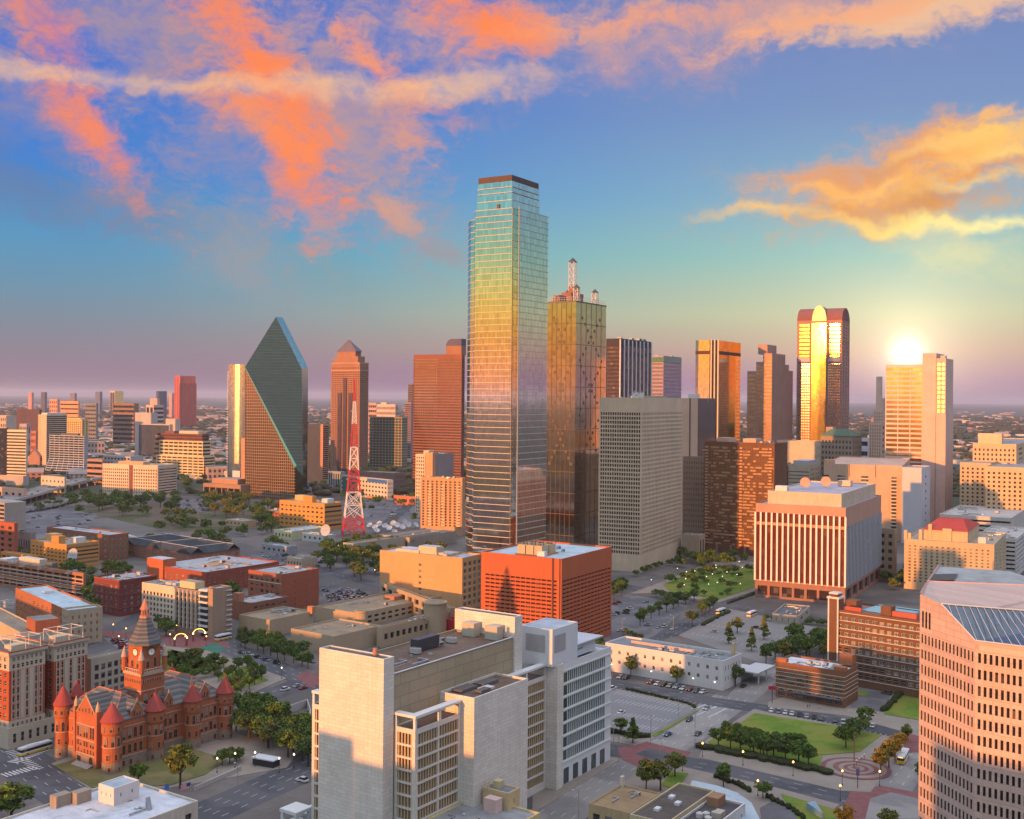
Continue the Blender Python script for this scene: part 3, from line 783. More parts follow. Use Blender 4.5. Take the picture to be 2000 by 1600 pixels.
mb = MB(); mb.box(-.2, -.2, b.h - 9, b.A, -.004, b.h - 2); mb.box(-.2, 0, b.h - 9, -.004, b.B, b.h - 2); mb.build('top_band', glass((.15, .33, .28), .1, .7, (3, 4), 0, key='mvt'), b.root); b.clutter(4, b.h - .9, seed=3, big=1.5)
b = quick('office_slab', 'plain orange lit slab behind the concrete grid block with a dark right side', 1363, 1150, 31, 1333, 1397, 778, wl((.56, .38, .28)), (1, 28, 1, .4, 3, 20, .3, .2), None, gl=glass((.12, .11, .13), .15, .5, (3, 4), .1, key='os')); b.box('penthouse', wl(WHITE), 3, 3, b.h - .9, 10, 9, 5)
b.fins(paint((.12, .10, .10)), 'L', 2, .8, .3, 0, b.h, edge=b.B * .48)
mb = MB(); mb.quad((.1, -.06, 0), (b.A, -.06, 0), (b.A, -.06, b.h), (.1, -.06, b.h)); mb.build('glazing', glass((.10, .09, .11), .2, .4, (3, 4), .05, key='os3'), b.root)
# gold mirror tower with white ribs
b = Bld('office_tower', 'amber mirror tower with dark belt near its top and pale corner ribs', 'skyscraper', 1399, 1300, 31, 1355, 1450, 664)
gm = glass((1.0, .80, .46), .07, 1.0, (2, 3.8), 0, warp=.01, key='amber')
mb = MB(); mb.prism([(0, 8), (8, 0), (b.A - 6, 0), (b.A, 6), (b.A, b.B), (6, b.B), (0, b.B - 6)], 0, b.h); mb.build('glass_shaft', gm, b.root)
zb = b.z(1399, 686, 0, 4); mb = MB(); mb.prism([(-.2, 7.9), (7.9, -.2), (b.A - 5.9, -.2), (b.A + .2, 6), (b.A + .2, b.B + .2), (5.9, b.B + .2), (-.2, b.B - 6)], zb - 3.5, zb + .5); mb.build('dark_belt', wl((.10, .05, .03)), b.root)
mb = MB()
for i, (x, y) in enumerate(((.9, 6.9), (3.9, 3.9), (7.0, .8))): mb.prism([(x - .8, y - .8), (x + .1, y - 1.3), (x + .6, y - .5), (x - .1, y + .4)], 0, b.h + .5)
mb.build('rib', paint((.8, .7, .5)), b.root)
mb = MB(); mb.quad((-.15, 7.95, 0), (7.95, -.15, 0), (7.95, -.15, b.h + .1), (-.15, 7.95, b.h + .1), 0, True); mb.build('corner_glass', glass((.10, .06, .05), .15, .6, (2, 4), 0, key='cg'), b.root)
# stepped granite tower
def stepped():
    b = Bld('office_tower', 'stepped rose granite tower with window grid, right of the amber tower', 'skyscraper', 1508, 1400, 31, 1460, 1549, 690)
    wm = wl((.38, .23, .18)); g = glass((.85, .62, .36), .14, .95, (3.6, 3.9), .12, key='stp'); A, B = b.A, b.B
    hs = [b.z(1508, 690, 0, 0), b.z(1490, 707, 3, B * .35), b.z(1470, 725, 3, B * .7)]
    b.blk(wm, (10, 36, .1, .9, 3, 6, .5, .3), (5, 40, .74, .62, 3, 6, .4, .4), A=A * .62, B=B * .36, z1=hs[0], gl=g)
    b.blk(wm, None, (4, 36, .74, .62, 3, 6, .4, .4), x0=.02, y0=B * .36, A=A * .7, B=B * .28, z1=hs[1], gl=g)
    b.blk(wm, None, (4, 31, .74, .62, 3, 6, .4, .4), x0=.04, y0=B * .64, A=A * .8, B=B * .36, z1=hs[2], gl=g)
    b.blk(wm, (5, 34, .1, .9, 3, 6, .5, .3), None, x0=A * .62, y0=.02, A=A * .18, B=B * .4, z1=hs[1] - 2, gl=g)
    b.blk(wm, (6, 34, .1, .9, 3, 6, .5, .3), None, x0=A * .8, y0=.04, A=A * .2, B=B * .5, z1=hs[2] + 2, gl=g)
    b.box('penthouse', wm, 6, 8, hs[0] - .9, A * .42, B * .38, b.z(1520, 672, 8, 8) - hs[0])
stepped()
# tall tower with barrel-vaulted top and gold strip
def vault():
    b = Bld('office_tower', 'tall granite tower with barrel vaulted crown and central gold strip', 'skyscraper', 1645, 1450, 27, 1557, 1660, 612)
    A, B = b.A, b.B; h = b.z(1645, 625, 0, 0); wm = wl((.36, .19, .15)); 
    g = glass((.45, .36, .32), .1, .8, (2.4, 4), .15, key='vt')
    b.blk(wm, (3, 52, .55, .55, 4, 6, 1.2, .5), (1, 1, .001, .001, 2, 2, 1, .1), gl=g, z1=h, A=A)
    # left face is three bays: punched, gold, punched
    mb = MB(); bw = B * .36
    for y0, y1 in ((B * .03, B * .30), (B * .70, B * .97)):
        for j in range(50):
            z = 8 + (h * .78 - 10) * j / 50
            for i in range(7):
                y = y0 + (y1 - y0) * (i + .2) / 7; mb.box(-.18, y, z, -.004, y + (y1 - y0) / 7 * .6, z + 2.0)
    mb.build('window_rows', g, b.root)
    gg = glass((.80, .50, .14), .05, 1.0, (2, 4), 0, warp=.02, key='gold')
    mb = MB()
    for y0, y1 in ((B * .05, B * .27), (B * .72, B * .94)):
        for j in range(9): z = h * .80 + (h * .19) * j / 9; mb.box(-.5, y0, z, -.004, y1, z + 2.8)
    mb.build('lit_windows', gg, b.root)
    mb = MB()
    for y0, y1 in ((B * .03, B * .30), (B * .70, B * .97)):
        mb.box(-1.6, y0, h * .775, -.51, y1, h * .795)
    mb.build('ledge', paint((.35, .35, .45)), b.root)
    mb = MB(); mb.box(-3.0, B * .34, 0, -.02, B * .66, h * .985, 0); mb.build('gold_bay', gg, b.root)
    top = b.z(1600, 600, 0, B * .5)
    # vaults: long one along the face, short one across
    def barrel(name, mat, x0, x1, y0, y1, z0, r, along):
        mb = MB(); k = 14; pr = []
        for i in range(k + 1):
            t = math.pi * i / k
            pr.append((-math.cos(t), math.sin(t)))
        n = len(mb.v)
        for e in (0, 1):
            for c, s in pr:
                if along == 'y': mb.v.append(((x0 + x1) / 2 + c * (x1 - x0) / 2, y0 if e == 0 else y1, z0 + s * r))
                else: mb.v.append((x0 if e == 0 else x1, (y0 + y1) / 2 + c * (y1 - y0) / 2, z0 + s * r))
        K = k + 1
        mb.f += [tuple(range(n, n + K)), tuple(range(n + K, n + 2 * K))]; mb.m += [0, 0]
        for i in range(k): mb.f.append((n + i, n + i + 1, n + K + i + 1, n + K + i)); mb.m.append(0)
        return mb.build(name, mat, b.root)
    barrel('vaulted_top', wl((.22, .09, .08)), 0, A, 0, B, h - .9, top - h + .9, 'y')
    barrel('arch_window', glass((.40, .34, .22), .4, .2, (9, 9), 0, key='arch'), -1.5, A * .5, B * .34, B * .66, h - 1.0, top - h + 3.0, 'x')
vault()
# far right: bright tower pair
def bright():
    b = Bld('office_tower', 'white tower with broad glowing window bands under the low sun', 'skyscraper', 1803, 1250, 31, 1730, 1812, 712)
    g = glass((.90, .60, .26), .07, 1.0, (4, 4), 0, warp=.01, key='brt')
    b.blk(wl((.66, .50, .42)), None, (3, 31, .93, .62, 2.5, 8, .5, .5), gl=g)
    b2 = Bld('office_tower', 'blank pale slab tower with a strip of yellow windows, right of the banded tower', 'skyscraper', 1848, 1235, 31, 1802, 1863, 700)
    wm = wl((.60, .42, .36)); A, B = b2.A, b2.B; z2 = b2.z(1848, 813, 0, 0)
    zf = b2.z(1830, 690, 0, B * .6)
    b2.blk(wm, None, None, y0=B * .42, B=B * .58, z1=zf)
    b2.blk(wm, None, None, B=B * .419, z1=z2)
    b2.blk(wm, None, (2, 11, .62, .55, 4, 3, .4, 1.4), x0=1.5, A=A - 1.5, y0=.5, B=B * .41, z0=z2 - .1, gl=glass((1.0, .70, .18), .12, .9, (9, 9), 0, key='yel'))
    b2.box('penthouse', wm, 3, 1.5, b2.h - .9, 9, B * .2, 4)
    mb = MB(); mb.box(-.25, B * .41, 0, -.004, B * .42 + .3, z2); mb.build('wall_joint', paint((.18, .15, .14)), b2.root)
bright()
quick('office_tower', 'stepped cream tower left of the glowing banded tower', 1722, 1330, 31, 1697, 1735, 826, wl((.60, .46, .38)), (2, 14, .4, .5, 2, 4), (5, 26, .35, .55, 2, 4))
b = quick('office_tower', 'upper tier of an old cream tower beside the glowing banded tower', 1726, 1345, 31, 1706, 1740, 801, wl((.58, .44, .37)), None, (4, 30, .3, .5, 2, 4)); b.box('setback', wl((.60, .46, .38)), 2, 2, b.h - .5, b.A, b.B * .55, b.z(1722, 777, 4, 4) - b.h); b.box('spire', wl((.60, .46, .38)), 4, 4, b.h, 6, 6, 40)
quick('parking_garage', 'white slotted garage peeping out behind the green roofed block', 1695, 1700, 31, 1672, 1700, 856, wl((.55, .55, .6)), None, (1, 5, 1, .45, 1, 2, .3, .5))
# hipped green roof block
b = quick('office_block', 'old beige block with a low green hipped roof', 1665, 1320, 40, 1603, 1683, 852, wl((.30, .24, .18)), (5, 13, .4, .5, 4, 4), (9, 13, .55, .5, 4, 4), gl=glass((.10, .10, .11), .1, .2, (3, 3), .3))
mb = MB(); A, B, h = b.A, b.B, b.h - .1; zt = b.z(1630, 838, A * .5, B * .5)
c = [(-1, -1, h), (A + 1, -1, h), (A + 1, B + 1, h), (-1, B + 1, h)]; d = [(A * .3, B * .25, zt), (A * .7, B * .25, zt), (A * .7, B * .75, zt), (A * .3, B * .75, zt)]
for i in range(4): mb.quad(c[i], c[(i + 1) % 4], d[(i + 1) % 4], d[i])
mb.poly(d); mb.build('hipped_roof', wl((.09, .15, .11)), b.root); b.box('penthouse', wl((.36, .28, .22)), A * .3, B * .7, h, 10, 9, 10); 
quick('office_block', 'dim beige block above the brown mirror apartments', 1592, 1290, 31, 1517, 1603, 862, wl((.48, .42, .32)), (4, 8, .3, .4, 3, 6), None, roof=(.3, .28, .25))
b = quick('office_block', 'small beige corner block with a grey angled roof behind the brown apartments', 1582, 1200, 31, 1540, 1602, 908, wl((.42, .36, .27)), (4, 12, .3, .5, 3, 3), (1, 14, 1, .2, 6, 6, .6, .12)); b.box('roof_shed', wl((.4, .38, .42)), 1, 2, b.h - .9, b.A * .8, b.B * .7, 5)
quick('office_block', 'beige punched window block next to the brown mirror apartments', 1532, 1210, 31, 1500, 1545, 905, wl((.34, .27, .19)), (3, 10, .35, .5, 2, 3), (6, 12, .4, .5, 2, 3))
# brown mirrored apartments
def brown_ap():
    b = Bld('apartment_tower', 'brown glazed apartment slab with stacked orange balconies', 'apartment building', 1513, 960, 34, 1376, 1538, 866)
    wm = wl((.16, .075, .04)); A, B, h = b.A, b.B, b.h
    b.blk(wm, None, (26, 32, .80, .70, 3, 8, .5, .35), gl=glass((.50, .27, .13), .16, .8, (2.2, 3.4), .35, (.5, .33, .2), key='ba'), roof=(.35, .3, .27))
    pn = MB(); rnd = random.Random(3); st = (h - 11) / 32
    for j in range(32):
        z = 8 + st * j
        for i in range(24):
            if rnd.random() < .33: y = .8 + (B - 1.6) * i / 24; pn.box(-.2, y, z - .3, -.004, y + (B - 1.6) / 24 * rnd.choice((1, 2)), z + 1.2)
    pn.build('infill_panels', wl((.40, .24, .13)), b.root)
    for k in (.03, .44, .985):
        bl = MB()
        for j in range(32):
            z = 8 + st * j; y = B * k if k < .9 else B * k - 3
            bl.box(-1.6, y, z, -.21, y + 2.6, z + 1.3)
        bl.build('balcony_stack', wl((.46, .28, .17)), b.root)
    b.clutter(14, h - .9, seed=9, big=1.4)
    for x, y in ((.2, .3), (.3, .7)): b.box('penthouse', wl((.5, .33, .24)), A * x, B * y, h - .9, A * .5, B * .18, 4)
    b.fins(wl((.25, .2, .17)), 'L', 6, 1.4, 1.4, 0, 8)
brown_ap()
quick('office_block', 'narrow tan block between the concrete grid block and the brown apartments', 1378, 1010, 31, 1334, 1384, 893, wl((.30, .21, .15)), None, (9, 15, .3, .4, 3, 8, .6, .3), gl=glass((.05, .04, .04), .1, 0, (3, 3), .4))
quick('low_building', 'low tan building with a rounded grey top beside the brown apartments', 1366, -1092, 28, 1333, 1377, 1046, wl((.40, .31, .22)), (2, 1, .5, .7, 2, 2), None, cl=5)
# left skyline
b = Bld('residential_tower', 'slim pale glass tower blazing with reflected sun, left of the green prism tower', 'skyscraper', 446, 1620, 102, 440, 481, 712)
mb = MB(); wg = glass((1.0, .95, .80), .16, 1.0, (2, 3.4), 0, warp=.02, key='mus')
pts = []
A, B, h = b.A, b.B, b.h
for i in range(9): t = i / 8; pts.append((A * t, -7 * math.sin(math.pi * t * .8)))
pts += [(A, 18), (0, 18)]; mb.prism(pts, 0, h); mb.build('glass_shaft', wg, b.root)
mb = MB()
for j in range(44): z = 4 + (h - 12) * j / 44; mb.box(-2.2, 1, z, -.01, 16, z + 1.0)
mb.build('balcony_stack', paint((.75, .7, .6)), b.root)
quick('apartment_tower', 'slim orange slab tower with balcony columns right of the green prism tower', 631, -945, 31, 601, 643, 829, wl((.52, .25, .15)), (1, 26, 1, .6, 2, 6, .3, 1.0), None)
B_ = b
b = quick('apartment_tower', 'orange edge of a slab tower showing left of the green prism tower', 479, 1500, 31, 471.5, 484, 856, wl((.50, .26, .16)))
def redtower():
    b = quick('office_tower', 'lone red granite tower on the left horizon', 352, 4500, 45, 342, 382, 734, wl((.42, .11, .085)), (1, 1, .01, .01, 5, 5), None)
    b.fins(wl((.30, .09, .075)), 'R', 7, 8, 2, 0, b.h - 30, name='rib'); b.fins(wl((.48, .13, .1)), 'L', 3, 5, 2, 0, b.h - 5, name='rib')
redtower()
FAR = 'far office blocks on the left horizon'
for (nm, lb, xc, D, xl, xr, yt, c, Rs, Ls) in (
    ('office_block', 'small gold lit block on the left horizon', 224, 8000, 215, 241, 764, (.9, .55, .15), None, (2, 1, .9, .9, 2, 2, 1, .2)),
    ('office_block', 'dark blue block just left of the lone red tower', 310, 6500, 305, 326, 764, (.06, .08, .13), None, None),
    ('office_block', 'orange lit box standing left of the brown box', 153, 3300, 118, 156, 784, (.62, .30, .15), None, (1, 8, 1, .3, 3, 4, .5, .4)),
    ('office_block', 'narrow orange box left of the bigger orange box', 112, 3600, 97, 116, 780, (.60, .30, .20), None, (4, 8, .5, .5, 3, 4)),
    ('office_block', 'flat brown glass box in the middle of the left suburbs', 262, 2900, 221, 271, 788, (.24, .15, .11), None, (1, 9, 1, .5, 3, 2, .5, .3)),
    ('office_block', 'grey green box between the orange box and the brown box', 188, 3200, 167, 192, 788, (.20, .20, .20), None, (6, 9, .8, .4, 3, 2)),
    ('office_block', 'white framed block with dark bands near the lone red tower', 300, 2900, 285, 320, 791, (.55, .40, .36), (1, 9, 1, .5, 4, 3, .6, .4), (2, 1, .7, .95, 4, 3)),
    ('office_block', 'small red block on the far left horizon', 62, 7000, 55, 66, 767, (.5, .25, .22), None, None),
    ('office_block', 'small dark block on the far left horizon', 88, 7000, 80, 92, 766, (.10, .10, .14), None, None),
    ('office_block', 'bluish block left of the gold lit block', 195, 7000, 186, 200, 765, (.14, .16, .24), None, None),
    ('office_block', 'tan block right of the dark blue block', 336, 6500, 330, 342, 768, (.45, .28, .25), None, None),
    ('office_block', 'dim block at the left end of the horizon', 146, 7000, 137, 150, 768, (.2, .17, .2), None, None),
    ('office_block', 'low pink block below the dark blue block', 307, 3600, 293, 312, 778, (.5, .35, .3), None, None),
    ('warehouse', 'long dark box at the left edge of the suburbs', 77, 2700, 32, 82, 800, (.11, .07, .08), None, None),
    ('office_block', 'beige stepped block at the left edge of the picture', 12, 2500, -30, 32, 812, (.48, .38, .30), None, (12, 6, .5, .5, 2, 2)),
    ('brick_building', 'small orange brick block behind the banded office slab', 70, 2350, 60, 75, 842, (.45, .18, .11), None, (4, 4, .5, .5, 1, 1)),
    ('office_block', 'grey block behind the banded office slab', 52, 2250, 38, 60, 828, (.35, .32, .33), (2, 3, .5, .5, 1, 1), (5, 4, .5, .4, 1, 1))):
    quick(nm, lb, xc, D, 27, xl, xr, yt, wl(c), Rs, Ls, roof=(.3, .27, .26))
b = quick('office_slab', 'white banded office slab at the left edge over a grey podium', 51, -948, 20, -20, 54, 840, wl((.62, .55, .42)), None, (1, 15, 1, .5, 2, 9, .3, .6), gl=glass((.16, .12, .08), .1, .5, (3, 3.5), .3, key='bs'))
b.blk(wl((.42, .36, .32)), None, None, x0=-6, y0=-1, A=b.A + 8, B=b.B + 4, z0=0, z1=14, roof=None)
b.box('glass_wing', glass((.05, .05, .07), .1, .3, (3, 3), .1), -.5, b.B * .52, 14, 3, b.B * .5, b.h - 12)
b = quick('apartment_tower', 'tall pale tower with an orange lit end wall and dark balconies, left edge', 91, -917, 30, 75, 131, 810, wl((.60, .44, .32)), (1, 25, 1, .55, 2, 5, .5, .8), None)
b.bands(wl((.6, .45, .33)), 'L', 25, .5, 1.4, 5, b.h - 2, y0=b.B * .7, B=b.B * .3); b.box('penthouse', wl(WHITE), 2, 1, b.h - .9, b.A * .9, b.B * .7, 4)
b = quick('apartment_tower', 'curved yellow apartment tower behind the pale tower', 160, 2250, 31, 131, 173, 818, wl((.60, .42, .20)), (2, 22, .5, .5, 4, 4), (7, 20, .6, .5, 6, 4)); b.bands(wl((.7, .55, .3)), 'L', 1, 2, 4, b.h, b.h)
def flare(b0):
    b = Bld('office_block', 'black glass office block with a white grid and flaring foot', 'office building', 164, -930, 24, 97, 172, 852)
    A, B, h = b.A, b.B, b.h; g = glass((.03, .035, .05), .08, .1, (3, 3.5), .1, key='flr'); fr = paint((.52, .55, .6))
    mb = MB(); f = h * .42; e = 6
    mb.box(0, 0, f, A, B, h, 0, False)
    lo = [(-e, -e, 0), (A + e, -e, 0), (A + e, B + e, 0), (-e, B + e, 0)]; up = [(0, 0, f), (A, 0, f), (A, B, f), (0, B, f)]
    for i in range(4): mb.quad(lo[i], lo[(i + 1) % 4], up[(i + 1) % 4], up[i])
    mb.build('glazing', g, b.root)
    fb = MB(); n = 17
    for j in range(n + 1):
        z = h * j / n; k = e * max(0, 1 - z / f) + .3
        fb.box(-k, -k, z - .5, A + k, -k + .25, z + .5); fb.box(-k, -k + .26, z - .5, -k + .25, B + k, z + .5)
    for i in range(8):
        t = i / 7
        for (p0, p1) in (((-e - .3, -e + (B + 2 * e) * t, 0), (-.3, B * t, f)), ((-.3, B * t, f), (-.3, B * t, h)), ((-e + (A + 2 * e) * t, -e - .3, 0), (A * t, -.3, f)), ((A * t, -.3, f), (A * t, -.3, h))): fb.tube(p0, p1, .4, 4)
    fb.build('frame', fr, b.root)
    b.box('penthouse', paint((.10, .11, .13)), A * .2, B * .2, h, A * .6, B * .5, 4)
flare(0)
b = quick('glass_office_block', 'grey glass office block with taller concrete flanks, left suburbs', 331, 2330, 24, 270, 336, 829, wl((.45, .40, .38)), None, (1, 1, .98, .97, 1, 4, .5, .3), gl=glass((.20, .22, .26), .08, .7, (3, 4), 0, key='gg'))
b.box('side_tower', wl((.42, .38, .36)), 3, b.B * .62, 0, 20, b.B * .52, b.z(275, 806, 3, b.B)); b.box('side_tower', wl((.55, .40, .33)), 8, -8, 0, 16, b.B * .3, b.z(320, 818, 8, 0))
def yellow():
    b = Bld('office_complex', 'large cream banded office complex with maroon top floors and a pitched dark base', 'office building', 398, -937, 28, 305, 420, 892)
    wm = wl((.62, .50, .30)); dk = wl((.16, .07, .06)); g = glass((.14, .09, .05), .1, .6, (4, 3.5), .3, key='ylw')
    A, B = b.A, b.B; h1 = b.h
    b.blk(wm, (1, 7, 1, .55, 1, 3, .4, .9), (9, 7, .86, .5, 1, 3, .5, .8), gl=g, z1=h1)
    h2 = b.z(390, 862, 6, 8)
    b.blk(wm, (1, 4, 1, .55, 1, 1, .4, .9), (9, 4, .86, .5, 1, 1, .5, .8), x0=6, y0=8, A=A * .7, B=B - 8, z0=h1 - .9, z1=h2, gl=g)
    h3 = b.z(385, 848, 9, 12)
    b.blk(dk, (1, 2, 1, .3, 1, 1, .4, .6), (1, 2, 1, .3, 1, 1, .5, .6), x0=9, y0=12, A=A * .6, B=B * .95, z0=h2 - .9, z1=h3, gl=g)
    b.box('penthouse', wl(CREAM), 14, B * .25, h3 - .9, 16, B * .4, 5); b.box('drum', wl((.2, .09, .1)), 14, B * .75, h3 - .9, 14, B * .2, 4)
    mb = MB(); n = 9
    for j in range(n):
        z0, z1 = h3 * j / n, h3 * (j + 1) / n; e = 14 * (1 - ((j) / n)) ** 1.6
        mb.box(2, B + .1, z0, A * .6, B + 4 + e, z0 + (z1 - z0) * .55, 0); mb.box(3, B + .1, z0 + (z1 - z0) * .55, A * .6 - 1, B + 3 + e, z1, 1)
    mb.build('raked_wing', [wl((.42, .22, .14)), glass((.08, .05, .05), .1, .3, (3, 3), .2)], b.root)
yellow()
b = quick('office_block', 'cream block of two square-windowed halves split by a dark recess', 310, -974, 20, 202, 346, 909, wl((.62, .50, .38)), (1, 10, 1, .4, 4, 4, .4, .4), None, roof=(.4, .3, .25))
b.blk(wl((.64, .50, .37)), None, (10, 8, .5, .56, 5, 5, .4, 1.0), x0=-1.5, y0=.5, A=1.49, B=b.B * .44, roof=None, ph=.1); b.blk(wl((.64, .50, .37)), None, (13, 8, .5, .56, 5, 5, .4, 1.0), x0=-1.5, y0=b.B * .52, A=1.49, B=b.B * .48, roof=None, ph=.1)
mb = MB(); mb.box(-.2, b.B * .45, 0, -.01, b.B * .51, b.h - 1); mb.build('recess', wl((.22, .08, .05)), b.root); b.box('penthouse', wl((.6, .34, .2)), 8, b.B * .35, b.h - .9, 14, b.B * .45, 4)
# ------------------------------------------------------------------ nearer buildings
def arch_mesh(w, h, arched=True, key=''):
    k = ('arch', w, h, arched, key)
    if k in WM: return WM[k]
    mb = MB(); n = 8; w2 = w / 2; hs = h - (w2 if arched else 0)
    def outline(r, y, z0):
        p = [(-r, y, z0), (r, y, z0)]
        if arched: p += [(r * math.cos(math.pi * i / n), y, hs + r * math.sin(math.pi * i / n)) for i in range(n + 1)]
        else: p += [(r, y, hs + r - w2), (-r, y, hs + r - w2)]
        return p
    a, b = outline(w2, -.06, 0), outline(w2 + .22, -.10, -.2)
    mb.poly(a, 0)
    K = len(a)
    for i in range(K): j = (i + 1) % K; mb.quad(b[i], b[j], (a[j][0], -.10, a[j][2]), (a[i][0], -.10, a[i][2]), 1)
    c = outline(w2 + .22, 0, -.2)
    for i in range(K): j = (i + 1) % K; mb.quad(c[i], c[j], b[j], b[i], 1)
    mb.box(-.06, -.09, .02, .06, -.065, hs, 2); mb.box(-w2 + .01, -.085, hs * .5 - .05, w2 - .01, -.066, hs * .5 + .05, 2)
    WM[k] = mb.mesh('window', [winmat((.035, .03, .03)), paint((.42, .17, .09)), paint((.22, .08, .05))])
    return WM[k]
def courthouse():
    o = Vector((-141.7, 402, 0)); a = R(36)
    root = empty('courthouse', o, math.pi / 2 - a, 'old red sandstone courthouse with round conical turrets and a central clock tower', 'courthouse')
    red = wall((.43, .135, .062), .2, .85, .5, 'ch'); base = wall((.27, .215, .17), .25, .9, .8, 'cb'); cone = paint((.30, .050, .040), .75)
    m, t, bs = newmat('banded_slate')
    tcn = t.n('ShaderNodeTexCoord'); sx = t.n('ShaderNodeSeparateXYZ'); m.node_tree.links.new(tcn.outputs['Object'], sx.inputs[0])
    f = t.math('FRACT', t.math('MULTIPLY', sx.outputs[2], .36))
    nz_ = t.noise(tcn.outputs['Object'], 1.2, 3)
    c = t.ramp(f, [(0, (.055, .075, .085)), (.30, (.06, .08, .09)), (.33, (.17, .155, .14)), (.50, (.17, .15, .13)), (.53, (.15, .07, .06)), (.62, (.055, .07, .08)), (.9, (.20, .175, .15)), (1, (.055, .075, .085))])
    m.node_tree.links.new(t.mix(t.mr(nz_, .3, .7, 0, .3, 'LINEAR'), c, (.05, .06, .065, 1)), bs.inputs['Base Color']); bs.inputs['Roughness'].default_value = .75
    slate = m; ridge = paint((.46, .15, .07), .8)
    L, Wd, E = 51.0, 32.0, 17.2
    mb = MB()
    # body: end pavilions full depth, middle slightly recessed, grey rusticated base
    mb.box(.5, .5, 4, 20, Wd, E, 0, False); mb.box(20, 3.2, 4, 33, Wd - 3, E, 0, False); mb.box(33, .5, 4, L, Wd, E, 0, False)
    mb.box(-1.6, 7.5, 4, .5, 19.5, E + 1.5, 0, False)
    mb.box(-2.1, 6.2, 0, .45, 7.5, E + 3.4, 0, False); mb.box(-2.1, 19.5, 0, .45, 20.8, E + 3.4, 0, False)
    mb.box(-.4, -.2, 4, .49, 3.6, E, 0, False)
    mb.build('wall', red, root)
    mb = MB(); mb.box(.2, .2, 0, 20.2, Wd + .3, 3.99, 0); mb.box(20.2, 2.9, 0, 32.8, Wd - 2.7, 3.99, 0); mb.box(32.8, .2, 0, L + .3, Wd + .3, 3.99, 0); mb.box(-1.9, 7.5, 0, .2, 19.5, 3.99, 0); mb.build('stone_base', base, root)
    st = paint((.45, .33, .25), .8)
    mb = MB()
    for z in (4.0, 9.2, 14.6):
        mb.box(.35, .36, z, 20.1, .497, z + .3); mb.box(33, .36, z, L, .497, z + .3); mb.box(20.1, 3.05, z, 32.9, 3.197, z + .3); mb.box(-1.75, 7.5, z, -1.603, 19.5, z + .3); mb.box(.35, 20.8, z, .497, Wd, z + .3)
    mb.build('string_course', st, root)
    # roofs
    def hip(x0, x1, y0, y1, z0, z1, inset, name='roof'):
        mb = MB(); ym = (y0 + y1) / 2; p = [(x0, y0, z0), (x1, y0, z0), (x1, y1, z0), (x0, y1, z0)]; q = [(x0 + inset, ym, z1), (x1 - inset, ym, z1)]
        mb.quad(p[0], p[1], q[1], q[0]); mb.quad(p[2], p[3], q[0], q[1]); mb.poly([p[1], p[2], q[1]]); mb.poly([p[3], p[0], q[0]]); mb.build(name, slate, root)
        rb = MB(); rb.tube(q[0], q[1], .28, 5)
        for a_, b_ in ((p[0], q[0]), (p[3], q[0]), (p[1], q[1]), (p[2], q[1])): rb.tube(a_, b_, .2, 5)
        rb.build('roof_ridge', ridge, root)
    def hipx(x0, x1, y0, y1, z0, z1, inset):
        mb = MB(); xm = (x0 + x1) / 2; p = [(x0, y0, z0), (x1, y0, z0), (x1, y1, z0), (x0, y1, z0)]; q = [(xm, y0 + inset, z1), (xm, y1 - inset, z1)]
        mb.quad(p[1], p[2], q[1], q[0]); mb.quad(p[3], p[0], q[0], q[1]); mb.poly([p[0], p[1], q[0]]); mb.poly([p[2], p[3], q[1]]); mb.build('roof', slate, root)
        rb = MB(); rb.tube(q[0], q[1], .28, 5)
        for a_, b_ in ((p[0], q[0]), (p[1], q[0]), (p[2], q[1]), (p[3], q[1])): rb.tube(a_, b_, .2, 5)
        rb.build('roof_ridge', ridge, root)
    hipx(0.2, 20.3, .2, Wd + .3, E, 24.8, 9); hipx(32.7, L + .3, .2, Wd + .3, E, 24.8, 9); hip(10, 42, 3.0, Wd - 3, E + .05, 24.2, 4)
    # entrance gable on the left face
    def gable(mbw, x, y0, y1, z0, zt, depth, side):
        ym = (y0 + y1) / 2
        if side == 'L':
            f = [(x, y0, z0), (x, y1, z0), (x, ym, zt)]; b = [(x + depth, y0, z0), (x + depth, y1, z0), (x + depth, ym, zt)]
        else:
            f = [(y0, x, z0), (y1, x, z0), (ym, x, zt)]; b = [(y0, x + depth, z0), (y1, x + depth, z0), (ym, x + depth, zt)]
        mbw.poly(f); return f, b
    def dormer(x, y0, y1, z0, zs, zt, depth, side, wn):
        mb = MB()
        if side == 'R': mb.box(y0, x, z0, y1, x + .8, zs, 0, False)
        else: mb.box(x, y0, z0, x + .8, y1, zs, 0, False)
        f, b = gable(mb, x, y0, y1, zs, zt, depth, side); mb.build('gable', red, root)
        rb = MB(); rb.quad(f[0], f[2], b[2], b[0]); rb.quad(f[2], f[1], b[1], b[2]); rb.build('roof', slate, root)
        tb = MB(); tb.tube(f[0], f[2], .22, 5); tb.tube(f[2], f[1], .22, 5); tb.tube(f[2], (f[2][0], f[2][1], f[2][2] + 1.1), .2, 5); tb.build('gable_coping', paint((.50, .30, .18), .8), root)
        for i in range(wn):
            s = y0 + (y1 - y0) * (i + 1) / (wn + 1)
            if side == 'R': inst('window', arch_mesh(.65, 2.0), root, (s, x, z0 + .7))
            else: inst('window', arch_mesh(.65, 2.0), root, (x, s, z0 + .7), -math.pi / 2)
    dormer(-1.6, 7.5, 19.5, E + 1.4, E + 1.5, 25.5, 9, 'L', 5)
    dormer(.5, 8.2, 13.2, E, E + 2.6, E + 6.0, 7, 'R', 3)
    dormer(3.2, 24.6, 28.6, E, E + 2.4, E + 5.4, 6, 'R', 2)
    dormer(.5, 38.6, 43.6, E, E + 2.6, E + 6.0, 7, 'R', 3)
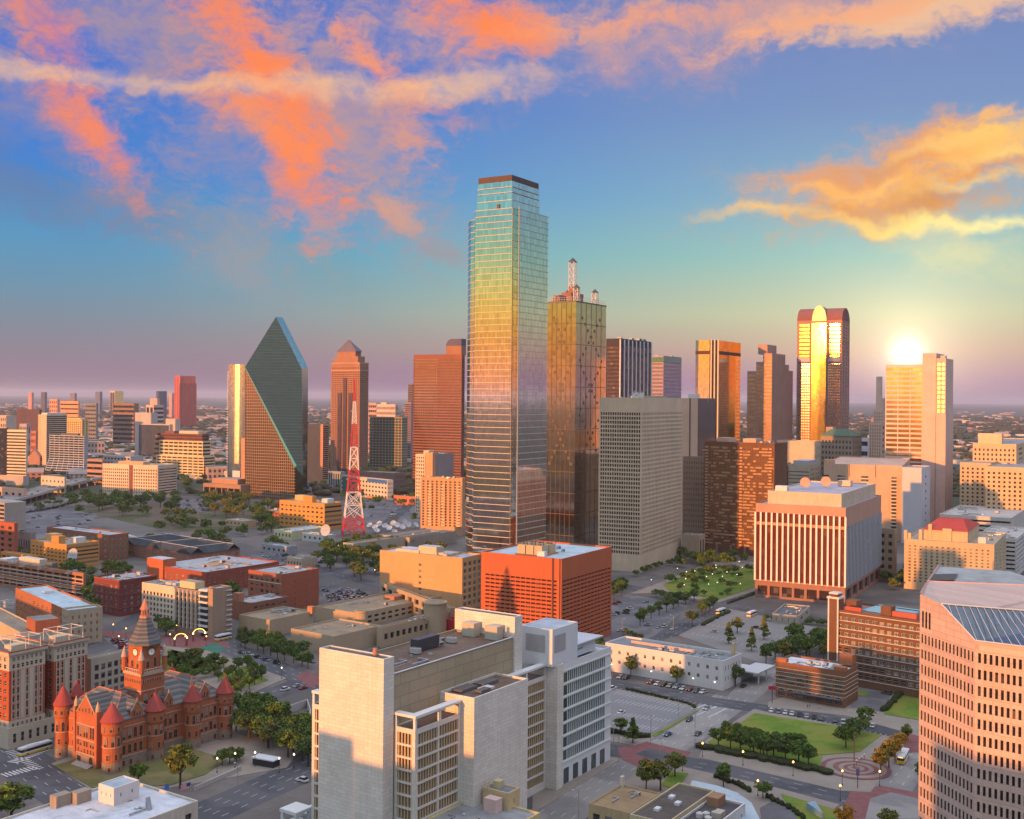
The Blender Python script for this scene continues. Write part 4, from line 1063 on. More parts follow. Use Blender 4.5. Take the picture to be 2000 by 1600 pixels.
    dormer(3.2, 20.8, 23.2, E, E + 1.4, E + 3.8, 6, 'R', 0)
    # turrets
    def turret(x, y, r, ze, zt, zb, wins):
        e = empty('turret', (x, y, 0)); e.parent = root
        mb = MB(); mb.cone(0, 0, zb[0], zb[1], r * 1.02, r * 1.02, 20); mb.build('turret_base', base, e, smooth=False) if zb[1] > zb[0] else None
        mb = MB(); mb.cone(0, 0, zb[1], ze - 4.6, r * .98, r * .98, 20, 0, False); mb.cone(0, 0, ze - 4.6, ze - 3.8, r * .98, r * 1.1, 20, 0, False); mb.cone(0, 0, ze - 3.8, ze, r * 1.1, r * 1.1, 20); mb.build('turret_wall', red, e)
        mb = MB(); mb.cone(0, 0, ze, ze + .35, r * 1.22, r * 1.24, 20); mb.cone(0, 0, ze + .35, zt, r * 1.24, .05, 20, 0, False); mb.tube((0, 0, zt - .3), (0, 0, zt + 1.3), .08); mb.cone(0, 0, zt + .5, zt + .9, .25, .05, 6); mb.build('conical_roof', cone, e)
        for z, w, h, arched, rr, angs in wins:
            for g in angs:
                t = R(g); inst('window', arch_mesh(w, h, arched), e, (rr * r * math.cos(t), rr * r * math.sin(t), z), t + math.pi / 2)
        mb = MB()
        for z in (9.3, ze - 4.0): mb.cone(0, 0, z, z + .3, r * 1.03, r * 1.03, 20)
        mb.build('string_course', st, e)
    ring = (-100, -140, -60, -180); 
    top = (ZT := (0,))[0]
    for (x, y, r, ze, zt) in ((0, 0, 3.4, 18.2, 25.0), (18.2, 0, 3.2, 18.2, 25.0), (35.2, 0, 3.0, 18.0, 24.6), (50.6, 0, 3.0, 18.0, 24.6), (0, 30.5, 2.9, 19.0, 26.5), (50, 32, 2.8, 18, 24)):
        turret(x, y, r, ze, zt, (0, 4.0), ((ze - 3.0, .8, 1.4, False, 1.11, (-175, -130, -90, -45)), (9.8, 1.0, 3.4, True, .99, (-165, -120, -85, -45)), (5, .9, 2.0, False, .99, (-150, -100, -60)), (1.2, .8, 1.4, False, 1.03, (-140, -80))))
    for (x, y) in ((6, 31), (36, 31)): 
        mb = MB(); mb.cone(x, y, E, E + 4, 2.2, 2.2, 14, 0); mb.build('turret_wall', red, root); mb = MB(); mb.cone(x, y, E + 4, E + 10, 2.7, .05, 14, 0, False); mb.build('conical_roof', cone, root)
    # pinnacles beside the gable
    for y in (6.85, 20.15):
        mb = MB(); mb.cone(-1.2, y, E + 3.4, E + 4.6, .8, .8, 10); mb.cone(-1.2, y, E + 4.6, E + 7.0, .8, .1, 10); mb.build('pinnacle', paint((.5, .34, .22), .8), root)
    # wall windows
    def row(face, c, ss, z, w, h, arched=True):
        for s in ss:
            if face == 'R': inst('window', arch_mesh(w, h, arched), root, (s, c, z))
            else: inst('window', arch_mesh(w, h, arched), root, (c, s, z), -math.pi / 2)
    for z, h in ((10.2, 3.6), (4.9, 3.2)):
        row('R', .5, (5.2, 7.6, 10.0, 12.4), z, 1.25, h); row('R', .5, (39.8, 42.0, 44.2, 46.2), z, 1.25, h); row('R', 3.2, (22.6, 25.0, 27.4, 29.8), z, 1.5 if z < 6 else 1.2, h)
    row('R', .2, (5, 8, 11, 40, 43, 46), .9, 1.0, 1.8, False)
    for s in (9.6, 13.5, 17.4):
        for d in (-.75, .75): row('L', -1.6, (s + d,), 10.2, 1.1, 4.2); row('L', -1.6, (s + d,), 6.9, 1.0, 1.9, False)
    row('L', -1.6, (8.6, 10.4, 12.3, 14.2, 16.0, 18.0), 4.5, .75, 1.6)
    row('L', .5, (2.2 + 2, 22.6, 24.6), 10.4, 1.0, 3.4); row('L', .5, (22.6, 24.6), 5, 1.0, 3.0)
    for s in (9.8, 13.5, 17.2): inst('entrance_arch', arch_mesh(2.4, 3.6, True, 'door'), root, (-1.9, s, .25), -math.pi / 2)
    # clock tower
    T = empty('clock_tower', (21.8, 11.6, -5.6)); T.parent = root; T.scale = (1.1, 1.1, 1); hw = 4.7
    mb = MB(); mb.box(-hw, -hw, E + 3, hw, hw, 36.5, 0, False); mb.box(-hw * .80, -hw * .80, 36.5, hw * .80, hw * .80, 46.4, 0, False); mb.build('tower_wall', red, T)
    mb = MB(); mb.box(-hw - .35, -hw - .35, 35.4, hw + .35, hw + .35, 36.55); mb.box(-hw - .2, -hw - .2, 29.6, hw + .2, hw + .2, 30.0); mb.build('string_course', st, T)
    mb = MB(); e = hw + .2
    for i in range(4): 
        c_ = [(-e, -e), (e, -e), (e, e), (-e, e)]; p, q = c_[i], c_[(i + 1) % 4]; mb.tube((*p, 37.6), (*q, 37.6), .12, 4)
        for j in range(8): u = j / 8; mb.tube((p[0] + (q[0] - p[0]) * u, p[1] + (q[1] - p[1]) * u, 36.5), (p[0] + (q[0] - p[0]) * u, p[1] + (q[1] - p[1]) * u, 37.6), .09, 4)
    mb.build('balustrade', paint((.62, .5, .4)), T)
    mb = MB(); k = hw * 1.02
    prof = [(46.4, k), (47.0, k), (49.6, k * .72), (53.0, k * .50), (56.0, k * .30)]
    for (z0, r0), (z1, r1) in zip(prof, prof[1:]):
        mb.cone(0, 0, z0, z1, r0 * 1.25, r1 * 1.25, 8, 0, False, R(22.5))
    mb.build('spire_roof', slate, T)
    mb = MB(); mb.cone(0, 0, 56, 57, 1.9, 1.7, 8, 0, True, R(22.5))
    for i in range(8): t = i * math.pi / 4; mb.tube((1.2 * math.cos(t), 1.2 * math.sin(t), 57), (1.2 * math.cos(t), 1.2 * math.sin(t), 59.2), .16, 4)
    mb.cone(0, 0, 59.2, 59.6, 1.7, 1.6, 8, 0); mb.cone(0, 0, 59.6, 63.5, 1.5, .05, 8, 0); mb.tube((0, 0, 63.2), (0, 0, 65.5), .07)
    mb.build('lantern', paint((.48, .20, .12), .7), T)
    for sx_, sy_ in ((-1, -1), (1, -1), (1, 1), (-1, 1)):
        mb = MB(); x, y = sx_ * hw, sy_ * hw; mb.cone(x, y, 36.5, 41.5, .95, .95, 10, 0); mb.build('corner_turret', red, T)
        mb = MB(); mb.cone(x, y, 41.5, 41.8, 1.15, 1.15, 10); mb.cone(x, y, 41.8, 45.8, 1.1, .05, 10, 0, False); mb.build('stone_cone', paint((.42, .33, .28), .8), T)
    fm = MB(); k = 20
    for i in range(k):
        t0, t1 = 2 * math.pi * i / k, 2 * math.pi * (i + 1) / k
        fm.poly([(0, -.08, 0), (1.25 * math.cos(t0), -.08, 1.25 * math.sin(t0)), (1.25 * math.cos(t1), -.08, 1.25 * math.sin(t1))], 0)
        fm.quad((1.25 * math.cos(t0), -.1, 1.25 * math.sin(t0)), (1.25 * math.cos(t1), -.1, 1.25 * math.sin(t1)), (1.5 * math.cos(t1), -.1, 1.5 * math.sin(t1)), (1.5 * math.cos(t0), -.1, 1.5 * math.sin(t0)), 1)
    for i in range(12):
        t = math.pi * i / 6; fm.quad(*[(r * math.cos(t + w_), -.09, r * math.sin(t + w_)) for r, w_ in ((.9, -.06), (.9, .06), (1.18, .06), (1.18, -.06))], 1)
    for t, r, w_ in ((R(95), 1.0, .09), (R(20), .7, .12)): fm.quad(*[(q * math.cos(t) - p * math.sin(t), -.11, q * math.sin(t) + p * math.cos(t)) for q, p in ((-.1, -w_ / 2), (r, -w_ / 2), (r, w_ / 2), (-.1, w_ / 2))], 1)
    clk = fm.mesh('clock_face', [emit((.75, .72, .62), .12), paint((.03, .03, .03))])
    inst('clock_face', clk, T, (0, -hw * .80, 43.6)); inst('clock_face', clk, T, (-hw * .80, 0, 43.6), -math.pi / 2)
    for s in (-1.5, 1.5):
        inst('window', arch_mesh(1.1, 3.4), T, (s, -hw * .80, 37.9)); inst('window', arch_mesh(1.1, 3.4), T, (-hw * .80, s, 37.9), -math.pi / 2)
    for s in (-2.9, 0, 2.9):
        inst('window', arch_mesh(1.5, 5.8), T, (s, -hw, 22.6)); inst('window', arch_mesh(1.5, 5.8), T, (-hw, s, 22.6), -math.pi / 2)
    for i in range(9):
        s = -3.9 + i * .975; inst('window', arch_mesh(.5, 1.2, False), T, (s, -hw, 32.6)); inst('window', arch_mesh(.5, 1.2, False), T, (-hw, s, 32.6), -math.pi / 2)
    mb = MB()
    for i in range(5): mb.box(-5.0 + i * .6, 8.5, .0, -1.9, 18.5, .3 + i * .22)
    mb.build('steps', paint((.4, .36, .32)), root)
courthouse()
# white marble court building in the foreground
def court():
    P = (-35.9, 321.0, 70.0, 25.0, 60.0)
    b = Bld('court_building', 'large white marble office block with windowless end wall and tan roof storey, front centre', 'office building', 0, 0, 34, 0, 0, 0, P=P)
    B = b.B; mar = wall((.68, .64, .58), .17, .75, 1.1, 'marble'); tan = wall((.40, .33, .22), .12, .85, 3.4, 'tan'); br = roofmat((.15, .105, .08)); wh = wl((.62, .63, .62), var=.08)
    g = winmat((.03, .028, .026)); fr = paint((.6, .57, .52), .7)
    h1 = b.z(757, 1288, 0, 0)
    b.blk(mar, z1=h1, A=4.6, B=B, roof=br, ph=.5)
    b.blk(tan, x0=4.65, y0=.6, A=62.3, B=B - 1.0, z0=38, z1=54.6, roof=br, ph=.8)
    b.blk(wl((.10, .09, .08)), x0=4.65, y0=4, A=62.3, B=B - 6, z0=0, z1=37.9, roof=None, part='inner_wall')
    b.blk(mar, x0=67, A=4.6, z1=61.5, roof=br, ph=.5)
    b.box('parapet_coping', paint((.6, .6, .62)), 4.7, .3, 54.7, 62, .5, .25)
    # bay wing with tan fins behind a frame
    def baywing(x0, y0, A, Bd, z1, nR, nL, faces='RL'):
        z0 = 2.5; nst = 10; fl = (z1 - 5.2 - z0) / nst
        b.blk(fr, (nR, nst, .93, .88, 1.2, z0, .9, 1.0), (nL, nst, .9, .88, 1.2, z0, .9, 1.0) if nL else None, x0=x0, y0=y0, A=A, B=Bd, z1=z1 - 4.0, roof=br, ph=.3, gl=glass((.05, .04, .03), .1, 0, (2, 4), .2, key='bw'), part='frame')
        fb = MB(); zt = z1 - 5.3
        n = int(A / 1.35)
        for i in range(n):
            x = x0 + 1.0 + (A - 2) * (i + .5) / n; fb.box(x - .33, y0 + .15, z0 + .2, x + .2, y0 + .9, zt)
        if nL:
            n = int(Bd / 1.35)
            for i in range(n): y = y0 + 1.0 + (Bd - 2) * (i + .5) / n; fb.box(x0 + .15, y - .3, z0 + .2, x0 + .9, y + .25, zt)
        fb.build('sunshade_fins', wl((.42, .32, .2)), b.root)
        sb = MB()
        for j in range(1, nst):
            z = z0 + fl * j; sb.box(x0 + .92, y0 - .12, z - .32, x0 + A - .9, y0 + .14, z + .32)
            if nL: sb.box(x0 - .12, y0 + .92, z - .32, x0 + .14, y0 + Bd - .9, z + .32)
        sb.build('spandrel', fr, b.root)
        tb = MB()
        for x in (x0, x0 + A * .52, x0 + A - .9): tb.box(x, y0, z1 - 4.0, x + .8, y0 + .8, z1 - .7)
        if nL: tb.box(x0, y0 + Bd - .9, z1 - 4, x0 + .8, y0 + Bd - .1, z1 - .7)
        tb.box(x0 - .3, y0 - .3, z1 - .7, x0 + A, y0 + 2.4, z1); tb.box(x0 - .3, y0 + 2.4, z1 - .7, x0 + 2.2, y0 + Bd, z1)
        tb.build('roof_frame', wh, b.root)
    baywing(5.2, -7.5, 21.8, 7.8, 43.8, 2, 1)
    baywing(4.0, B + .1, 22, 6.5, 45.5, 2, 1)
    baywing(56.6, -2.4, 27, 8, 43.2, 2, 0)
    # windowless white block
    b.blk(mar, x0=27.05, y0=-12.4, A=29.4, B=13, z1=45, roof=br, ph=.7)
    for (x, y, a_, c) in ((31, -5, 8, 4), (41, -6, 8, 4), (34, -10, 5, 2.5)): b.box('skylight', paint((.12, .12, .13), .3), x, y, 44.4, a_, c, .9)
    b.box('skylight_frame', paint((.55, .55, .55)), 37, -9.5, 44.4, 5, 3, .7, )
    # right hand office wing
    b.blk(mar, x0=83.7, y0=-6.6, A=4.2, B=10, z1=43, roof=br, ph=.4)
    gw = glass((.03, .11, .11), .1, .15, (1.6, 4.5), .3, (.22, .26, .24), key='gw')
    b.blk(wh, (20, 7, .80, .78, 2.6, 8.0, 4.4, .22), None, x0=87.95, y0=-5.6, A=35.5, B=30, z1=42.4, gl=gw, roof=(.42, .44, .48))
    cb = MB()
    for j in range(7):
        z = 8 + 31.6 * j / 7 + .7; cb.box(88.3, -5.62, z, 92.0, -5.603, z + 3.3)
    cb.build('corner_window', glass((.05, .10, .09), .06, .2, (1.9, 3), .3, key='cw'), b.root)
    b.bands(wh, 'R', 8, .5, .35, 8.0, 39.8, x0=88, y0=-5.6, A=35.4, B=1)
    for i in range(5):
        gb = MB(); gb.box(90 + i * 6.4, -5.64, .3, 93.5 + i * 6.4, -5.603, 5.6); gb.build('ground_floor_window', glass((.05, .08, .08), .08, .1, (2, 3), .3, key='gf'), b.root)
    b.blk(wl((.58, .60, .62), var=.06), x0=82.2, y0=-5.4, A=17, B=13, z0=42.5, z1=55.4, roof=(.36, .40, .46), ph=.2, part='penthouse_wall')
    lv = MB(); lv.box(82.13, -2.5, 47, 82.19, 5.5, 53); lv.box(83.5, -5.46, 47, 91, -5.403, 53); lv.build('louvre', wl((.34, .33, .33)), b.root)
    b.blk(wl((.58, .60, .62), var=.06), (1, 1, .55, .35, 1, 1.4, 6, .3), None, x0=89, y0=-3.6, A=26, B=16, z0=42.45, z1=46.8, roof=None, gl=glass((.08, .45, .32), .1, 0, (2, 2), .1, key='gy'), part='penthouse_wall')
    b.box('roof_overhang', wl((.45, .47, .52)), 87.6, -5.2, 46.85, 30.5, 20, .5)
    # roof plant
    b.box('roof_plant', paint((.05, .05, .06), .4), 33, 14, 53.9, 11, 3, 4.0)
    for i in range(2): b.box('air_unit', paint((.42, .40, .34)), 62.4, 4 + i * 9.5, 53.9, 3.5, 5, 4.5)
    b.clutter(9, 53.85, 8, 2, 50, 20, seed=12, big=.8)
    c = MB(); c.cone(3.2, 6, h1 - .5, h1 + 1.8, .7, .7, 10); c.build('chimney', wl((.4, .2, .13)), b.root)
    cr = MB(); rnd = random.Random(5)
    for i in range(60):
        x, y = rnd.uniform(7, 64), rnd.uniform(2, 22); l_ = rnd.uniform(1, 3.5); cr.quad((x, y, 53.83), (x + l_, y, 53.83), (x + l_, y + .2, 53.83), (x, y + .2, 53.83))
    cr.build('roof_seams', paint((.045, .035, .03)), b.root)
    # stair pavilion at the left foot
    sp = MB(); X0, Y0 = 0, B + 9
    for x in (0, 5.5): 
        for y in (0, 5.5): sp.box(X0 + x, Y0 + y, 0, X0 + x + 1, Y0 + y + 1, 8)
    sp.box(X0 - .2, Y0 - .2, 8.002, X0 + 6.8, Y0 + 6.8, 9); sp.box(X0, Y0, 4.2, X0 + 6.6, Y0 + 6.5, 4.6); sp.build('stair_pavilion', wh, b.root)
    s2 = MB(); s2.box(X0 + 8, Y0 + 3, 0, X0 + 22, Y0 + 8, 5.5); s2.build('terrace_wall', wh, b.root)
court()
# pink granite tower at the right edge, polygonal plan with a glazed slanted top
def pink():
    pk = wall((.54, .40, .345), .14, .6, 1.6, 'pink')
    near = 292.0
    e0 = at(1797, 1160, near); zt = e0.z
    root = empty('pink_tower', (e0.x, near, 0), 0, 'pink granite tower with rows of dark windows and a sloping blue skylight, right edge', 'skyscraper')
    P = lambda x, y, D: (lambda p: (p.x - e0.x, p.y - near, p.z))(at(x, y, D))
    gl = glass((.022, .018, .018), .12, 0, (1.6, 3.9), .10, (.2, .13, .1), key='pkw', spec=.35)
    q0 = Vector((0, 0)); q1 = Vector(P(1905, 1252, 270)[:2]); d2 = (Vector(P(2000, 1252, 262.6)[:2]) - q1).normalized(); q2 = q1 + d2 * 26
    zrow = H - 448 * near / F
    def facet(a, c, nb, dpt):
        e = empty('facet', (a.x, a.y, 0), math.atan2(c.y - a.y, c.x - a.x)); e.parent = root
        L = (c - a).length; mb = MB(); n = int(zrow / 3.95)
        gridwall(mb, 'R', L, 8, 0, 0, zrow - n * 3.95, zrow, (nb, n, .52, .60, 0, 0, .35, dpt))
        mb.quad((0, 0, 0), (L, 0, 0), (L, 0, zrow - n * 3.95), (0, 0, zrow - n * 3.95))
        mb.build('wall', pk, e)
        gb = MB(); gb.quad((.05, dpt - .002, 0), (L - .05, dpt - .002, 0), (L - .05, dpt - .002, zrow), (.05, dpt - .002, zrow)); gb.build('glazing', gl, e)
        return e, L
    eA, LA = facet(q0, q1, 15, .14)
    eB, LB = facet(q1, q2, 19, .35)
    S4 = q0.lerp(q1, .4); z4 = H - (uv(1838, 1180)[1]) * (near + S4.y) / F; z1_ = P(1905, 1252, 270)[2]; z2_ = z1_ + .6
    B1 = P(1812, 1136, 313); B2 = P(2060, 1146, 313); J2 = P(2060, 1198, 280)
    M = MB()
    M.poly([(0, 0, zrow), (q1.x, q1.y, zrow), (q1.x, q1.y, z1_), (S4.x, S4.y, z4), (0, 0, zt)])
    M.quad((q1.x, q1.y, zrow), (q2.x, q2.y, zrow), (q2.x, q2.y, z2_), (q1.x, q1.y, z1_))
    M.poly([(0, 0, zt), (S4.x, S4.y, z4), J2, B2, B1])
    bx, by = B1[0], B1[1]
    M.quad((0, 0, 0), (0, 0, zt), (bx, by, B1[2]), (bx, by, 0)); M.quad((bx, by, 0), (bx, by, B1[2]), (bx + 14, by + 30, B1[2]), (bx + 14, by + 30, 0))
    M.build('upper_wall', pk, root)
    S_ = MB(); S_.poly([(S4.x, S4.y, z4), (q1.x, q1.y, z1_), (q2.x, q2.y, z2_), (q2.x + 12, q2.y + 20, z2_ + 4), J2]); S_.build('skylight', glass((.04, .085, .14), .10, .2, (2, 2), 0, key='sky'), root)
    bars = MB(); J = Vector((S4.x, S4.y, z4)); Q1 = Vector((q1.x, q1.y, z1_)); Q2 = Vector((q2.x, q2.y, z2_)); JJ = Vector(J2)
    for i in range(1, 16):
        tt = i / 16; a_ = J.lerp(JJ, tt); b2 = Q1.lerp(Q2, max(0, tt * 1.25 - .22)) if tt > .18 else J.lerp(Q1, tt / .18)
        bars.tube(a_ + Vector((0, -.05, .12)), b2 + Vector((0, -.05, .12)), .08, 4)
    for a_, b2 in ((J, Q1), (Q1, Q2), (J, JJ)): bars.tube(a_ + Vector((0, -.05, .1)), b2 + Vector((0, -.05, .1)), .2, 4)
    bars.build('skylight_bars', paint((.45, .47, .5)), root)
    rf = MB(); rf.poly([(B1[0] + .3, B1[1] + .3, B1[2]), (B2[0], B2[1] + .3, B2[2]), (B2[0], B2[1] + 28, B2[2]), (B1[0] + 14, B1[1] + 29, B1[2])]); rf.build('roof', roofmat((.3, .32, .32)), root)
    pr = MB(); pr.tube((0, 0, zt), B1, .3, 4); pr.tube(B1, (B1[0] + 14, B1[1] + 29, B1[2] + .3), .3, 4); pr.tube(B1, B2, .3, 4); pr.build('parapet_coping', paint((.5, .3, .25)), root)
    pit = MB(); pit.poly([(B1[0] + 1, B1[1] + 2, B1[2] + .1), (B1[0] + 8, B1[1] + 2, B1[2] + .1), (B1[0] + 14, B1[1] + 14, B1[2] + .1), (B1[0] + 6, B1[1] + 13, B1[2] + .1)]); pit.build('roof_pit', paint((.03, .03, .03)), root)
    # first short window strip at the left edge above the rows
    sw = MB()
    for i in range(3): 
        x = 1.0 + i * 1.45; sw.box(x, -.03, zrow + 1.0, x + .75, -.003, zrow + 5.2)
    o = sw.build('window_strip', gl, eA)
    for j in (0,): pass
pink()
BW = dict(mode='obj')
# orange lit blank block and red block
b = quick('office_block', 'big orange lit block with one column of windows and dark windows on its right side', 903, -1195, 31, 742, 942, 1090, wl((.56, .32, .15), var=.14), (4, 7, .62, .66, 2.5, 2, .5, .6), (1, 7, .055, .5, 5, 1.5, 16, .5), roof=(.50, .52, .58), mode='obj', wk='three', frame=FRAME)
A, B, h = b.A, b.B, b.h
for (x, y, w_, d, hh) in ((.3, .35, 8, 14, 9), (.2, .55, 14, 18, 4), (.45, .2, 10, 10, 3)): b.box('penthouse', wl((.58, .47, .32)), A * x * .6, B * y, h - .9, w_, d, hh * .6, (.5, .52, .58))
b.clutter(8, h - .9, seed=21)
b = quick('office_block', 'vivid red block with slotted window rows and cooling towers on a pale blue roof', 1097, 590, 31, 940, 1195, 1092, wl((.44, .115, .05), var=.16), (14, 17, .84, .42, 11, 3, 1.2, .9), (14, 17, .84, .44, 11, 3, 2.6, .9), roof=(.40, .50, .56), gl=glass((.06, .02, .015), .2, 0, (2, 3), .15, key='rb'))
A, B, h = b.A, b.B, b.h
b.fins(paint((.06, .02, .015)), 'L', 1, 1.2, .06, 0, h, y0=5.0, B=.1, name='joint'); b.fins(paint((.06, .02, .015)), 'L', 1, .8, .06, 0, h, y0=.9, B=.1, name='joint')
for i in range(3):
    for j in range(2): 
        c = b.box('cooling_tower', wl((.50, .38, .24)), 7 + j * 9, B * .32 + i * 5.2, h - .2, 6.5, 4.6, 4.8)
        mb = MB(); [mb.cone(10.2 + j * 9, B * .32 + i * 5.2 + q, h + 4.6, h + 5.5, 1.0, .9, 10) for q in (1.2, 3.4)]; mb.build('fan', paint((.12, .1, .09)), b.root)
b.box('plinth', wl((.45, .2, .1)), 6, B * .3, h - .85, 18, 17, .6); b.box('air_unit', paint((.6, .6, .6)), 4.5, B * .26, h - .85, 3, 4.5, 3); b.clutter(6, h - .9, seed=4)
# office block with white fins and a tan penthouse
b = Bld('office_block', 'rust glass office block with white vertical fins and a cream penthouse', 'office building', 1652, -1182, 29, 1476, 1721, 992)
A, B, h = b.A, b.B, b.h
pk = wl((.45, .27, .20)); b.blk(pk, None, (1, 1, .985, 1, 6, 1, .3, .5), z0=11, gl=glass((.22, .05, .03), .1, .45, (2.6, 3.7), .3, (.3, .14, .08), key='fin'), roof=(.36, .34, .38))
b.blk(wl((.30, .16, .12)), (6, 1, .8, .8, 1, 1, 1, 1.4), (7, 1, .8, .75, 2, .5, 1, 1.4), z1=11.2, roof=None, gl=glass((.05, .03, .03)))
b.fins(paint((.72, .70, .68), .5), 'L', 17, 1.15, .9, 11.5, h - 6); b.fins(paint((.66, .68, .74), .5), 'R', 28, .42, .5, 11.5, h - 13)
mb = MB(); mb.quad((.1, -.05, 11.5), (A, -.05, 11.5), (A, -.05, h - 13), (.1, -.05, h - 13)); mb.build('glazing', glass((.02, .024, .032), .2, .1, (2, 3), .1, key='fin2', spec=.3), b.root)
b.bands(wl((.5, .28, .18)), 'L', 1, 2.0, .3, h - 13.5, h - 13.5)
x0, y0 = 4.0, b.B * .1; b.blk(wl((.56, .45, .34)), (3, 1, .06, .3, 3, 4, 3, .3), None, x0=5, y0=4, A=A * .95, B=B * .82, z0=h - .9, z1=h + 8.5, roof=(.38, .36, .42))
for (x, y) in ((.35, .62), (.5, .45)):
    mb = MB(); mb.cone(0, 0, 0, .5, 3.6, 3.6, 18); o = mb.build('satellite_dish', wl((.55, .33, .22)), b.root, (A * x, B * y, h + 12.5)); o.rotation_euler = (R(80), 0, R(-60))
    mb = MB(); mb.tube((A * x + .6, B * y, h + 8), (A * x + .6, B * y, h + 12.5), .4); mb.build('dish_stand', paint((.3, .3, .3)), b.root)
b.box('penthouse', wl((.6, .42, .3)), A * .7, B * .25, h + 8, 8, 9, 4); b.box('air_unit', wl(WHITE), A * .1, B * .7, h + 8, 6, 8, 3.5)
quick('office_block', 'tan flank block tucked behind the finned rust office block', 1748, 840, 31, 1700, 1752, 1035, wl((.36, .27, .19)), (3, 12, .4, .5, 3, 4), (3, 6, .5, .5, 2, 2))
# slab with balconies behind it
b = Bld('apartment_tower', 'long orange and tan slab with stacked white balcony columns', 'apartment building', 1763, 1080, 22, 1608, 1778, 910)
A, B, h = b.A, b.B, b.h; b.blk(wl((.52, .36, .25)), None, None, roof=(.5, .35, .28))
for k in (.07, .42, .72, .92):
    mb = MB(); dk = MB(); w_ = B * .1 if k > .3 else B * .07
    for j in range(26): z = h - 14 - j * 3.4; mb.box(-1.5, B * k, z, -.005, B * k + w_, z + 1.15); 
    dk.box(-.12, B * k + .3, 10, -.004, B * k + w_ - .3, h - 11)
    mb.build('balcony_stack', wl((.60, .52, .42)), b.root); dk.build('balcony_doors', glass((.05, .04, .035), .15), b.root)
b.box('stair_tower', wl((.56, .34, .22)), 2, B * .86, h - 1, 7, B * .13, 5); b.fins(paint((.1, .07, .06)), 'L', 4, .8, .1, h - 12, h)
quick('office_slab', 'blank lavender white slab with one column of small windows', 1800, 1060, 31, 1762, 1817, 914, wl((.50, .50, .54), var=.08), (1, 9, .12, .35, 6, 3), None)
# stepped orange block at the right edge
for (lb, xc, D, xl, xr, yt, nR, nL, c) in (
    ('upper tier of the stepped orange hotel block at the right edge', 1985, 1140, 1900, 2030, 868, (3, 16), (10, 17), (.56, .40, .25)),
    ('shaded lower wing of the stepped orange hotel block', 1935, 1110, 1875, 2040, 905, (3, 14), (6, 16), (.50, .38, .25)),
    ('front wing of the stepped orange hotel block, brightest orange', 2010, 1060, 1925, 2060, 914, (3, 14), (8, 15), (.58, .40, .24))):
    b = quick('hotel_block', lb, xc, D, 31, xl, xr, yt, wl(c), (*nR, .4, .5, 3, 6), (*nL, .42, .5, 4, 6), cl=4)
    if yt == 868: b.box('penthouse', wl((.6, .46, .3)), 6, b.B * .35, b.h - .9, 12, b.B * .55, 11)
b = quick('parking_garage', 'white parking garage with dark slots behind the red roofed block', 1985, 860, 31, 1905, 2012, 1052, wl((.55, .52, .50)), (1, 8, 1, .42, 2, 2, .6, 1), (1, 8, 1, .42, 2, 2, .6, 1), roof=(.4, .38, .36)); b.clutter(6, b.h - .9, seed=2, big=1.4)
b = quick('parking_garage', 'upper white garage deck with parked cars behind the red roofed block', 1975, 980, 31, 1835, 2005, 1012, wl((.52, .48, .44)), None, (1, 7, 1, .4, 2, 2, .6, 1), roof=(.4, .38, .36)); b.clutter(8, b.h - .9, seed=6, big=1.6)
b = quick('hotel_building', 'cream stone block with a red tiled hipped penthouse and chimneys', 1942, 780, 29, 1766, 1965, 1064, wl((.50, .39, .26)), (3, 10, .35, .5, 4, 5), (15, 12, .42, .52, 3.5, 5, 2, .5), roof=(.38, .3, .24), mode='obj', wk='sash')
A, B, h = b.A, b.B, b.h
x0, y0, aw, bw = 5, B * .30, A * .8, B * .5
b.box('penthouse_wall', wl((.55, .42, .27)), x0, y0, h - .9, aw, bw, 8)
mb = MB(); z0, z1 = h + 7.1, h + 13; c = [(x0 - .6, y0 - .6, z0), (x0 + aw + .6, y0 - .6, z0), (x0 + aw + .6, y0 + bw + .6, z0), (x0 - .6, y0 + bw + .6, z0)]; d = [(x0 + aw * .4, y0 + bw * .2, z1), (x0 + aw * .6, y0 + bw * .2, z1), (x0 + aw * .6, y0 + bw * .8, z1), (x0 + aw * .4, y0 + bw * .8, z1)]
for i in range(4): mb.quad(c[i], c[(i + 1) % 4], d[(i + 1) % 4], d[i])
mb.poly(d); mb.build('tiled_roof', wl((.42, .055, .04)), b.root)
for (x, y, hh) in ((1.2, .80, 8), (2.5, .93, 5), (4.2, .70, 12), (1, .97, 7)): b.box('chimney', wl((.56, .42, .26)), x, B * y, h - .9, 2.0, 2.2, hh)
b.box('gable_dormer', wl((.56, .43, .27)), 3.5, y0 + bw * .35, h - .9, 2, 6, 9.5); b.box('air_unit', wl(WHITE), 5, B * .1, h - .9, 5, 5, 4.5); b.clutter(7, h - .9, 3, 1, A - 5, B * .28, seed=8)
# brown brick block with white bands and corner tower
b = Bld('brick_building', 'dark brown brick warehouse block with white bands and a white trimmed corner turret', 'building', 1860, 500, 42, 1622, 1900, 1222)
A, B, h = b.A, b.B, b.h; bk = wall((.17, .085, .05), .2, .85, .35, 'bb')
b.blk(bk, None, (15, 8, .62, .5, 2.2, 4, 3, .35), roof=(.24, .13, .11), mode='obj', wk='three', frame=paint((.55, .58, .55)))
b.bands(paint((.58, .54, .48)), 'L', 9, .28, .18, 4, h - 1.2); b.box('corner_turret', bk, -1.0, B - 4.5, 0, 5.5, 5.2, h + 5)
tb = MB()
for y in (B - 4.6, B + .1): tb.box(-1.35, y, 0, -1.003, y + .7, h + 5)
tb.box(-1.6, B - 5, h + 5, 5, B + 1.2, h + 5.9); tb.box(-1.2, B - 4.2, h + 7.2, 4, B + .4, h + 7.8); tb.build('turret_trim', paint((.62, .6, .57)), b.root)
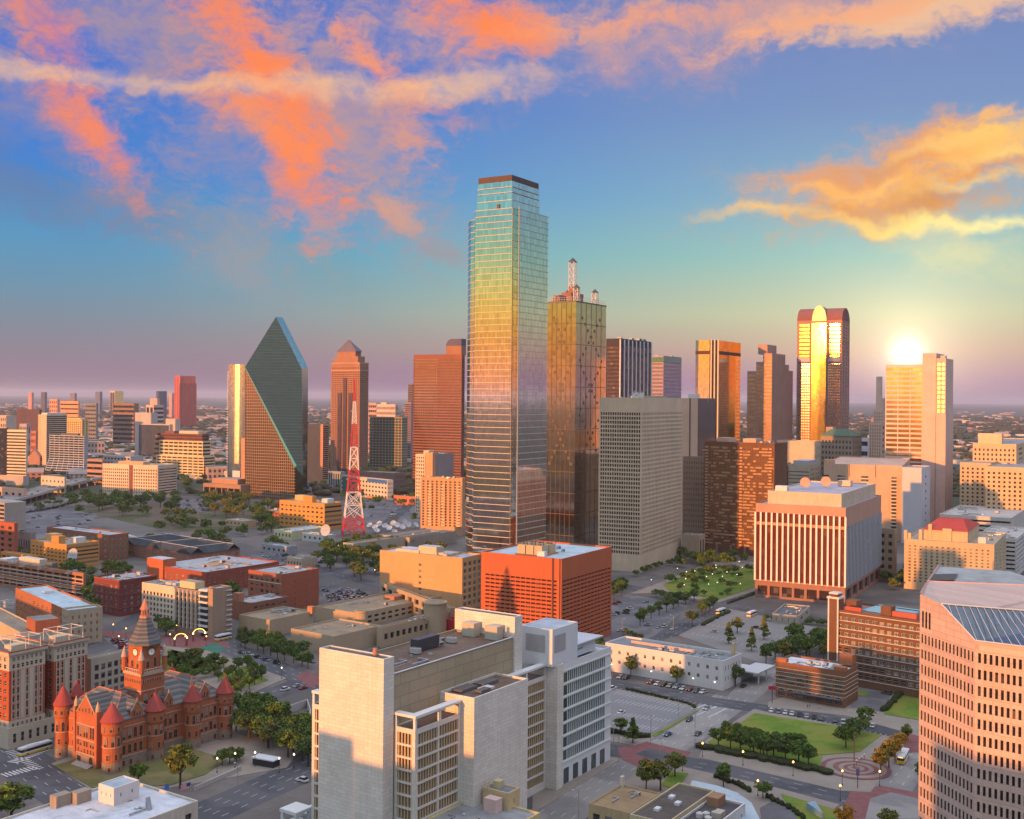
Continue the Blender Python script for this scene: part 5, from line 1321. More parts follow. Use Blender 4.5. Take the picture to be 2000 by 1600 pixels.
b.box('turret_lantern', bk, -.6, B - 3.6, h + 5.9, 4, 3.6, 1.3); b.box('roof_deck', paint((.20, .42, .48)), 9, B * .42, h - .85, 20, B * .38, .5)
b.box('penthouse', bk, 2, B * .5, h - .9, 5, 5, 5); b.box('penthouse', bk, 8, B * .84, h - .9, 6, 5, 4.5); b.box('stair_house', wl((.42, .12, .08)), 3, B * .3, h - .9, 3, B * .2, 3); b.box('roof_screen', wl((.45, .09, .06)), 2, B * .75, h - .9, 1, 8, 2.5)
# small brick office block with pale roof
b = quick('brick_building', 'five storey brown brick block with arched ground floor and pale roof by the lawn', 1650, -1384, 36, 1515, 1676, 1312, wall((.24, .11, .06), .2, .85, .35, 'b5'), (6, 5, .32, .5, 2.2, .6, 1, .3), (7, 5, .76, .58, 3.2, .5, .6, .35), roof=(.58, .60, .64), mode='obj', wk='grid', frame=paint((.20, .20, .18)))
A, B, h = b.A, b.B, b.h; b.bands(paint((.55, .46, .36)), 'LR', 6, .25, .15, 4.6, h - 2.6)
for (x, y, a_, c, hh) in ((-.1, -.1, 3.5, 5, 1.6), (-.1, B - 5, 3, 5.1, 1.4), (A - 5, 1, 5.1, 6, 4.6)): b.box('parapet_block', wall((.34, .13, .06), .2), x, y, h - .02, a_, c, hh)
b.box('awning', paint((.12, .14, .18)), -2.2, 1.5, 3.6, 2.1, B * .68, .25); b.clutter(10, h - .9, 3, 3, A - 9, B - 8, seed=31, big=.7)
am = MB()
for i in range(7):
    y = .6 + (B - 1.2) * (i + .5) / 7
    n = 8; r = (B - 1.2) / 7 * .40
    for k in range(n): t0, t1 = math.pi * k / n, math.pi * (k + 1) / n; am.quad(*[(-.1, y + q * math.cos(t), 3.4 + q * .55 * math.sin(t)) for q, t in ((r, t0), (r + .35, t0), (r + .35, t1), (r, t1))])
am.build('arch_trim', paint((.55, .46, .36)), b.root)
# long white two storey building
b = quick('white_building', 'long low whitewashed building with a cluttered grey roof and glowing door lamps', 1413, -1350, 36, 1182, 1448, 1291, wl((.60, .57, .56), var=.12), (6, 2, .3, .45, 1.5, 2.5, 1, .3), (13, 2, .28, .38, 1.6, 3.0, 1, .3), roof=(.20, .22, .24), mode='obj', wk='two')
A, B, h = b.A, b.B, b.h; b.clutter(26, h - .9, 2, 2, A - 4, B * .7, seed=17, big=.7)
b.box('roof_monitor', wl((.5, .36, .3)), A * .45, B * .3, h - .9, 1, B * .55, 1.6); b.box('chimney', wl((.55, .40, .22)), A * .8, 2, h - .9, 1.4, 1.4, 6); b.box('loading_shed', wl((.42, .44, .46)), A, 1, 0, 16, 13, 5)
b.box('loading_canopy', paint((.45, .48, .5)), A - 1, -9, 5.4, 20, 10, .6); [b.box('canopy_post', paint((.5, .5, .45)), A + 1 + i * 9, -8.5, 0, .5, .5, 5.4) for i in range(2)]
lm = MB()
for i in range(6): y = 4 + i * (B - 8) / 5; lm.box(-.35, y, 3.4, -.004, y + .5, 3.7)
lm.build('wall_lamp', emit((.9, 1.0, .75), 3.0), b.root)
quick('low_building', 'small flat roofed station beside the row of conical trees', 1560, -1222, 25, 1508, 1582, 1203, wl((.36, .31, .25)), (2, 1, .3, .5, 1, 1), (4, 1, .1, .6, 1, .5), roof=(.12, .13, .14), cl=5)
# beige convention hall
cv = wl((.40, .31, .205), var=.10); rf = (.27, .215, .15)
b = quick('convention_hall', 'low beige windowless hall, left box behind the street trees', 527, 628, 36, 467, 612, 1211, cv, roof=rf); b.clutter(6, b.h - .9, b.A * .5, 1, b.A * .4, b.B * .8, seed=3)
b.box('duct_tower', wl((.42, .2, .1)), b.A - 3, -2, b.h - 1, 3, 4, 4)
b = quick('convention_hall', 'low beige windowless hall, right box with a thin white roof edge', 652, 585, 36, 568, 744, 1243, cv, roof=rf); b.clutter(5, b.h - .9, seed=5, big=.6)
h0 = b.h
b = quick('convention_hall', 'rear beige roof wing reaching toward the orange block', 700, 655, 36, 616, 880, 1198, cv, (14, 2, .6, .5, 2, 1), None, roof=rf); b.clutter(8, b.h - .9, seed=8, big=.8); b.box('roof_box', wl((.40, .18, .1)), b.A * .55, b.B * .4, b.h - .9, 16, 9, 2.4)
b2 = quick('convention_hall', 'upper beige hall wing with a row of deep square windows', 880, 650, 60, 742, 890, 1188, cv, None, (10, 2, .6, .62, 1.5, 2, 1, 1), roof=(.33, .29, .24))
for i, (x, y, D, r) in enumerate(((850, 1175, 640, 6.5), (706, 1192, 635, 3.6))):
    p = at(x, y, D); z = p.z; e = empty('stair_drum', (p.x, p.y, 0), 0, ('large' if i == 0 else 'small') + ' round beige stair drum with windows on the convention hall', 'stair drum')
    mb = MB(); mb.cone(0, 0, 0, z, r, r, 24, 0, False); mb.cone(0, 0, z - .8, z, r * 1.08, r * 1.08, 24, 0, True); mb.build('drum_wall', cv, e)
    mb = MB(); mb.cone(0, 0, z, z + .1, r * .9, r * .9, 24); mb.build('roof', roofmat(rf), e)
    for j in range(16): t = 2 * math.pi * j / 16; inst('window', window_mesh(1.3 if i == 0 else .8, 2.0, DFRAME, winmat(), 'plain'), e, ((r + .02) * math.cos(t) + .0, (r + .02) * math.sin(t), z - 3.2), t + math.pi / 2)
quick('convention_hall', 'low beige hall wing with deep windows in front of the round drums', 746, 604, 36, 736, 884, 1226, cv, (12, 1, .6, .55, 2.4, 2.5, 1, .9), None, roof=rf, cl=4)
rp = quick('red_pavilion', 'bright crimson open box beside the convention hall drums', 890, 640, 31, 856, 905, 1212, paint((.55, .04, .05)), roof=(.3, .04, .04))
# ---- west end brick blocks (left middle)
b = quick('brick_building', 'plain brick block with white string line and a blank brick right side', 550, 700, 36, 485, 623, 1122, wall((.33, .115, .065), .18, .85, .4, 'w1'), (2, 5, .10, .22, 4, 2, 12, .3), (6, 5, .5, .52, 2.4, 2, 1, .35), roof=(.34, .36, .38), mode='obj', wk='sash', frame=DFRAME)
b.bands(paint((.55, .5, .45)), 'L', 1, .4, .15, b.h - 6, b.h - 6); b.clutter(6, b.h - .9, seed=9)
b = quick('brick_building', 'low brick annex with wide dark windows below the plain brick block', 491, 668, 36, 446, 564, 1178, wall((.27, .12, .075), .2, .85, .4, 'w2'), (6, 3, .6, .45, 1.5, 1, 1, .35), None, roof=(.34, .35, .37), mode='obj', wk='grid', frame=DFRAME, cl=6); b.box('stair_house', wl((.33, .15, .09)), 1, b.B * .6, b.h - .9, 4, 5, 5)
b = quick('brick_building', 'wide red brick block with an inner court, red parapet and grey roof', 402, 760, 36, 291, 545, 1118, wall((.32, .085, .05), .15, .85, .4, 'w3'), (14, 5, .34, .42, 2.2, 2, 1, .35), (9, 4, .45, .5, 3.5, 2, 1, .35), roof=(.36, .37, .39), mode='obj', wk='sash', cl=18)
b.box('stair_tower', wl((.48, .13, .055)), -1.2, b.B * .72, 0, 11, b.B * .29, b.h + 4.5, (.42, .45, .5)); b.box('light_court', wl((.42, .26, .15)), b.A * .35, b.B * .35, b.h - .88, b.A * .35, b.B * .22, .35)
b = quick('brick_building', 'dark red brick corner block with arched sash windows by the plaza', 233, -1205, 36, 184, 307, 1134, wall((.21, .055, .045), .15, .85, .4, 'w4'), (5, 5, .38, .55, 2.6, 1.5, 2, .3), (5, 5, .38, .55, 2.6, 1.5, 1, .3), roof=(.36, .36, .38), mode='obj', wk='sash', cl=8)
b.bands(wl((.3, .10, .07)), 'LR', 3, .35, .3, 5, b.h - .6)
b = Bld('office_block', 'cream and white office block with tall mullions, corner balconies and a brown blank shaft', 'office building', 412, -1246, 33, 277, 446, 1157)
A, B, h = b.A, b.B, b.h; cr = wl((.56, .49, .38))
b.blk(cr, None, (9, 6, .52, .6, 4, 3, .6, .5), y0=B * .52, B=B * .48, z1=h, roof=(.3, .28, .25), mode='obj', wk='two', frame=DFRAME)
b.blk(wl((.30, .22, .16)), None, (7, 7, .9, .72, 2, 3, .4, .4), y0=B * .16, x0=1.2, B=B * .36, A=A * .8, z1=h - .5, roof=(.3, .28, .25), gl=glass((.10, .06, .045), .1, .3, (2, 3), .2, key='mm'))
b.fins(paint((.62, .58, .5)), 'L', 7, .5, 1.3, 3, h - 1, x0=1.2, y0=B * .16, B=B * .35)
mb = MB()
for j in range(8): mb.box(-1.6, B * .02, 2.4 + j * 3.3, 2, B * .145, 3.3 + j * 3.3)
mb.build('balcony_stack', paint((.6, .6, .6)), b.root); b.box('balcony_core', paint((.03, .03, .03)), .2, B * .03, 0, 3, B * .11, h - 2)
b.blk(wl((.33, .235, .165)), x0=-1.0, y0=-2.6, A=5, B=B * .02 + 2.5, z1=h + 2.2, roof=(.4, .4, .42)); b.blk(wl((.33, .235, .165)), x0=4, y0=-2.5, A=A - 4, B=B * .15, z1=h + 2, roof=(.4, .4, .42))
b.bands(paint((.5, .5, .5)), 'R', 9, .6, .8, 3, h, x0=A - 4, y0=-2.5, A=4, B=1); b.box('penthouse', wl((.58, .48, .30)), 4, B * .3, h - .9, 7, B * .22, 4, (.35, .28, .2)); b.box('penthouse', wl((.45, .45, .45)), 4, B * .58, h - .9, 6, B * .15, 2); b.clutter(8, h - .9, 2, B * .5, A * .8, B * .4, seed=10)
b = quick('parking_garage', 'brick faced open parking garage with white slab edges, left edge', 163, 741, 33, -60, 168, 1120, wall((.36, .16, .09), .2), None, (16, 5, .84, .55, 1.5, .6, .5, 1.4), roof=(.33, .35, .37), gl=paint((.012, .012, .014)))
b.bands(paint((.55, .53, .5)), 'L', 5, .35, .15, 3.2, b.h - 4.4); b.box('stair_house', wl((.58, .52, .42)), 5, b.B * .42, b.h - .9, 6, b.B * .18, 4.5); b.box('air_unit', paint((.12, .13, .13)), 4, b.B * .3, b.h - .9, 4, 8, 3.5); b.box('stair_house', wl((.6, .62, .66)), 2, b.B * .68, b.h - .9, 10, b.B * .06, 2.5); b.clutter(8, b.h - .9, seed=12)
b = quick('brick_building', 'long orange brick building with a smooth pale blue roof and tan corner front', 133, 602, 50, 30, 199, 1193, wall((.40, .15, .065), .2, .85, .4, 'w7'), None, (12, 4, .35, .5, 2.2, 1, 1, .3), roof=(.40, .50, .56), mode='obj', wk='sash')
b.blk(wl((.42, .34, .235)), (5, 4, .34, .5, 2.4, 1, 1.2, .35), (3, 4, .34, .5, 2.4, 1, 1, .35), x0=-.25, y0=-.25, A=b.A + .5, B=9, z1=b.h + .3, roof=(.40, .50, .56), mode='obj', wk='sash'); b.box('roof_hatch', paint((.4, .5, .55)), 8, b.B * .7, b.h - .9, 6, 5, 1.4)
b = quick('brick_building', 'bright orange masonry school block with rows of small dark windows', 130, -1112, 34, 60, 194, 1064, wall((.56, .26, .07), .12), (1, 5, 1, .42, 1.6, 2, .5, .4), (9, 5, .5, .42, 3, 1.5, 1, .4), roof=(.3, .27, .24), mode='obj', wk='plain', cl=3)
b.box('stair_tower', wl((.55, .26, .08)), 2, b.B * .28, b.h - .9, 6, b.B * .2, 6); b.box('stair_tower', wl((.58, .34, .14)), 12, b.B * .75, b.h - .9, 8, b.B * .22, 5); b.box('air_unit', wl(WHITE), b.A * .5, b.B * .2, b.h - .9, 9, 7, 4)
quick('brick_building', 'low orange wing at the left foot of the orange school block', 62, -1114, 34, 2, 75, 1086, wall((.56, .26, .07), .12), None, (6, 2, .7, .35, 1, 1, .5, .4))
b = quick('brick_building', 'brown brick warehouse with pale green windows behind the orange school block', 213, -1096, 36, 91, 251, 1045, wall((.27, .115, .07), .2), (4, 4, .4, .4, 1.5, 1, 1, .3), (10, 4, .45, .42, 1.5, 1, 1, .3), roof=(.36, .39, .43), mode='obj', wk='plain', wg=winmat((.10, .30, .24)), cl=4)
b = quick('brick_building', 'red brick block cut off by the left picture edge', 28, 900, 34, -60, 35, 1022, wall((.38, .11, .06), .2), None, (6, 6, .45, .5, 2, 1), roof=(.4, .38, .38))
b = Bld('shed_building', 'large shed with a grey sloping roof beside the brown brick warehouse', 'shed', 265, 965, 36, 160, 295, 1028)
A, B = b.A, b.B; h = 7; mb = MB(); mb.box(0, 0, 0, A, B, h, 0, False); mb.poly([(0, 0, h), (0, B, h), (0, B * .5, h + 5)]); mb.poly([(A, 0, h), (A, B, h), (A, B * .5, h + 5)]); mb.build('wall', wl((.38, .38, .30)), b.root)
mb = MB(); mb.quad((-.5, -.5, h), (A + .5, -.5, h), (A + .5, B * .5, h + 5.1), (-.5, B * .5, h + 5.1)); mb.quad((-.5, B + .5, h), (A + .5, B + .5, h), (A + .5, B * .5, h + 5.1), (-.5, B * .5, h + 5.1)); mb.build('roof', roofmat((.38, .36, .38)), b.root)
b = Bld('apartment_block', 'broad brick block around courts under a black pitched roof with pale ridges', 'apartment building', 374, -1108, 41, 236, 468, 1083)
A, B, h = b.A, b.B, b.h; b.blk(wall((.28, .13, .085), .2), (14, 3, .4, .5, 1.2, 1, 1, .3), (12, 3, .4, .5, 1.2, 1, 1, .3), roof=None, mode='obj', wk='sash')
w2 = A * .26; v2 = B * .2; hh = 4.5
def gab(x0, x1, y0, y1, along):
    mb = MB()
    if along == 'x': ym = (y0 + y1) / 2; mb.quad((x0, y0, h), (x1, y0, h), (x1, ym, h + hh), (x0, ym, h + hh)); mb.quad((x0, y1, h), (x1, y1, h), (x1, ym, h + hh), (x0, ym, h + hh)); mb.poly([(x0, y0, h), (x0, y1, h), (x0, ym, h + hh)]); e = ((x0, ym, h + hh), (x1, ym, h + hh))
    else: xm = (x0 + x1) / 2; mb.quad((x0, y0, h), (x0, y1, h), (xm, y1, h + hh), (xm, y0, h + hh)); mb.quad((x1, y0, h), (x1, y1, h), (xm, y1, h + hh), (xm, y0, h + hh)); e = ((xm, y0, h + hh), (xm, y1, h + hh))
    mb.build('roof', roofmat((.045, .055, .065), .3), b.root); rb = MB(); rb.tube(*e, .3, 4); rb.build('roof_ridge', paint((.4, .36, .36)), b.root)
gab(-.5, A + .5, -.5, v2, 'x'); gab(-.5, A + .5, B * .4, B * .4 + v2, 'x'); gab(-.5, A + .5, B - v2, B + .5, 'x'); gab(-.4, w2, 0, B, 'y'); gab(A - w2, A + .4, 0, B, 'y')
mb = MB(); mb.quad((1, 1, h - 3), (A - 1, 1, h - 3), (A - 1, B - 1, h - 3), (1, B - 1, h - 3)); mb.build('court_floor', roofmat((.3, .24, .2)), b.root)
# hotel with red cornices in the left foreground
def hotel():
    b = Bld('hotel_building', 'cream stone hotel with dark red brick bays and steel frames on two roof towers', 'hotel', 18, -1464, 33, -70, 90, 1276)
    A, B, h = b.A, b.B, b.h; cr = wl((.50, .42, .32), var=.15); rb = wl((.36, .085, .04)); kw = dict(mode='obj', wk='sash', frame=paint((.6, .55, .47)))
    rf = (.16, .14, .12)
    h2 = b.z(180, 1268, A * 2.2, 0)
    for i, x0 in enumerate((0, A * 1.22)):
        b.blk(cr, (7, 2, .5, .6, .4, 3.0, 1.0, .4), (7, 2, .5, .6, .4, 3.0, 1, .4), x0=x0, y0=0, A=A * .98, B=B * .8, z0=0, z1=10.5, roof=None, ph=.05, **kw)
        b.blk(rb, (7, 6, .58, .62, .3, .3, 1.0, .4), (7, 6, .5, .62, .3, .3, 1, .4), x0=x0 + .06, y0=.06, A=A * .98 - .1, B=B * .8 - .1, z0=10.5, z1=h - 7, roof=None, ph=.05, **kw)
        b.blk(cr, (7, 2, .56, .56, 1.4, .2, 1.0, .4), (7, 2, .5, .56, 1.4, .2, 1, .4), x0=x0, y0=0, A=A * .98, B=B * .8, z0=h - 7, z1=h, roof=rf, trim=(cr, .7, 1.0), **kw)
        vb = MB()
        for k_ in range(7):
            c_ = 1 + (A * .98 - 2) * (k_ + .5) / 7; w_ = (A * .98 - 2) / 7 * .34
            if k_ in (1, 3, 5) or True:
                for sgn in (-1, 1): vb.box(x0 + c_ + sgn * w_ - .16, -.05, 10.6, x0 + c_ + sgn * w_ + .16, .055, h - 7.1)
            for j_ in range(6):
                zz_ = 10.8 + (h - 18.1) * (j_ + .5) / 6 - (h - 18.1) / 12 * .78
                vb.box(x0 + c_ - w_ + .17, -.04, zz_ - .22, x0 + c_ + w_ - .17, .055, zz_ + .02)
        for k_ in (3,):
            c_ = 1 + (A * .98 - 2) * (k_ + .5) / 7; vb.box(x0 + c_ - 2.8, -.03, 10.6, x0 + c_ - .95, .054, h - 7.1); vb.box(x0 + c_ + .95, -.03, 10.6, x0 + c_ + 2.8, .054, h - 7.1)
        vb.build('stone_surround', cr, b.root)
        mb = MB(); mb.box(x0 - .8, -.8, h + .13, x0 + A + .2, -.5, h + .5); mb.box(x0 - .8, -.5, h + .13, x0 - .5, B * .8, h + .5); mb.build('roof_edge', rb, b.root)
        fr = MB(); zz = h + 4.6
        for x in (x0 + 1.5, x0 + A * .5, x0 + A - 1.5):
            for y in (1.5, 9): fr.tube((x, y, h - .9), (x, y, zz), .16, 4)
            fr.tube((x, 1.5, zz), (x, 9, zz), .16, 4)
        for y in (1.5, 9): fr.tube((x0 + 1.5, y, zz), (x0 + A - 1.5, y, zz), .16, 4)
        fr.tube((x0 + 1.5, 1.5, h), (x0 + 1.5, 9, zz), .1, 4); fr.build('steel_frame', paint((.6, .55, .5)), b.root)
        b.box('tank_house', wl((.55, .46, .33)), x0 + A * .2, 3.5, h - .9, A * .4, 4.5, 2.6)
    b.blk(wl((.10, .08, .07)), x0=A * .99, y0=5, A=A * .22, B=10, z1=h - 1, roof=rf)
    b.blk(cr, (10, 1, .4, .6, 1.4, 1, 1, .35), None, x0=-.6, y0=-.9, A=A * 2.22, B=6, z1=8.2, roof=(.4, .35, .3), **kw)
hotel()
b = quick('office_block', 'beige stone block with paired tall windows beside the courthouse', 178, 462, 31, 170, 262, 1287, wl((.40, .35, .27)), (6, 6, .62, .66, 2.5, 2, 1.2, .4), None, roof=(.24, .24, .25), mode='obj', wk='three', frame=DFRAME); b.clutter(10, b.h - .9, seed=41, big=.6)
b = quick('old_building', 'tan plastered block lit orange at the far left behind the hotel', 40, 520, 50, -60, 88, 1236, wl((.46, .36, .24)), None, None, roof=(.26, .21, .16)); b.box('stair_house', wall((.34, .12, .06), .2, .85, .4, 'sh'), 6, -2, 0, 11, 13, b.h + 5, (.2, .2, .2))
# bottom edge roofs
C = G(245, 1520, 14.0); a = R(34); r = Vector((math.sin(a), math.cos(a))); l = Vector((-math.cos(a), math.sin(a)))
b = Bld('flat_roofed_building', 'white flat roof with a small white stair house at the bottom left', 'building', 0, 0, 34, 0, 0, 0, P=(C.x - r.x * 60 - l.x * 34, C.y - r.y * 60 - l.y * 34, 60, 34, 14.0))
b.blk(wl((.50, .45, .38)), (10, 3, .4, .5, 2, 1), None, roof=(.47, .50, .55), ph=.7)
x, y = b.loc(222, 1575, 13.3); 
b.blk(wl((.62, .56, .54), var=.06), (2, 1, .1, .35, 1, 1.2, .5, .2), (3, 1, .13, .3, 1, 1.4, .4, .2), x0=x, y0=y, A=9.0, B=7.2, z0=13.28, z1=18.6, roof=(.36, .44, .50), ph=.25)
for px in ((110, 1580), (150, 1573)):
    x, y = b.loc(*px, 13.3); b.box('cooling_tower', wl((.30, .25, .2)), x, y, 13.3, 5, 3.2, 3.4)
st = MB(); x, y = b.loc(282, 1575, 13.3)
for i in range(8): st.box(x - i * .25, y - .9 - i * .45, 13.3, x + 1.4 - i * .25, y - .5 - i * .45, 16 - i * .33)
st.build('roof_stair', paint((.35, .36, .38)), b.root); b.clutter(5, 13.3, 10, 2, 45, 20, seed=2, big=.6)
b = Bld('flat_roofed_building', 'yellow walled building with a cream stair house on its grey roof, bottom centre', 'building', 0, 0, 34, 0, 0, 0, P=(*(G(960, 1640, 13).xy), 52, 24, 13))
x1 = (uv(1055, 1559)[0] / F * b.D - b.X) / (b.r.x - uv(1055, 1559)[0] / F * b.r.y); b.A = x1
b.blk(wl((.55, .46, .24)), (8, 3, .3, .5, 2, 1, 1, .3), None, roof=(.26, .27, .28), ph=.6, mode='obj', wk='sash')
x, y = b.loc(993, 1584, 12.4); b.blk(wl((.58, .44, .24)), (1, 1, .1, .4, 1, .3, 1, .2), (2, 1, .14, .45, 1, .4, .6, .2), x0=x, y0=y, A=6.0, B=9.4, z0=12.38, z1=17.6, roof=(.2, .22, .25), ph=.3)
b.box('elevator_house', wl((.56, .47, .27)), x + 2.5, y + 5, 17.3, 2.6, 2.4, 2.0); b.box('tank_house', wl((.62, .45, .42)), x - 4.4, y + 1.5, 12.4, 3.4, 4.4, 4.0)
mb = MB()
for i in range(3): mb.tube((x - .3, y + 7 + i * .9, 17), (x - .3, y + 7 + i * .9, 19.5), .16, 5)
mb.build('antenna', paint((.6, .45, .35)), b.root); b.clutter(7, 12.4, x0=1, y0=2, A=b.A - 12, B=20, seed=14, big=.55)
# tan brick and dark roofed pair, bottom right of centre
b = Bld('shop_building', 'tan brick shop building with a sandy roof and steel windows, bottom right of centre', 'shop', 0, 0, 34, 0, 0, 0, P=(*(G(1229, 1588, 10.5).xy), 40, 12, 10.5))
e = b.loc(1153, 1567, 10.5); e2 = b.loc(1300, 1531, 10.5); b.B = e[1]; b.A = 21.0
b.blk(wall((.42, .33, .19), .2, .85, .3, 'shp'), None, (3, 2, .55, .55, 1.8, .6, .6, .3), roof=(.27, .19, .11), ph=.5, mode='obj', wk='grid', frame=DFRAME); b.clutter(4, 10, seed=5, big=.6); b.box('chimney', wl((.55, .5, .42)), b.A - 1.4, b.B - 1.2, 9.9, 1.2, 1.0, 3.5)
X0, Y0 = b.X + b.r.x * .0 - b.l.x * 12.6, b.D - b.l.y * 12.6
b = Bld('shop_building', 'dark roofed brick building with pale side wall and round rooftop fans', 'shop', 0, 0, 34, 0, 0, 0, P=(X0, Y0, 34, 12.5, 10.2))
b.blk(wl((.45, .38, .25)), None, (2, 2, .5, .5, 1.5, .6), roof=(.10, .085, .075), ph=.6, mode='obj', wk='grid', frame=DFRAME)
for (x, y) in ((8, 7), (16, 4), (20, 8)): b.box('skylight', paint((.6, .62, .65), .3), x, y, 9.6, 2.4, 1.6, .8)
b = Bld('shop_building', 'lower black roofed annex with a white end wall and piled fan units', 'shop', 0, 0, 34, 0, 0, 0, P=(X0 - b.l.x * 11.2, Y0 - b.l.y * 11.2, 32, 11, 9.0))
b.blk(wl((.56, .56, .55)), (6, 2, .2, .4, 1.5, 1), (2, 2, .4, .5, 1.5, .6), roof=(.075, .07, .075), ph=.7, mode='obj', wk='two', frame=DFRAME)
for (x, y) in ((13, 4), (16, 6), (14.5, 7.5), (18, 4)):
    m_ = MB(); m_.cone(x, y, 8.3, 9.6, 1.1, 1.1, 12); m_.cone(x, y, 9.6, 9.9, .9, .6, 12); m_.build('fan_unit', paint((.5, .5, .48)), b.root)
b.box('air_unit', paint((.4, .36, .3)), 16, 1.5, 8.3, 4, 2.6, 1.8); b.box('brick_shed', wall((.3, .17, .1), .2), 25, 6, 8.3, 5.5, 4, 2.8)
# curved canopy roof behind them
mb = MB(); pts = [(1338, 1556), (1352, 1524), (1400, 1534), (1440, 1548), (1468, 1568), (1484, 1600), (1484, 1640), (1440, 1640), (1436, 1600), (1415, 1575), (1388, 1560)]
w3 = [G(x, y, 5.5) for x, y in pts]; mb.prism([(p.x, p.y) for p in reversed(w3)][::1], 4.9, 5.5); o = mb.build('canopy_roof', roofmat((.36, .44, .50), .1)); tag(o, 'curved pale blue canopy roof sweeping round the bottom right shops', 'canopy')
# ------------------------------------------------------------------ more mid-distance buildings, left centre
b = Bld('apartment_tower', 'orange concrete apartment tower with many stacked balconies beside the tallest tower', 'apartment building', 903, -1047, 20, 822, 909, 934)
A, B, h = b.A, b.B, b.h; b.blk(wl((.50, .30, .17)), None, (9, 17, .45, .62, 3, 8, .5, .8), gl=glass((.06, .02, .015), .15, .1, (2, 3), .1, key='oa'), roof=(.4, .36, .33))
for k in (.02, .40, .72):
    mb = MB(); [mb.box(-1.8, B * k, 9 + j * 2.95, -.01, B * k + B * .09, 10.1 + j * 2.95) for j in range(int((h - 12) / 2.95))]; mb.build('balcony_stack', wl((.60, .5, .36)), b.root)
b.clutter(8, h - .9, seed=3)
b = Bld('office_block', 'block with a pale checkered end, an orange shaft and a blank grey side', 'building', 845, 1250, 31, 812, 886, 888)
b.blk(wl((.30, .24, .24)), None, None, roof=(.4, .38, .36)); b.blk(wl((.56, .30, .16)), None, None, x0=-.8, y0=-.5, A=6, B=b.B * .42, z1=b.h + 2, roof=(.4, .3, .25)); b.blk(wl((.58, .48, .35)), None, (4, 16, .5, .5, 2, 5, .5, .6), x0=-.6, y0=b.B * .43, A=5, B=b.B * .56, roof=(.4, .36, .33))
b.box('penthouse', wl(CREAM), 2, b.B * .3, b.h, 10, b.B * .3, 4); b.clutter(4, b.h - .9, seed=8, big=1.3)
b = Bld('painted_building', 'low white and orange block with blue band and small windows behind the mast', 'building', 757, -977, 48, 665, 768, 938)
b.blk(wl((.56, .52, .46)), (4, 4, .5, .45, 2, 1), (15, 4, .5, .42, 2, 1, .6, .4), roof=(.52, .50, .52)); mb = MB(); mb.box(-.08, 1, b.h - 4.8, -.004, b.B * .42, b.h - .3); mb.build('blue_mural', paint((.05, .16, .50)), b.root); mb = MB(); mb.box(-.06, 1, .2, -.004, b.B * .42, 3.0); mb.build('orange_band', paint((.6, .28, .08)), b.root)
mb = MB(); mb.box(-.08, b.B * .62, 3, -.004, b.B * .95, b.h - 1); mb.build('green_mural', paint((.03, .22, .17)), b.root)
quick('office_block', 'flat brown roofed hall with a dark opening behind the painted block', 770, 1600, 31, 702, 792, 924, wl((.26, .17, .14)), (8, 3, .3, .5, 2, 2), None, roof=(.28, .21, .17))
quick('office_block', 'small blue grey block with vertical white ribs beside the orange slab tower', 668, 1650, 31, 641, 674, 922, wl((.3, .33, .36)), None, (6, 1, .5, .8, 1, 1))
b = Bld('brick_building', 'orange masonry block with many small windows and roof huts near the mast', 'building', 634, -1036, 36, 546, 668, 984)
A, B, h = b.A, b.B, b.h; b.blk(wall((.56, .27, .07), .12), (1, 5, 1, .42, 1.6, 2, .5, .4), (10, 5, .5, .42, 2.5, 1.2, 1, .4), roof=(.3, .27, .24), mode='obj', wk='plain')
b.box('stair_tower', wl((.55, .27, .09)), 2, B * .30, h - .9, 6, B * .2, 7); b.box('stair_tower', wl((.58, .38, .16)), 14, B * .68, h - .9, 8, B * .2, 5.5); b.box('air_unit', wl(WHITE), A * .55, B * .15, h - .9, 9, 8, 4)
b = Bld('brick_building', 'low red brick building with curved tan roofs in front of the prism tower', 'building', 600, 1200, 31, 505, 660, 962)
b.h = 9; b.blk(wl((.34, .12, .07)), None, (12, 2, .5, .4, 1, 1), z1=9, roof=(.34, .25, .18)); b.box('barrel_hut', wl((.56, .42, .24)), 12, b.B * .3, 8, 9, 12, 9); b.clutter(7, 8.1, seed=4, big=1.6)
b = quick('brick_building', 'flat bright orange red warehouse with a row of small windows', 826, -990, 38, 769, 830, 972, wl((.52, .17, .085)), None, (8, 1, .4, .3, 2, 4), roof=(.38, .3, .28), cl=4)
b = quick('arts_building', 'broad brown arts centre with tall posts under a heavy roof, by the parking lot', 470, -974, 31, 397, 500, 948, wl((.33, .20, .13)), None, (6, 1, .88, .7, 3, .5, 1, 2), roof=(.36, .28, .24)); b.box('upper_hall', wl((.38, .22, .14)), 12, b.B * .25, b.h - .9, b.A * .8, b.B * .7, 7, (.36, .3, .27)); b.box('sign_panel', paint((.5, .56, .62)), 40, b.B * .6, b.h + 6, .8, 14, 9)
b = quick('church_building', 'pale pink stucco building with arched front at the left edge below the slab', 46, 1380, 31, -20, 52, 955, wl((.62, .38, .28)), None, (5, 1, .4, .6, 3, 1.5), roof=(.4, .33, .3))
b = quick('office_block', 'low cream block beside the freeway ramp', 126, 1520, 31, 80, 130, 932, wl((.52, .46, .38)), None, (6, 2, .3, .3, 2, 1), roof=(.3, .3, .3))
quick('parking_garage', 'low brown striped garage between the black grid block and the square windowed block', 200, 1700, 28, 170, 206, 898, wl((.38, .24, .20)), None, (1, 4, 1, .45, 1, 1, .4, 1))
quick('apartment_block', 'grey white low block with balconies behind the square windowed block', 255, 1900, 24, 202, 280, 892, wl((.45, .42, .40)), None, (8, 4, .6, .45, 1, 1))
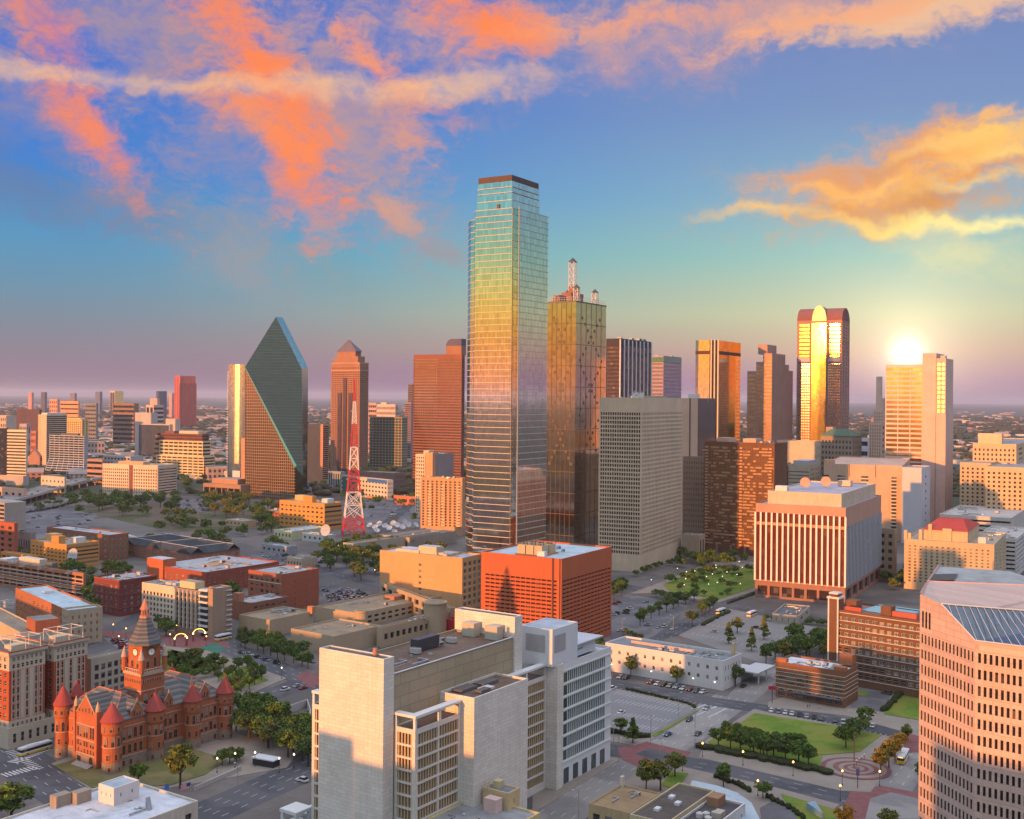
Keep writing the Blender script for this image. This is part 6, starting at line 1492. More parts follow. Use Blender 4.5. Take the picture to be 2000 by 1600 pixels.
# flat blue green roofed shop group by the dish
for (lb, xc, yb, xl, xr, yt, c, rf_) in (
    ('low shop with a pale yellow rounded wall and grey blue roof', 570, 1056, 535, 640, 1038, (.48, .48, .30), (.36, .42, .48)),
    ('low shop with a bright aqua roof beside the dish on a mast', 640, 1062, 590, 655, 1046, (.45, .48, .45), (.34, .52, .58)),
    ('tan flat roofed clinic at the end of the black roofed block', 478, 1030, 440, 500, 1018, (.42, .32, .20), (.36, .40, .44)),
    ('low cream roofed shop in the crowded parking area', 590, 1112, 560, 620, 1092, (.45, .36, .26), (.36, .31, .26)),
    ('narrow grey roofed canopy shop in the crowded parking area', 560, 1085, 510, 580, 1068, (.3, .3, .32), (.30, .35, .38)),
    ('white walled studio hall with satellite dishes in front of the mast', 690, 1090, 670, 860, 1062, (.42, .36, .28), (.24, .20, .18)),
    ('brown roofed studio annex right of the white walled studio hall', 800, 1075, 740, 890, 1050, (.36, .30, .24), (.22, .18, .17)),
    ('red brick shop row beyond the mast', 590, 1000, 540, 610, 984, (.40, .10, .07), (.26, .2, .18)),
    ('grey rail shed in the far left parking area', 60, 1090, 34, 70, 1040, (.30, .25, .24), (.28, .29, .31)),
    ('pale street corner building left of the long orange building', 25, 1190, 0, 40, 1178, (.45, .42, .4), (.4, .42, .45))):
    b = quick('shop_building', lb, xc, -yb, 36, xl, xr, yt, wl(c), None, (5, 1, .4, .4, 1, 1), roof=rf_, cl=3)
# ------------------------------------------------------------------ masts and dishes
def radio_mast():
    base = G(690, 1045); root = empty('radio_mast', base, R(12), 'tall red and white banded steel lattice broadcasting mast', 'mast')
    top = at(693, 742, base.y).z
    red, wh = paint((.50, .035, .04)), paint((.68, .66, .66)); bands = [0, .115, .275, .42, .565, .715, .86, 1.0]; cols = [red, wh, red, wh, red, wh, red]
    wd = lambda t: 20.5 * (1 - t) ** 1.15 * (1 - .35 * min(1, t * 2)) + 1.0
    for bi in range(7):
        mb = MB(); t0, t1 = bands[bi], bands[bi + 1]; n = max(2, int((t1 - t0) * top / max(4, wd(t0)) * 1.15))
        for j in range(n):
            a, b_ = t0 + (t1 - t0) * j / n, t0 + (t1 - t0) * (j + 1) / n; wa, wb = wd(a) / 2, wd(b_) / 2; za, zb = a * top, b_ * top
            ca = [(-wa, -wa, za), (wa, -wa, za), (wa, wa, za), (-wa, wa, za)]; cb = [(-wb, -wb, zb), (wb, -wb, zb), (wb, wb, zb), (-wb, wb, zb)]
            rr = .55 if bi < 4 else .38
            for i in range(4):
                k = (i + 1) % 4; mb.tube(ca[i], cb[i], rr, 4); mb.tube(ca[i], cb[k], rr * .55, 4); mb.tube(ca[k], cb[i], rr * .55, 4); mb.tube(cb[i], cb[k], rr * .7, 4)
                if bi < 3:
                    m0 = tuple((p + q) / 2 for p, q in zip(ca[i], ca[k])); mb.tube(m0, cb[i], rr * .4, 4); mb.tube(m0, cb[k], rr * .4, 4)
        mb.build('lattice_section', cols[bi], root)
    mb = MB(); mb.tube((0, 0, top), (0, 0, top + 6), .2); mb.build('antenna', red, root)
    for z, s in ((52, 1), (54, -1), (86, 1), (120, -1)):
        d = MB(); x = wd(z / top) / 2 * s; d.cone(x + s * 1.2, -1, z, z + .6, .8, 1.6, 10); d.build('dish_antenna', paint((.6, .6, .6)), root)
radio_mast()
dm = MB(); k = 16
for i in range(k):
    t0, t1 = 2 * math.pi * i / k, 2 * math.pi * (i + 1) / k
    for r0, r1, z0, z1 in ((0, 1.2, 0, .15), (1.2, 2.2, .15, .55)): dm.quad(*[(r * math.cos(t), r * math.sin(t), z) for r, t, z in ((r0, t0, z0), (r1, t0, z1), (r1, t1, z1), (r0, t1, z0))])
dm.tube((0, 0, 0), (0, 0, 1.8), .07); dish_me = dm.mesh('dish', paint((.42, .44, .47)))
sm = MB(); sm.tube((0, 0, 0), (0, 0, 2.4), .25, 6); sm.tube((-.9, 0, 0), (.9, 0, 0), .15, 4); stand_me = sm.mesh('stand', paint((.3, .3, .3)))
def dish(px, py, s, z=0.0, lb='white satellite dish on the studio roof near the mast', grp='satellite dishes by the mast', tilt=50, spin=0):
    p = G(px, py, z) if z < 50 else None; e = empty('satellite_dish', p, R(spin), lb, 'satellite dish', grp); e.scale = (s, s, s)
    inst('stand', stand_me, e); d = inst('dish', dish_me, e, (0, 0, 2.4)); d.rotation_euler = (R(tilt), 0, 0)
for i, (x, y) in enumerate(((722, 1033), (733, 1036), (741, 1030), (752, 1034), (760, 1038), (768, 1029), (776, 1033), (786, 1036), (797, 1031), (735, 1043), (770, 1046), (790, 1026), (812, 1032), (700, 1030))):
    dish(x, y, 1.45, 0.0, spin=-30 + i * 7, tilt=38 + (i * 7) % 20)
def lattice_dish(px, py, lb):
    p = G(px, py); e = empty('satellite_dish', p, 0, lb, 'satellite dish')
    mb = MB(); 
    for i in range(4): t = i * math.pi / 2; mb.tube((2.5 * math.cos(t), 2.5 * math.sin(t), 0), (0, 0, 12), .25, 4)
    mb.build('stand', paint((.5, .45, .4)), e); d = inst('dish', dish_me, e, (0, 0, 12)); d.scale = (2.5, 2.5, 2.5); d.rotation_euler = (R(75), 0, R(-30))
lattice_dish(144, 1116, 'rusty white dish on a lattice stand beside the orange school block')
lattice_dish(637, 1062, 'rusty white dish on a lattice stand near the aqua roofed shop')

# ------------------------------------------------------------------ ground, streets, lawns
def groundmat(name, c, var, sc1, c2=None, cs=.01, rough=.95):
    m, t, b_ = newmat(name)
    g = t.n('ShaderNodeNewGeometry').outputs['Position']
    n1 = t.noise(g, sc1, 5, .65); n2 = t.noise(g, sc1 * 9, 4, .7)
    col = t.mix(t.mr(t.math('ADD', t.math('MULTIPLY', n1, .6), t.math('MULTIPLY', n2, .4)), .35, .68, kind='LINEAR'), scl(c, 1 - var), scl(c, 1 + var))
    if c2: col = t.mix(t.mr(t.noise(g, cs, 3, .6, .5), .46, .56), col, (*c2, 1))
    t.t.links.new(col, b_.inputs['Base Color']); b_.inputs['Roughness'].default_value = rough; b_.inputs['Specular IOR Level'].default_value = .2
    return m
asph = groundmat('asphalt', (.075, .078, .088), .22, .05, (.10, .10, .108), .03)
conc = groundmat('concrete', (.20, .19, .185), .15, .06, (.26, .245, .23), .03)
walk = groundmat('pavement', (.25, .215, .185), .15, .1)
lotm = groundmat('parking_surface', (.12, .12, .13), .2, .05, (.165, .165, .175), .04)
grassm = groundmat('lawn_grass', (.11, .185, .022), .28, .12, (.17, .19, .035), .05)
brickm = groundmat('brick_paving', (.20, .085, .085), .2, .3)
dirtm = groundmat('dirt', (.13, .10, .075), .3, .05, (.07, .085, .035), .02)
gm = groundmat('ground', (.10, .088, .085), .35, .004, (.050, .062, .036), .0022)
mb = MB(); Rr = 60000.0
mb.poly([(Rr * math.cos(2 * math.pi * i / 48), Rr * math.sin(2 * math.pi * i / 48), 0) for i in range(48)])
tag(mb.build('ground', gm), kind='structure')
mb = MB(); mb.poly([(-620, -200, .02), (500, -200, .02), (800, 1300, .02), (-200, 1500, .02), (-700, 1500, .02)])
citym = groundmat('city_ground', (.15, .135, .125), .25, .02, (.10, .095, .09), .012)
tag(mb.build('city_ground', citym), kind='structure')
LZ = [.04]
def sheet(name, m, pts, z=None, px=True):
    LZ[0] += .0012; z = LZ[0] if z is None else z
    w_ = [G(*p) for p in pts] if px else [Vector((p[0], p[1], 0)) for p in pts]
    mb = MB(); mb.poly([(p.x, p.y, z) for p in w_]); o = mb.build(name, m); o['kind'] = 'structure'; return o
ROADS = []
def road(name, pts, w_, m=None, lanes=3, walkw=3.5, ext=(0, 0), px=True, mark=True):
    P = [G(*p).xy for p in pts] if px else [Vector(p) for p in pts]
    d0 = (P[0] - P[1]).normalized(); d1 = (P[-1] - P[-2]).normalized(); P[0] = P[0] + d0 * ext[0]; P[-1] = P[-1] + d1 * ext[1]
    def off(o_):
        r_ = []
        for i, p in enumerate(P):
            d = (P[min(i + 1, len(P) - 1)] - P[max(i - 1, 0)]).normalized(); r_.append(p + Vector((d.y, -d.x)) * o_)
        return r_
    LZ[0] += .004; z = LZ[0]
    mb = MB(); a_, b_ = off(-w_ / 2), off(w_ / 2)
    for i in range(len(P) - 1): mb.quad((*a_[i], z), (*b_[i], z), (*b_[i + 1], z), (*a_[i + 1], z))
    tag(mb.build('road', m or asph), kind='structure')
    ROADS.append((P, w_, z, off, name))
    if mark and lanes > 1:
        mk = MB()
        for k in range(1, lanes):
            o_ = -w_ / 2 + w_ * k / lanes; c = off(o_)
            for i in range(len(P) - 1):
                L = (c[i + 1] - c[i]).length; n = int(L / 9); d = (c[i + 1] - c[i]).normalized(); s_ = Vector((d.y, -d.x)) * .09
                for j in range(n):
                    q = c[i] + d * (j * 9); e = q + d * 3.4; mk.quad((*(q - s_), z + .01), (*(q + s_), z + .01), (*(e + s_), z + .01), (*(e - s_), z + .01))
        if mk.f: tag(mk.build('lane_markings', paint((.5, .5, .5), .8)), kind='structure')
    return P
def kerbwalk(pts, px=True, m=None, h=.13):
    w_ = [G(*p).xy for p in pts] if px else pts
    ar = sum(a_.x * b_.y - b_.x * a_.y for a_, b_ in zip(w_, w_[1:] + w_[:1]))
    if ar < 0: w_ = w_[::-1]
    mb = MB(); mb.prism(w_, 0, h + LZ[0] * .3); LZ[0] += .001; tag(mb.build('pavement', m or walk), kind='structure')
# streets running away to the right
road('a', [(1010, 1650), (1130, 1560), (1330, 1437), (1450, 1352), (1500, 1305), (1530, 1262)], 19, conc, 5)
road('b', [(1180, 1322), (1310, 1238), (1440, 1162), (1500, 1130)], 15, asph, 3, ext=(150, 150))
road('c', [(380, 1600), (600, 1502)], 19, asph, 5, ext=(120, 260))
road('d', [(440, 1392), (620, 1322)], 15, asph, 3, ext=(180, 300))
road('e', [(-20, 1496), (105, 1444)], 15, asph, 3, ext=(40, 200))
road('f', [(1640, 1650), (1715, 1560), (1800, 1448)], 17, conc, 4, ext=(20, 60))
road('g', [(300, 1232), (460, 1180)], 12, asph, 2, ext=(60, 200), mark=False)
road('h', [(560, 1175), (760, 1100)], 12, asph, 2, ext=(10, 350))
road('i', [(200, 1240), (300, 1190), (420, 1140)], 12, asph, 2, ext=(60, 60), mark=False)
# cross streets
road('k', [(1100, 1318), (1200, 1338), (1400, 1372), (1600, 1400), (1750, 1436), (1830, 1462)], 14, asph, 3)
road('l', [(1050, 1440), (1180, 1463), (1360, 1494), (1500, 1522), (1650, 1560), (1830, 1612)], 14, asph, 3)
road('m', [(1640, 1303), (1800, 1338)], 12, asph, 2, ext=(60, 60))
road('n', [(1160, 1132), (1230, 1148), (1480, 1192), (1600, 1212)], 15, asph, 3, ext=(120, 100))
road('o', [(400, 1240), (450, 1262), (560, 1308), (650, 1345)], 20, asph, 5, ext=(200, 80))
road('p', [(20, 1470), (60, 1502), (220, 1606)], 20, asph, 5, ext=(140, 50))
road('q', [(620, 1112), (800, 1160)], 12, asph, 2, ext=(150, 80))
road('r', [(80, 1225), (330, 1250)], 12, brickm, 1, mark=False)
road('s', [(690, 1100), (770, 1010), (800, 985)], 14, asph, 3, ext=(10, 200))
# brick crossings
sheet('brick_crossing', brickm, [(1205, 1462), (1262, 1449), (1350, 1470), (1330, 1486), (1296, 1500), (1245, 1498), (1215, 1484)])
sheet('crossing_inner', asph, [(1240, 1474), (1268, 1462), (1322, 1474), (1290, 1488)])
sheet('brick_crossing', brickm, [(1660, 1548), (1720, 1535), (1800, 1550), (1800, 1600), (1640, 1600)]); sheet('crossing_inner', conc, [(1700, 1560), (1740, 1548), (1800, 1562), (1800, 1600), (1690, 1600)])
sheet('brick_crossing', brickm, [(1755, 1430), (1800, 1420), (1800, 1470), (1770, 1470)])
sheet('brick_paving', brickm, [(320, 1245), (350, 1230), (420, 1238), (450, 1262), (400, 1275), (330, 1268)])
sheet('green_crossing', groundmat('green_paint', (.05, .15, .11), .2, .1), [(385, 1268), (418, 1255), (440, 1266), (415, 1284), (392, 1280)])
sheet('brick_crossing', brickm, [(575, 1322), (600, 1310), (640, 1325), (610, 1345)])
# blocks, lots, lawns
kerbwalk([(1472, 1386), (1600, 1410), (1740, 1440), (1765, 1468), (1700, 1548), (1640, 1545), (1365, 1480), (1378, 1448), (1425, 1416)])
G2 = lambda pts: sheet('lawn', grassm, pts, z=.32)
G2([(1474, 1394), (1646, 1421), (1722, 1437), (1679, 1470), (1607, 1476), (1540, 1462), (1480, 1440), (1436, 1420)])
G2([(1382, 1450), (1436, 1422), (1480, 1441), (1540, 1463), (1607, 1477), (1600, 1500), (1500, 1485), (1400, 1468)])
c0 = G(1672, 1502); e0 = G(1738, 1502)
for i, (f_, m_) in enumerate(((1, brickm), (.86, walk), (.66, brickm), (.5, walk), (.36, brickm), (.24, walk), (.12, brickm))):
    r_ = (e0.x - c0.x) * f_; mb = MB(); mb.poly([(c0.x + r_ * math.cos(t), c0.y + r_ * math.sin(t), .33 + i * .006) for t in [2 * math.pi * k / 40 for k in range(40)]]); tag(mb.build('paving_circle', m_), kind='structure')
kerbwalk([(1195, 1344), (1345, 1376), (1368, 1386), (1272, 1446), (1240, 1457), (1140, 1440), (1140, 1335)]); sheet('parking_lot', groundmat('lot_concrete', (.20, .20, .205), .12, .06), [(1190, 1347), (1340, 1381), (1358, 1388), (1274, 1434), (1190, 1424)], z=.3)
G2([(1355, 1392), (1366, 1388), (1280, 1440), (1272, 1438)])
kerbwalk([(1180, 1320), (1195, 1318), (1420, 1360), (1480, 1300), (1500, 1262), (1400, 1235), (1310, 1245), (1180, 1300)], m=citym)
sheet('parking_lot', lotm, [(1150, 1262), (1180, 1180), (1225, 1160), (1345, 1184), (1282, 1240), (1225, 1268)], z=.08)
sheet('parking_deck', groundmat('deck_concrete', (.21, .20, .195), .12, .06), [(1325, 1242), (1425, 1190), (1600, 1228), (1640, 1250), (1500, 1300), (1440, 1282)], z=.30)
kerbwalk([(1230, 1160), (1290, 1138), (1400, 1092), (1490, 1100), (1490, 1150), (1400, 1178), (1288, 1158)]); G2([(1295, 1143), (1380, 1105), (1474, 1110), (1474, 1148), (1404, 1172), (1310, 1158)])
kerbwalk([(1680, 1315), (1800, 1340), (1800, 1440), (1650, 1398), (1500, 1382), (1500, 1372)]); G2([(1690, 1322), (1797, 1338), (1797, 1408), (1726, 1396), (1748, 1352), (1700, 1346)])
sheet('parking_lot', lotm, [(1682, 1338), (1745, 1350), (1722, 1390), (1660, 1382)], z=.30); G2([(1676, 1350), (1700, 1352), (1690, 1362), (1676, 1358)])
kerbwalk([(1040, 1450), (1170, 1475), (1215, 1482), (1110, 1548), (1040, 1590)], m=walk)
kerbwalk([(1240, 1512), (1330, 1498), (1500, 1535), (1640, 1572), (1560, 1640), (1170, 1640), (1160, 1570)]); G2([(1312, 1508), (1345, 1512), (1322, 1545), (1290, 1535)]); G2([(1524, 1552), (1650, 1588), (1610, 1612), (1560, 1605)])
sheet('ramp', lotm, [(1484, 1580), (1520, 1560), (1575, 1612), (1490, 1620)], z=.31)
mb = MB(); p = [G(1575, 1580, .3), G(1592, 1577, .3), G(1608, 1602, .3)]; mb.prism([(q.x, q.y) for q in reversed(p)], .3, 2.4); tag(mb.build('skylight_wedge', paint((.2, .32, .4), .3)), 'small blue triangular glass wedge set in the corner lawn', 'skylight')
kerbwalk([(100, 1492), (180, 1545), (330, 1540), (560, 1500), (600, 1450), (480, 1392), (300, 1420)], m=walk); sheet('dry_lawn', groundmat('dry_grass', (.13, .13, .045), .3, .12, (.17, .145, .07), .06), [(104, 1497), (180, 1540), (330, 1536), (400, 1515), (445, 1485), (300, 1440)], z=.34)
G2([(330, 1268), (395, 1285), (440, 1298), (320, 1318), (290, 1290)]); kerbwalk([(320, 1262), (400, 1270), (560, 1325), (450, 1372), (320, 1340)])
G2([(334, 1270), (390, 1282), (442, 1300), (340, 1322)]); G2([(420, 1318), (480, 1302), (525, 1330), (455, 1352)])
kerbwalk([(450, 1200), (470, 1260), (600, 1312), (680, 1335), (740, 1290)], m=citym)
sheet('parking_lot', lotm, [(625, 1150), (700, 1150), (735, 1175), (640, 1180)], z=.08); sheet('parking_lot', lotm, [(12, 1012), (40, 990), (190, 1003), (172, 1030), (120, 1062), (40, 1050)], z=.08)
sheet('parking_lot', lotm, [(340, 978), (420, 972), (400, 1000), (345, 998)], z=.08); sheet('parking_lot', lotm, [(700, 975), (830, 965), (830, 1025), (715, 1022)], z=.08); sheet('parking_lot', lotm, [(200, 1245), (330, 1262), (320, 1290), (240, 1275)], z=.08)
sheet('parking_lot', lotm, [(500, 1075), (650, 1085), (640, 1115), (560, 1110), (480, 1090)], z=.08)
sheet('grass_verge', dirtm, [(130, 990), (330, 985), (560, 1000), (560, 1030), (340, 1040), (180, 1005)], z=.06)
# parking bay lines and crosswalks
def stripes(p0, p1, n, L, w_=.14, z=.34, name='parking_lines', dirp=None):
    a_, b_ = G(*p0).xy, G(*p1).xy; d = (b_ - a_); dn = Vector(dirp) if dirp else Vector((d.y, -d.x)).normalized(); u_ = d.normalized() * w_ / 2; mb = MB()
    for i in range(n): q = a_ + d * (i / (n - 1)); e = q + dn * L; mb.quad((*(q - u_), z), (*(q + u_), z), (*(e + u_), z), (*(e - u_), z))
    tag(mb.build(name, paint((.55, .55, .55), .8)), kind='structure')
rd = Vector((math.sin(R(34)), math.cos(R(34)))); 
for (p0, p1, n) in (((1200, 1356), (1330, 1384), 18), ((1200, 1372), (1320, 1394), 16), ((1200, 1398), (1300, 1412), 13), ((1195, 1415), (1275, 1428), 12)): stripes(p0, p1, n, 5.0, .2, .31, dirp=rd)
for (p0, p1, n) in (((1350, 1240), (1560, 1285), 22), ((1380, 1222), (1600, 1262), 22)): stripes(p0, p1, n, 5.0, .2, .31, dirp=rd)
stripes((1505, 1394), (1745, 1445), 26, 5.0, .16, .09, dirp=rd); stripes((1215, 1345), (1400, 1380), 20, 4, .16, .09, dirp=rd * -1)
stripes((15, 1488), (78, 1462), 12, 5, .7, .14, 'crosswalk'); stripes((2, 1512), (60, 1497), 9, 5, .6, .14, 'crosswalk'); stripes((28, 1466), (85, 1500), 14, 3.5, .6, .14, 'crosswalk')
stripes((1378, 1376), (1420, 1384), 3, 18, .5, .12, 'stop_lines'); stripes((1662, 1386), (1716, 1392), 9, 5, .15, .31, dirp=-rd)
# planted hedges
hedm = groundmat('hedge', (.035, .045, .016), .4, .8)
def hedge(pts, w_, h, lb):
    P = [G(*p).xy for p in pts]; rnd = random.Random(int(pts[0][0])); mb = MB()
    for a_, b_ in zip(P, P[1:]):
        n = max(2, int((b_ - a_).length / 1.1))
        for i in range(n):
            c = a_.lerp(b_, i / n) + Vector((rnd.uniform(-.3, .3), rnd.uniform(-.3, .3))) * w_; r_ = w_ * rnd.uniform(.35, .6); mb.cone(c.x, c.y, .3, .3 + h * rnd.uniform(.45, .7), r_, r_ * 1.05, 7); mb.cone(c.x, c.y, .3 + h * .6, .3 + h * rnd.uniform(.85, 1.15), r_, r_ * .5, 7)
    o = mb.build('hedge', hedm); tag(o, lb, 'hedge')
hedge([(1190, 1430), (1240, 1442), (1272, 1440)], 2.2, 1.6, 'ragged brown hedge along the near edge of the striped lot'); hedge([(1225, 1347), (1345, 1376), (1360, 1384)], 1.4, .9, 'low dark hedge along the far edge of the striped lot')
hedge([(1374, 1462), (1500, 1486), (1600, 1508), (1625, 1512)], 4, 1.8, 'long brown green hedge along the street below the plaza trees'); hedge([(1690, 1332), (1745, 1346), (1760, 1356), (1725, 1392)], 2.2, 2.0, 'dark trimmed hedge curving round the small car park'); hedge([(1678, 1326), (1694, 1332)], 2.5, 2, 'short dark hedge behind the five storey brick block')
hedge([(1500, 1560), (1540, 1580), (1575, 1605)], 1.6, 1.4, 'dark hedge beside the sunken ramp'); hedge([(1420, 1180), (1475, 1160)], 2, 1.2, 'dark planter hedge along the park corner'); hedge([(1372, 1222), (1415, 1200), (1424, 1196)], 2.5, 1.4, 'dark hedge between the wide street and the tree deck')
hedge([(1400, 1520), (1440, 1535), (1470, 1550)], 1.6, 1.5, 'hedge hugging the curved canopy roof')
# elevated freeway on the left
fw_ = [Vector(G(x, y, 9).xy) for x, y in ((-60, 992), (40, 968), (140, 940), (240, 925), (330, 917), (420, 908))]
pb = MB(); pb.cone(0, 0, 0, 7.2, 1.0, 1.0, 8); pier_me = pb.mesh('pier', wl((.36, .33, .3)))
def deck(pts, w_, z, lb):
    e = empty('freeway_bridge', (0, 0, 0), 0, lb, 'bridge'); mb = MB(); rb = MB(); pb = MB()
    for i in range(len(pts) - 1):
        a_, b_ = pts[i], pts[i + 1]; d = (b_ - a_).normalized(); n_ = Vector((-d.y, d.x)) * w_ / 2
        for q in (0,): mb.v += [(*(a_ - n_), z), (*(b_ - n_), z), (*(b_ + n_), z), (*(a_ + n_), z), (*(a_ - n_), z - 1.8), (*(b_ - n_), z - 1.8), (*(b_ + n_), z - 1.8), (*(a_ + n_), z - 1.8)]
        k = len(mb.v) - 8; mb.f += [(k, k + 1, k + 2, k + 3), (k, k + 4, k + 5, k + 1), (k + 3, k + 2, k + 6, k + 7)]; mb.m += [0, 1, 1]
        for s_ in (-1, 1): rb.quad((*(a_ + n_ * s_), z), (*(b_ + n_ * s_), z), (*(b_ + n_ * s_), z + 1.1), (*(a_ + n_ * s_), z + 1.1))
        L = (b_ - a_).length
        for j in range(int(L / 24)):
            c = a_ + d * (j * 24)
            for s_ in (-.7, .7): q = c + n_ * s_; inst('pier', pier_me, e, (q.x, q.y, 0), 0, (1, 1, (z - 1.8) / 7.2))
    mb.build('deck', [conc, wl((.38, .34, .31))], e); rb.build('barrier', wl((.42, .38, .35)), e)
deck(fw_, 34, 9, 'wide elevated freeway carrying evening traffic at the left edge')
fw2 = [Vector(G(x, y, 5).xy) for x, y in ((-60, 1008), (40, 994), (110, 983), (160, 968))]; deck(fw2, 10, 5, 'narrow curving ramp below the elevated freeway')
# ------------------------------------------------------------------ trees
def leafmat(name, c1, c2, c3):
    m, t, b_ = newmat(name)
    oi = t.n('ShaderNodeObjectInfo').outputs['Random']
    tc = t.n('ShaderNodeTexCoord')
    col = t.ramp(oi, [(0, c1), (.5, c2), (1, c3)])
    n_ = t.noise(tc.outputs['Object'], .55, 3, .7)
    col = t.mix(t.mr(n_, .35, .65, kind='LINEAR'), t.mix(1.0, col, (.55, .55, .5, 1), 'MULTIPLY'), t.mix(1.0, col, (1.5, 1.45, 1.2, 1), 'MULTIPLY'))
    t.t.links.new(col, b_.inputs['Base Color']); b_.inputs['Roughness'].default_value = .8; b_.inputs['Specular IOR Level'].default_value = .15
    return m
green = leafmat('green_leaves', (.070, .125, .028), (.095, .145, .030), (.060, .095, .034))
olive = leafmat('olive_leaves', (.15, .165, .034), (.11, .14, .036), (.18, .165, .04))
gold = leafmat('autumn_leaves', (.42, .20, .02), (.34, .19, .03), (.27, .18, .03))
bark = paint((.07, .05, .035), .9)
rng = np.random.default_rng(5)
def crown_mesh(mat, kind, nq, q, seed):
    """leaf-sized faces scattered through clumps; unit tree 10 m tall"""
    r = np.random.default_rng(seed)
    if kind == 'round': nc = 34; C = []; 
    if kind == 'round':
        u = r.normal(size=(nc, 3)); u /= np.linalg.norm(u, axis=1)[:, None]; rad = r.uniform(.35, 1, nc) ** .5
        cc = u * rad[:, None] * np.array([3.1, 3.1, 2.7]) + np.array([0, 0, 6.3]); cs = r.uniform(.85, 1.5, nc)
    elif kind == 'wide':
        nc = 40; u = r.normal(size=(nc, 3)); u /= np.linalg.norm(u, axis=1)[:, None]; cc = u * (r.uniform(.3, 1, nc) ** .5)[:, None] * np.array([4.6, 4.2, 2.3]) + np.array([0, 0, 6.0]); cs = r.uniform(.9, 1.7, nc)
    elif kind == 'cone':
        nc = 44; z = r.uniform(0, 1, nc) ** .8; t = r.uniform(0, 6.283, nc); rr = 2.5 * (1 - z) * r.uniform(.5, 1, nc); cc = np.stack([rr * np.cos(t), rr * np.sin(t), 1.8 + z * 7.8], 1); cs = (.45 + .65 * (1 - z)) * r.uniform(.8, 1.2, nc)
    else:
        nc = 14; u = r.normal(size=(nc, 3)); u /= np.linalg.norm(u, axis=1)[:, None]; cc = u * np.array([3.4, 3.4, 2.6]) * (r.uniform(.3, 1, nc) ** .5)[:, None] + np.array([0, 0, 5.2]); cs = r.uniform(1.3, 2.2, nc)
    k = r.integers(0, nc, nq); d = r.normal(size=(nq, 3)); d /= np.linalg.norm(d, axis=1)[:, None]
    d[:, 2] = np.abs(d[:, 2]) * .6 + d[:, 2] * .4
    p = cc[k] + d * (cs[k] * r.uniform(.7, 1.05, nq))[:, None]
    nrm = d + r.normal(size=(nq, 3)) * .55; nrm /= np.linalg.norm(nrm, axis=1)[:, None]
    a = np.cross(nrm, r.normal(size=(nq, 3))); a /= np.linalg.norm(a, axis=1)[:, None]; b_ = np.cross(nrm, a)
    s = (q * r.uniform(.6, 1.3, nq))[:, None]
    v = np.stack([p - a * s - b_ * s * .6, p + a * s - b_ * s * .6, p + a * s * .7 + b_ * s * .7, p - a * s * .7 + b_ * s * .7], 1).reshape(-1, 3)
    me = bpy.data.meshes.new('crown'); me.vertices.add(len(v)); me.vertices.foreach_set('co', v.ravel()); me.loops.add(nq * 4); me.loops.foreach_set('vertex_index', np.arange(nq * 4, dtype=np.int32))
    me.polygons.add(nq); me.polygons.foreach_set('loop_start', np.arange(0, nq * 4, 4, dtype=np.int32)); me.update(calc_edges=True); me.materials.append(mat)
    return me
def trunk_mesh(kind):
    mb = MB(); rnd = random.Random(3)
    if kind == 'cone': mb.cone(0, 0, 0, 9, .22, .05, 7)
    else:
        mb.cone(0, 0, 0, 3.6, .30, .2, 7, 0, False)
        for i in range(6): t = i * 1.05 + rnd.random() * .4; mb.tube((0, 0, 2.6 + .2 * i), (2.3 * math.cos(t), 2.3 * math.sin(t), 5.6 + rnd.random() * 1.6), .09, 4)
        mb.tube((0, 0, 3.4), (.3, .1, 8), .12, 4)
    return mb.mesh('trunk', bark)
CM = {}
for kk, mm in (('round', green), ('round', olive), ('wide', green), ('wide', olive), ('round', gold), ('wide', gold), ('cone', green), ('cone', olive), ('bush', green), ('bush', olive)):
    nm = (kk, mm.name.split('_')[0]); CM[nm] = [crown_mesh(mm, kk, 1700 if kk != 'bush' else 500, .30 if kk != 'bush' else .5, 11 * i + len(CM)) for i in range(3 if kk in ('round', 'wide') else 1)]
TM = {k: trunk_mesh(k) for k in ('round', 'cone')}
NT_ = [0]
def tree(x, y, h, kind='round', col='green', lb=None, grp=None, z=0.0, sx=1.0, name='tree'):
    TREES.append((h / math.hypot(x, y) * (.5 if kind == 'bush' else 1), x, y, h, kind, col, lb, grp, z, sx))
TREES = []
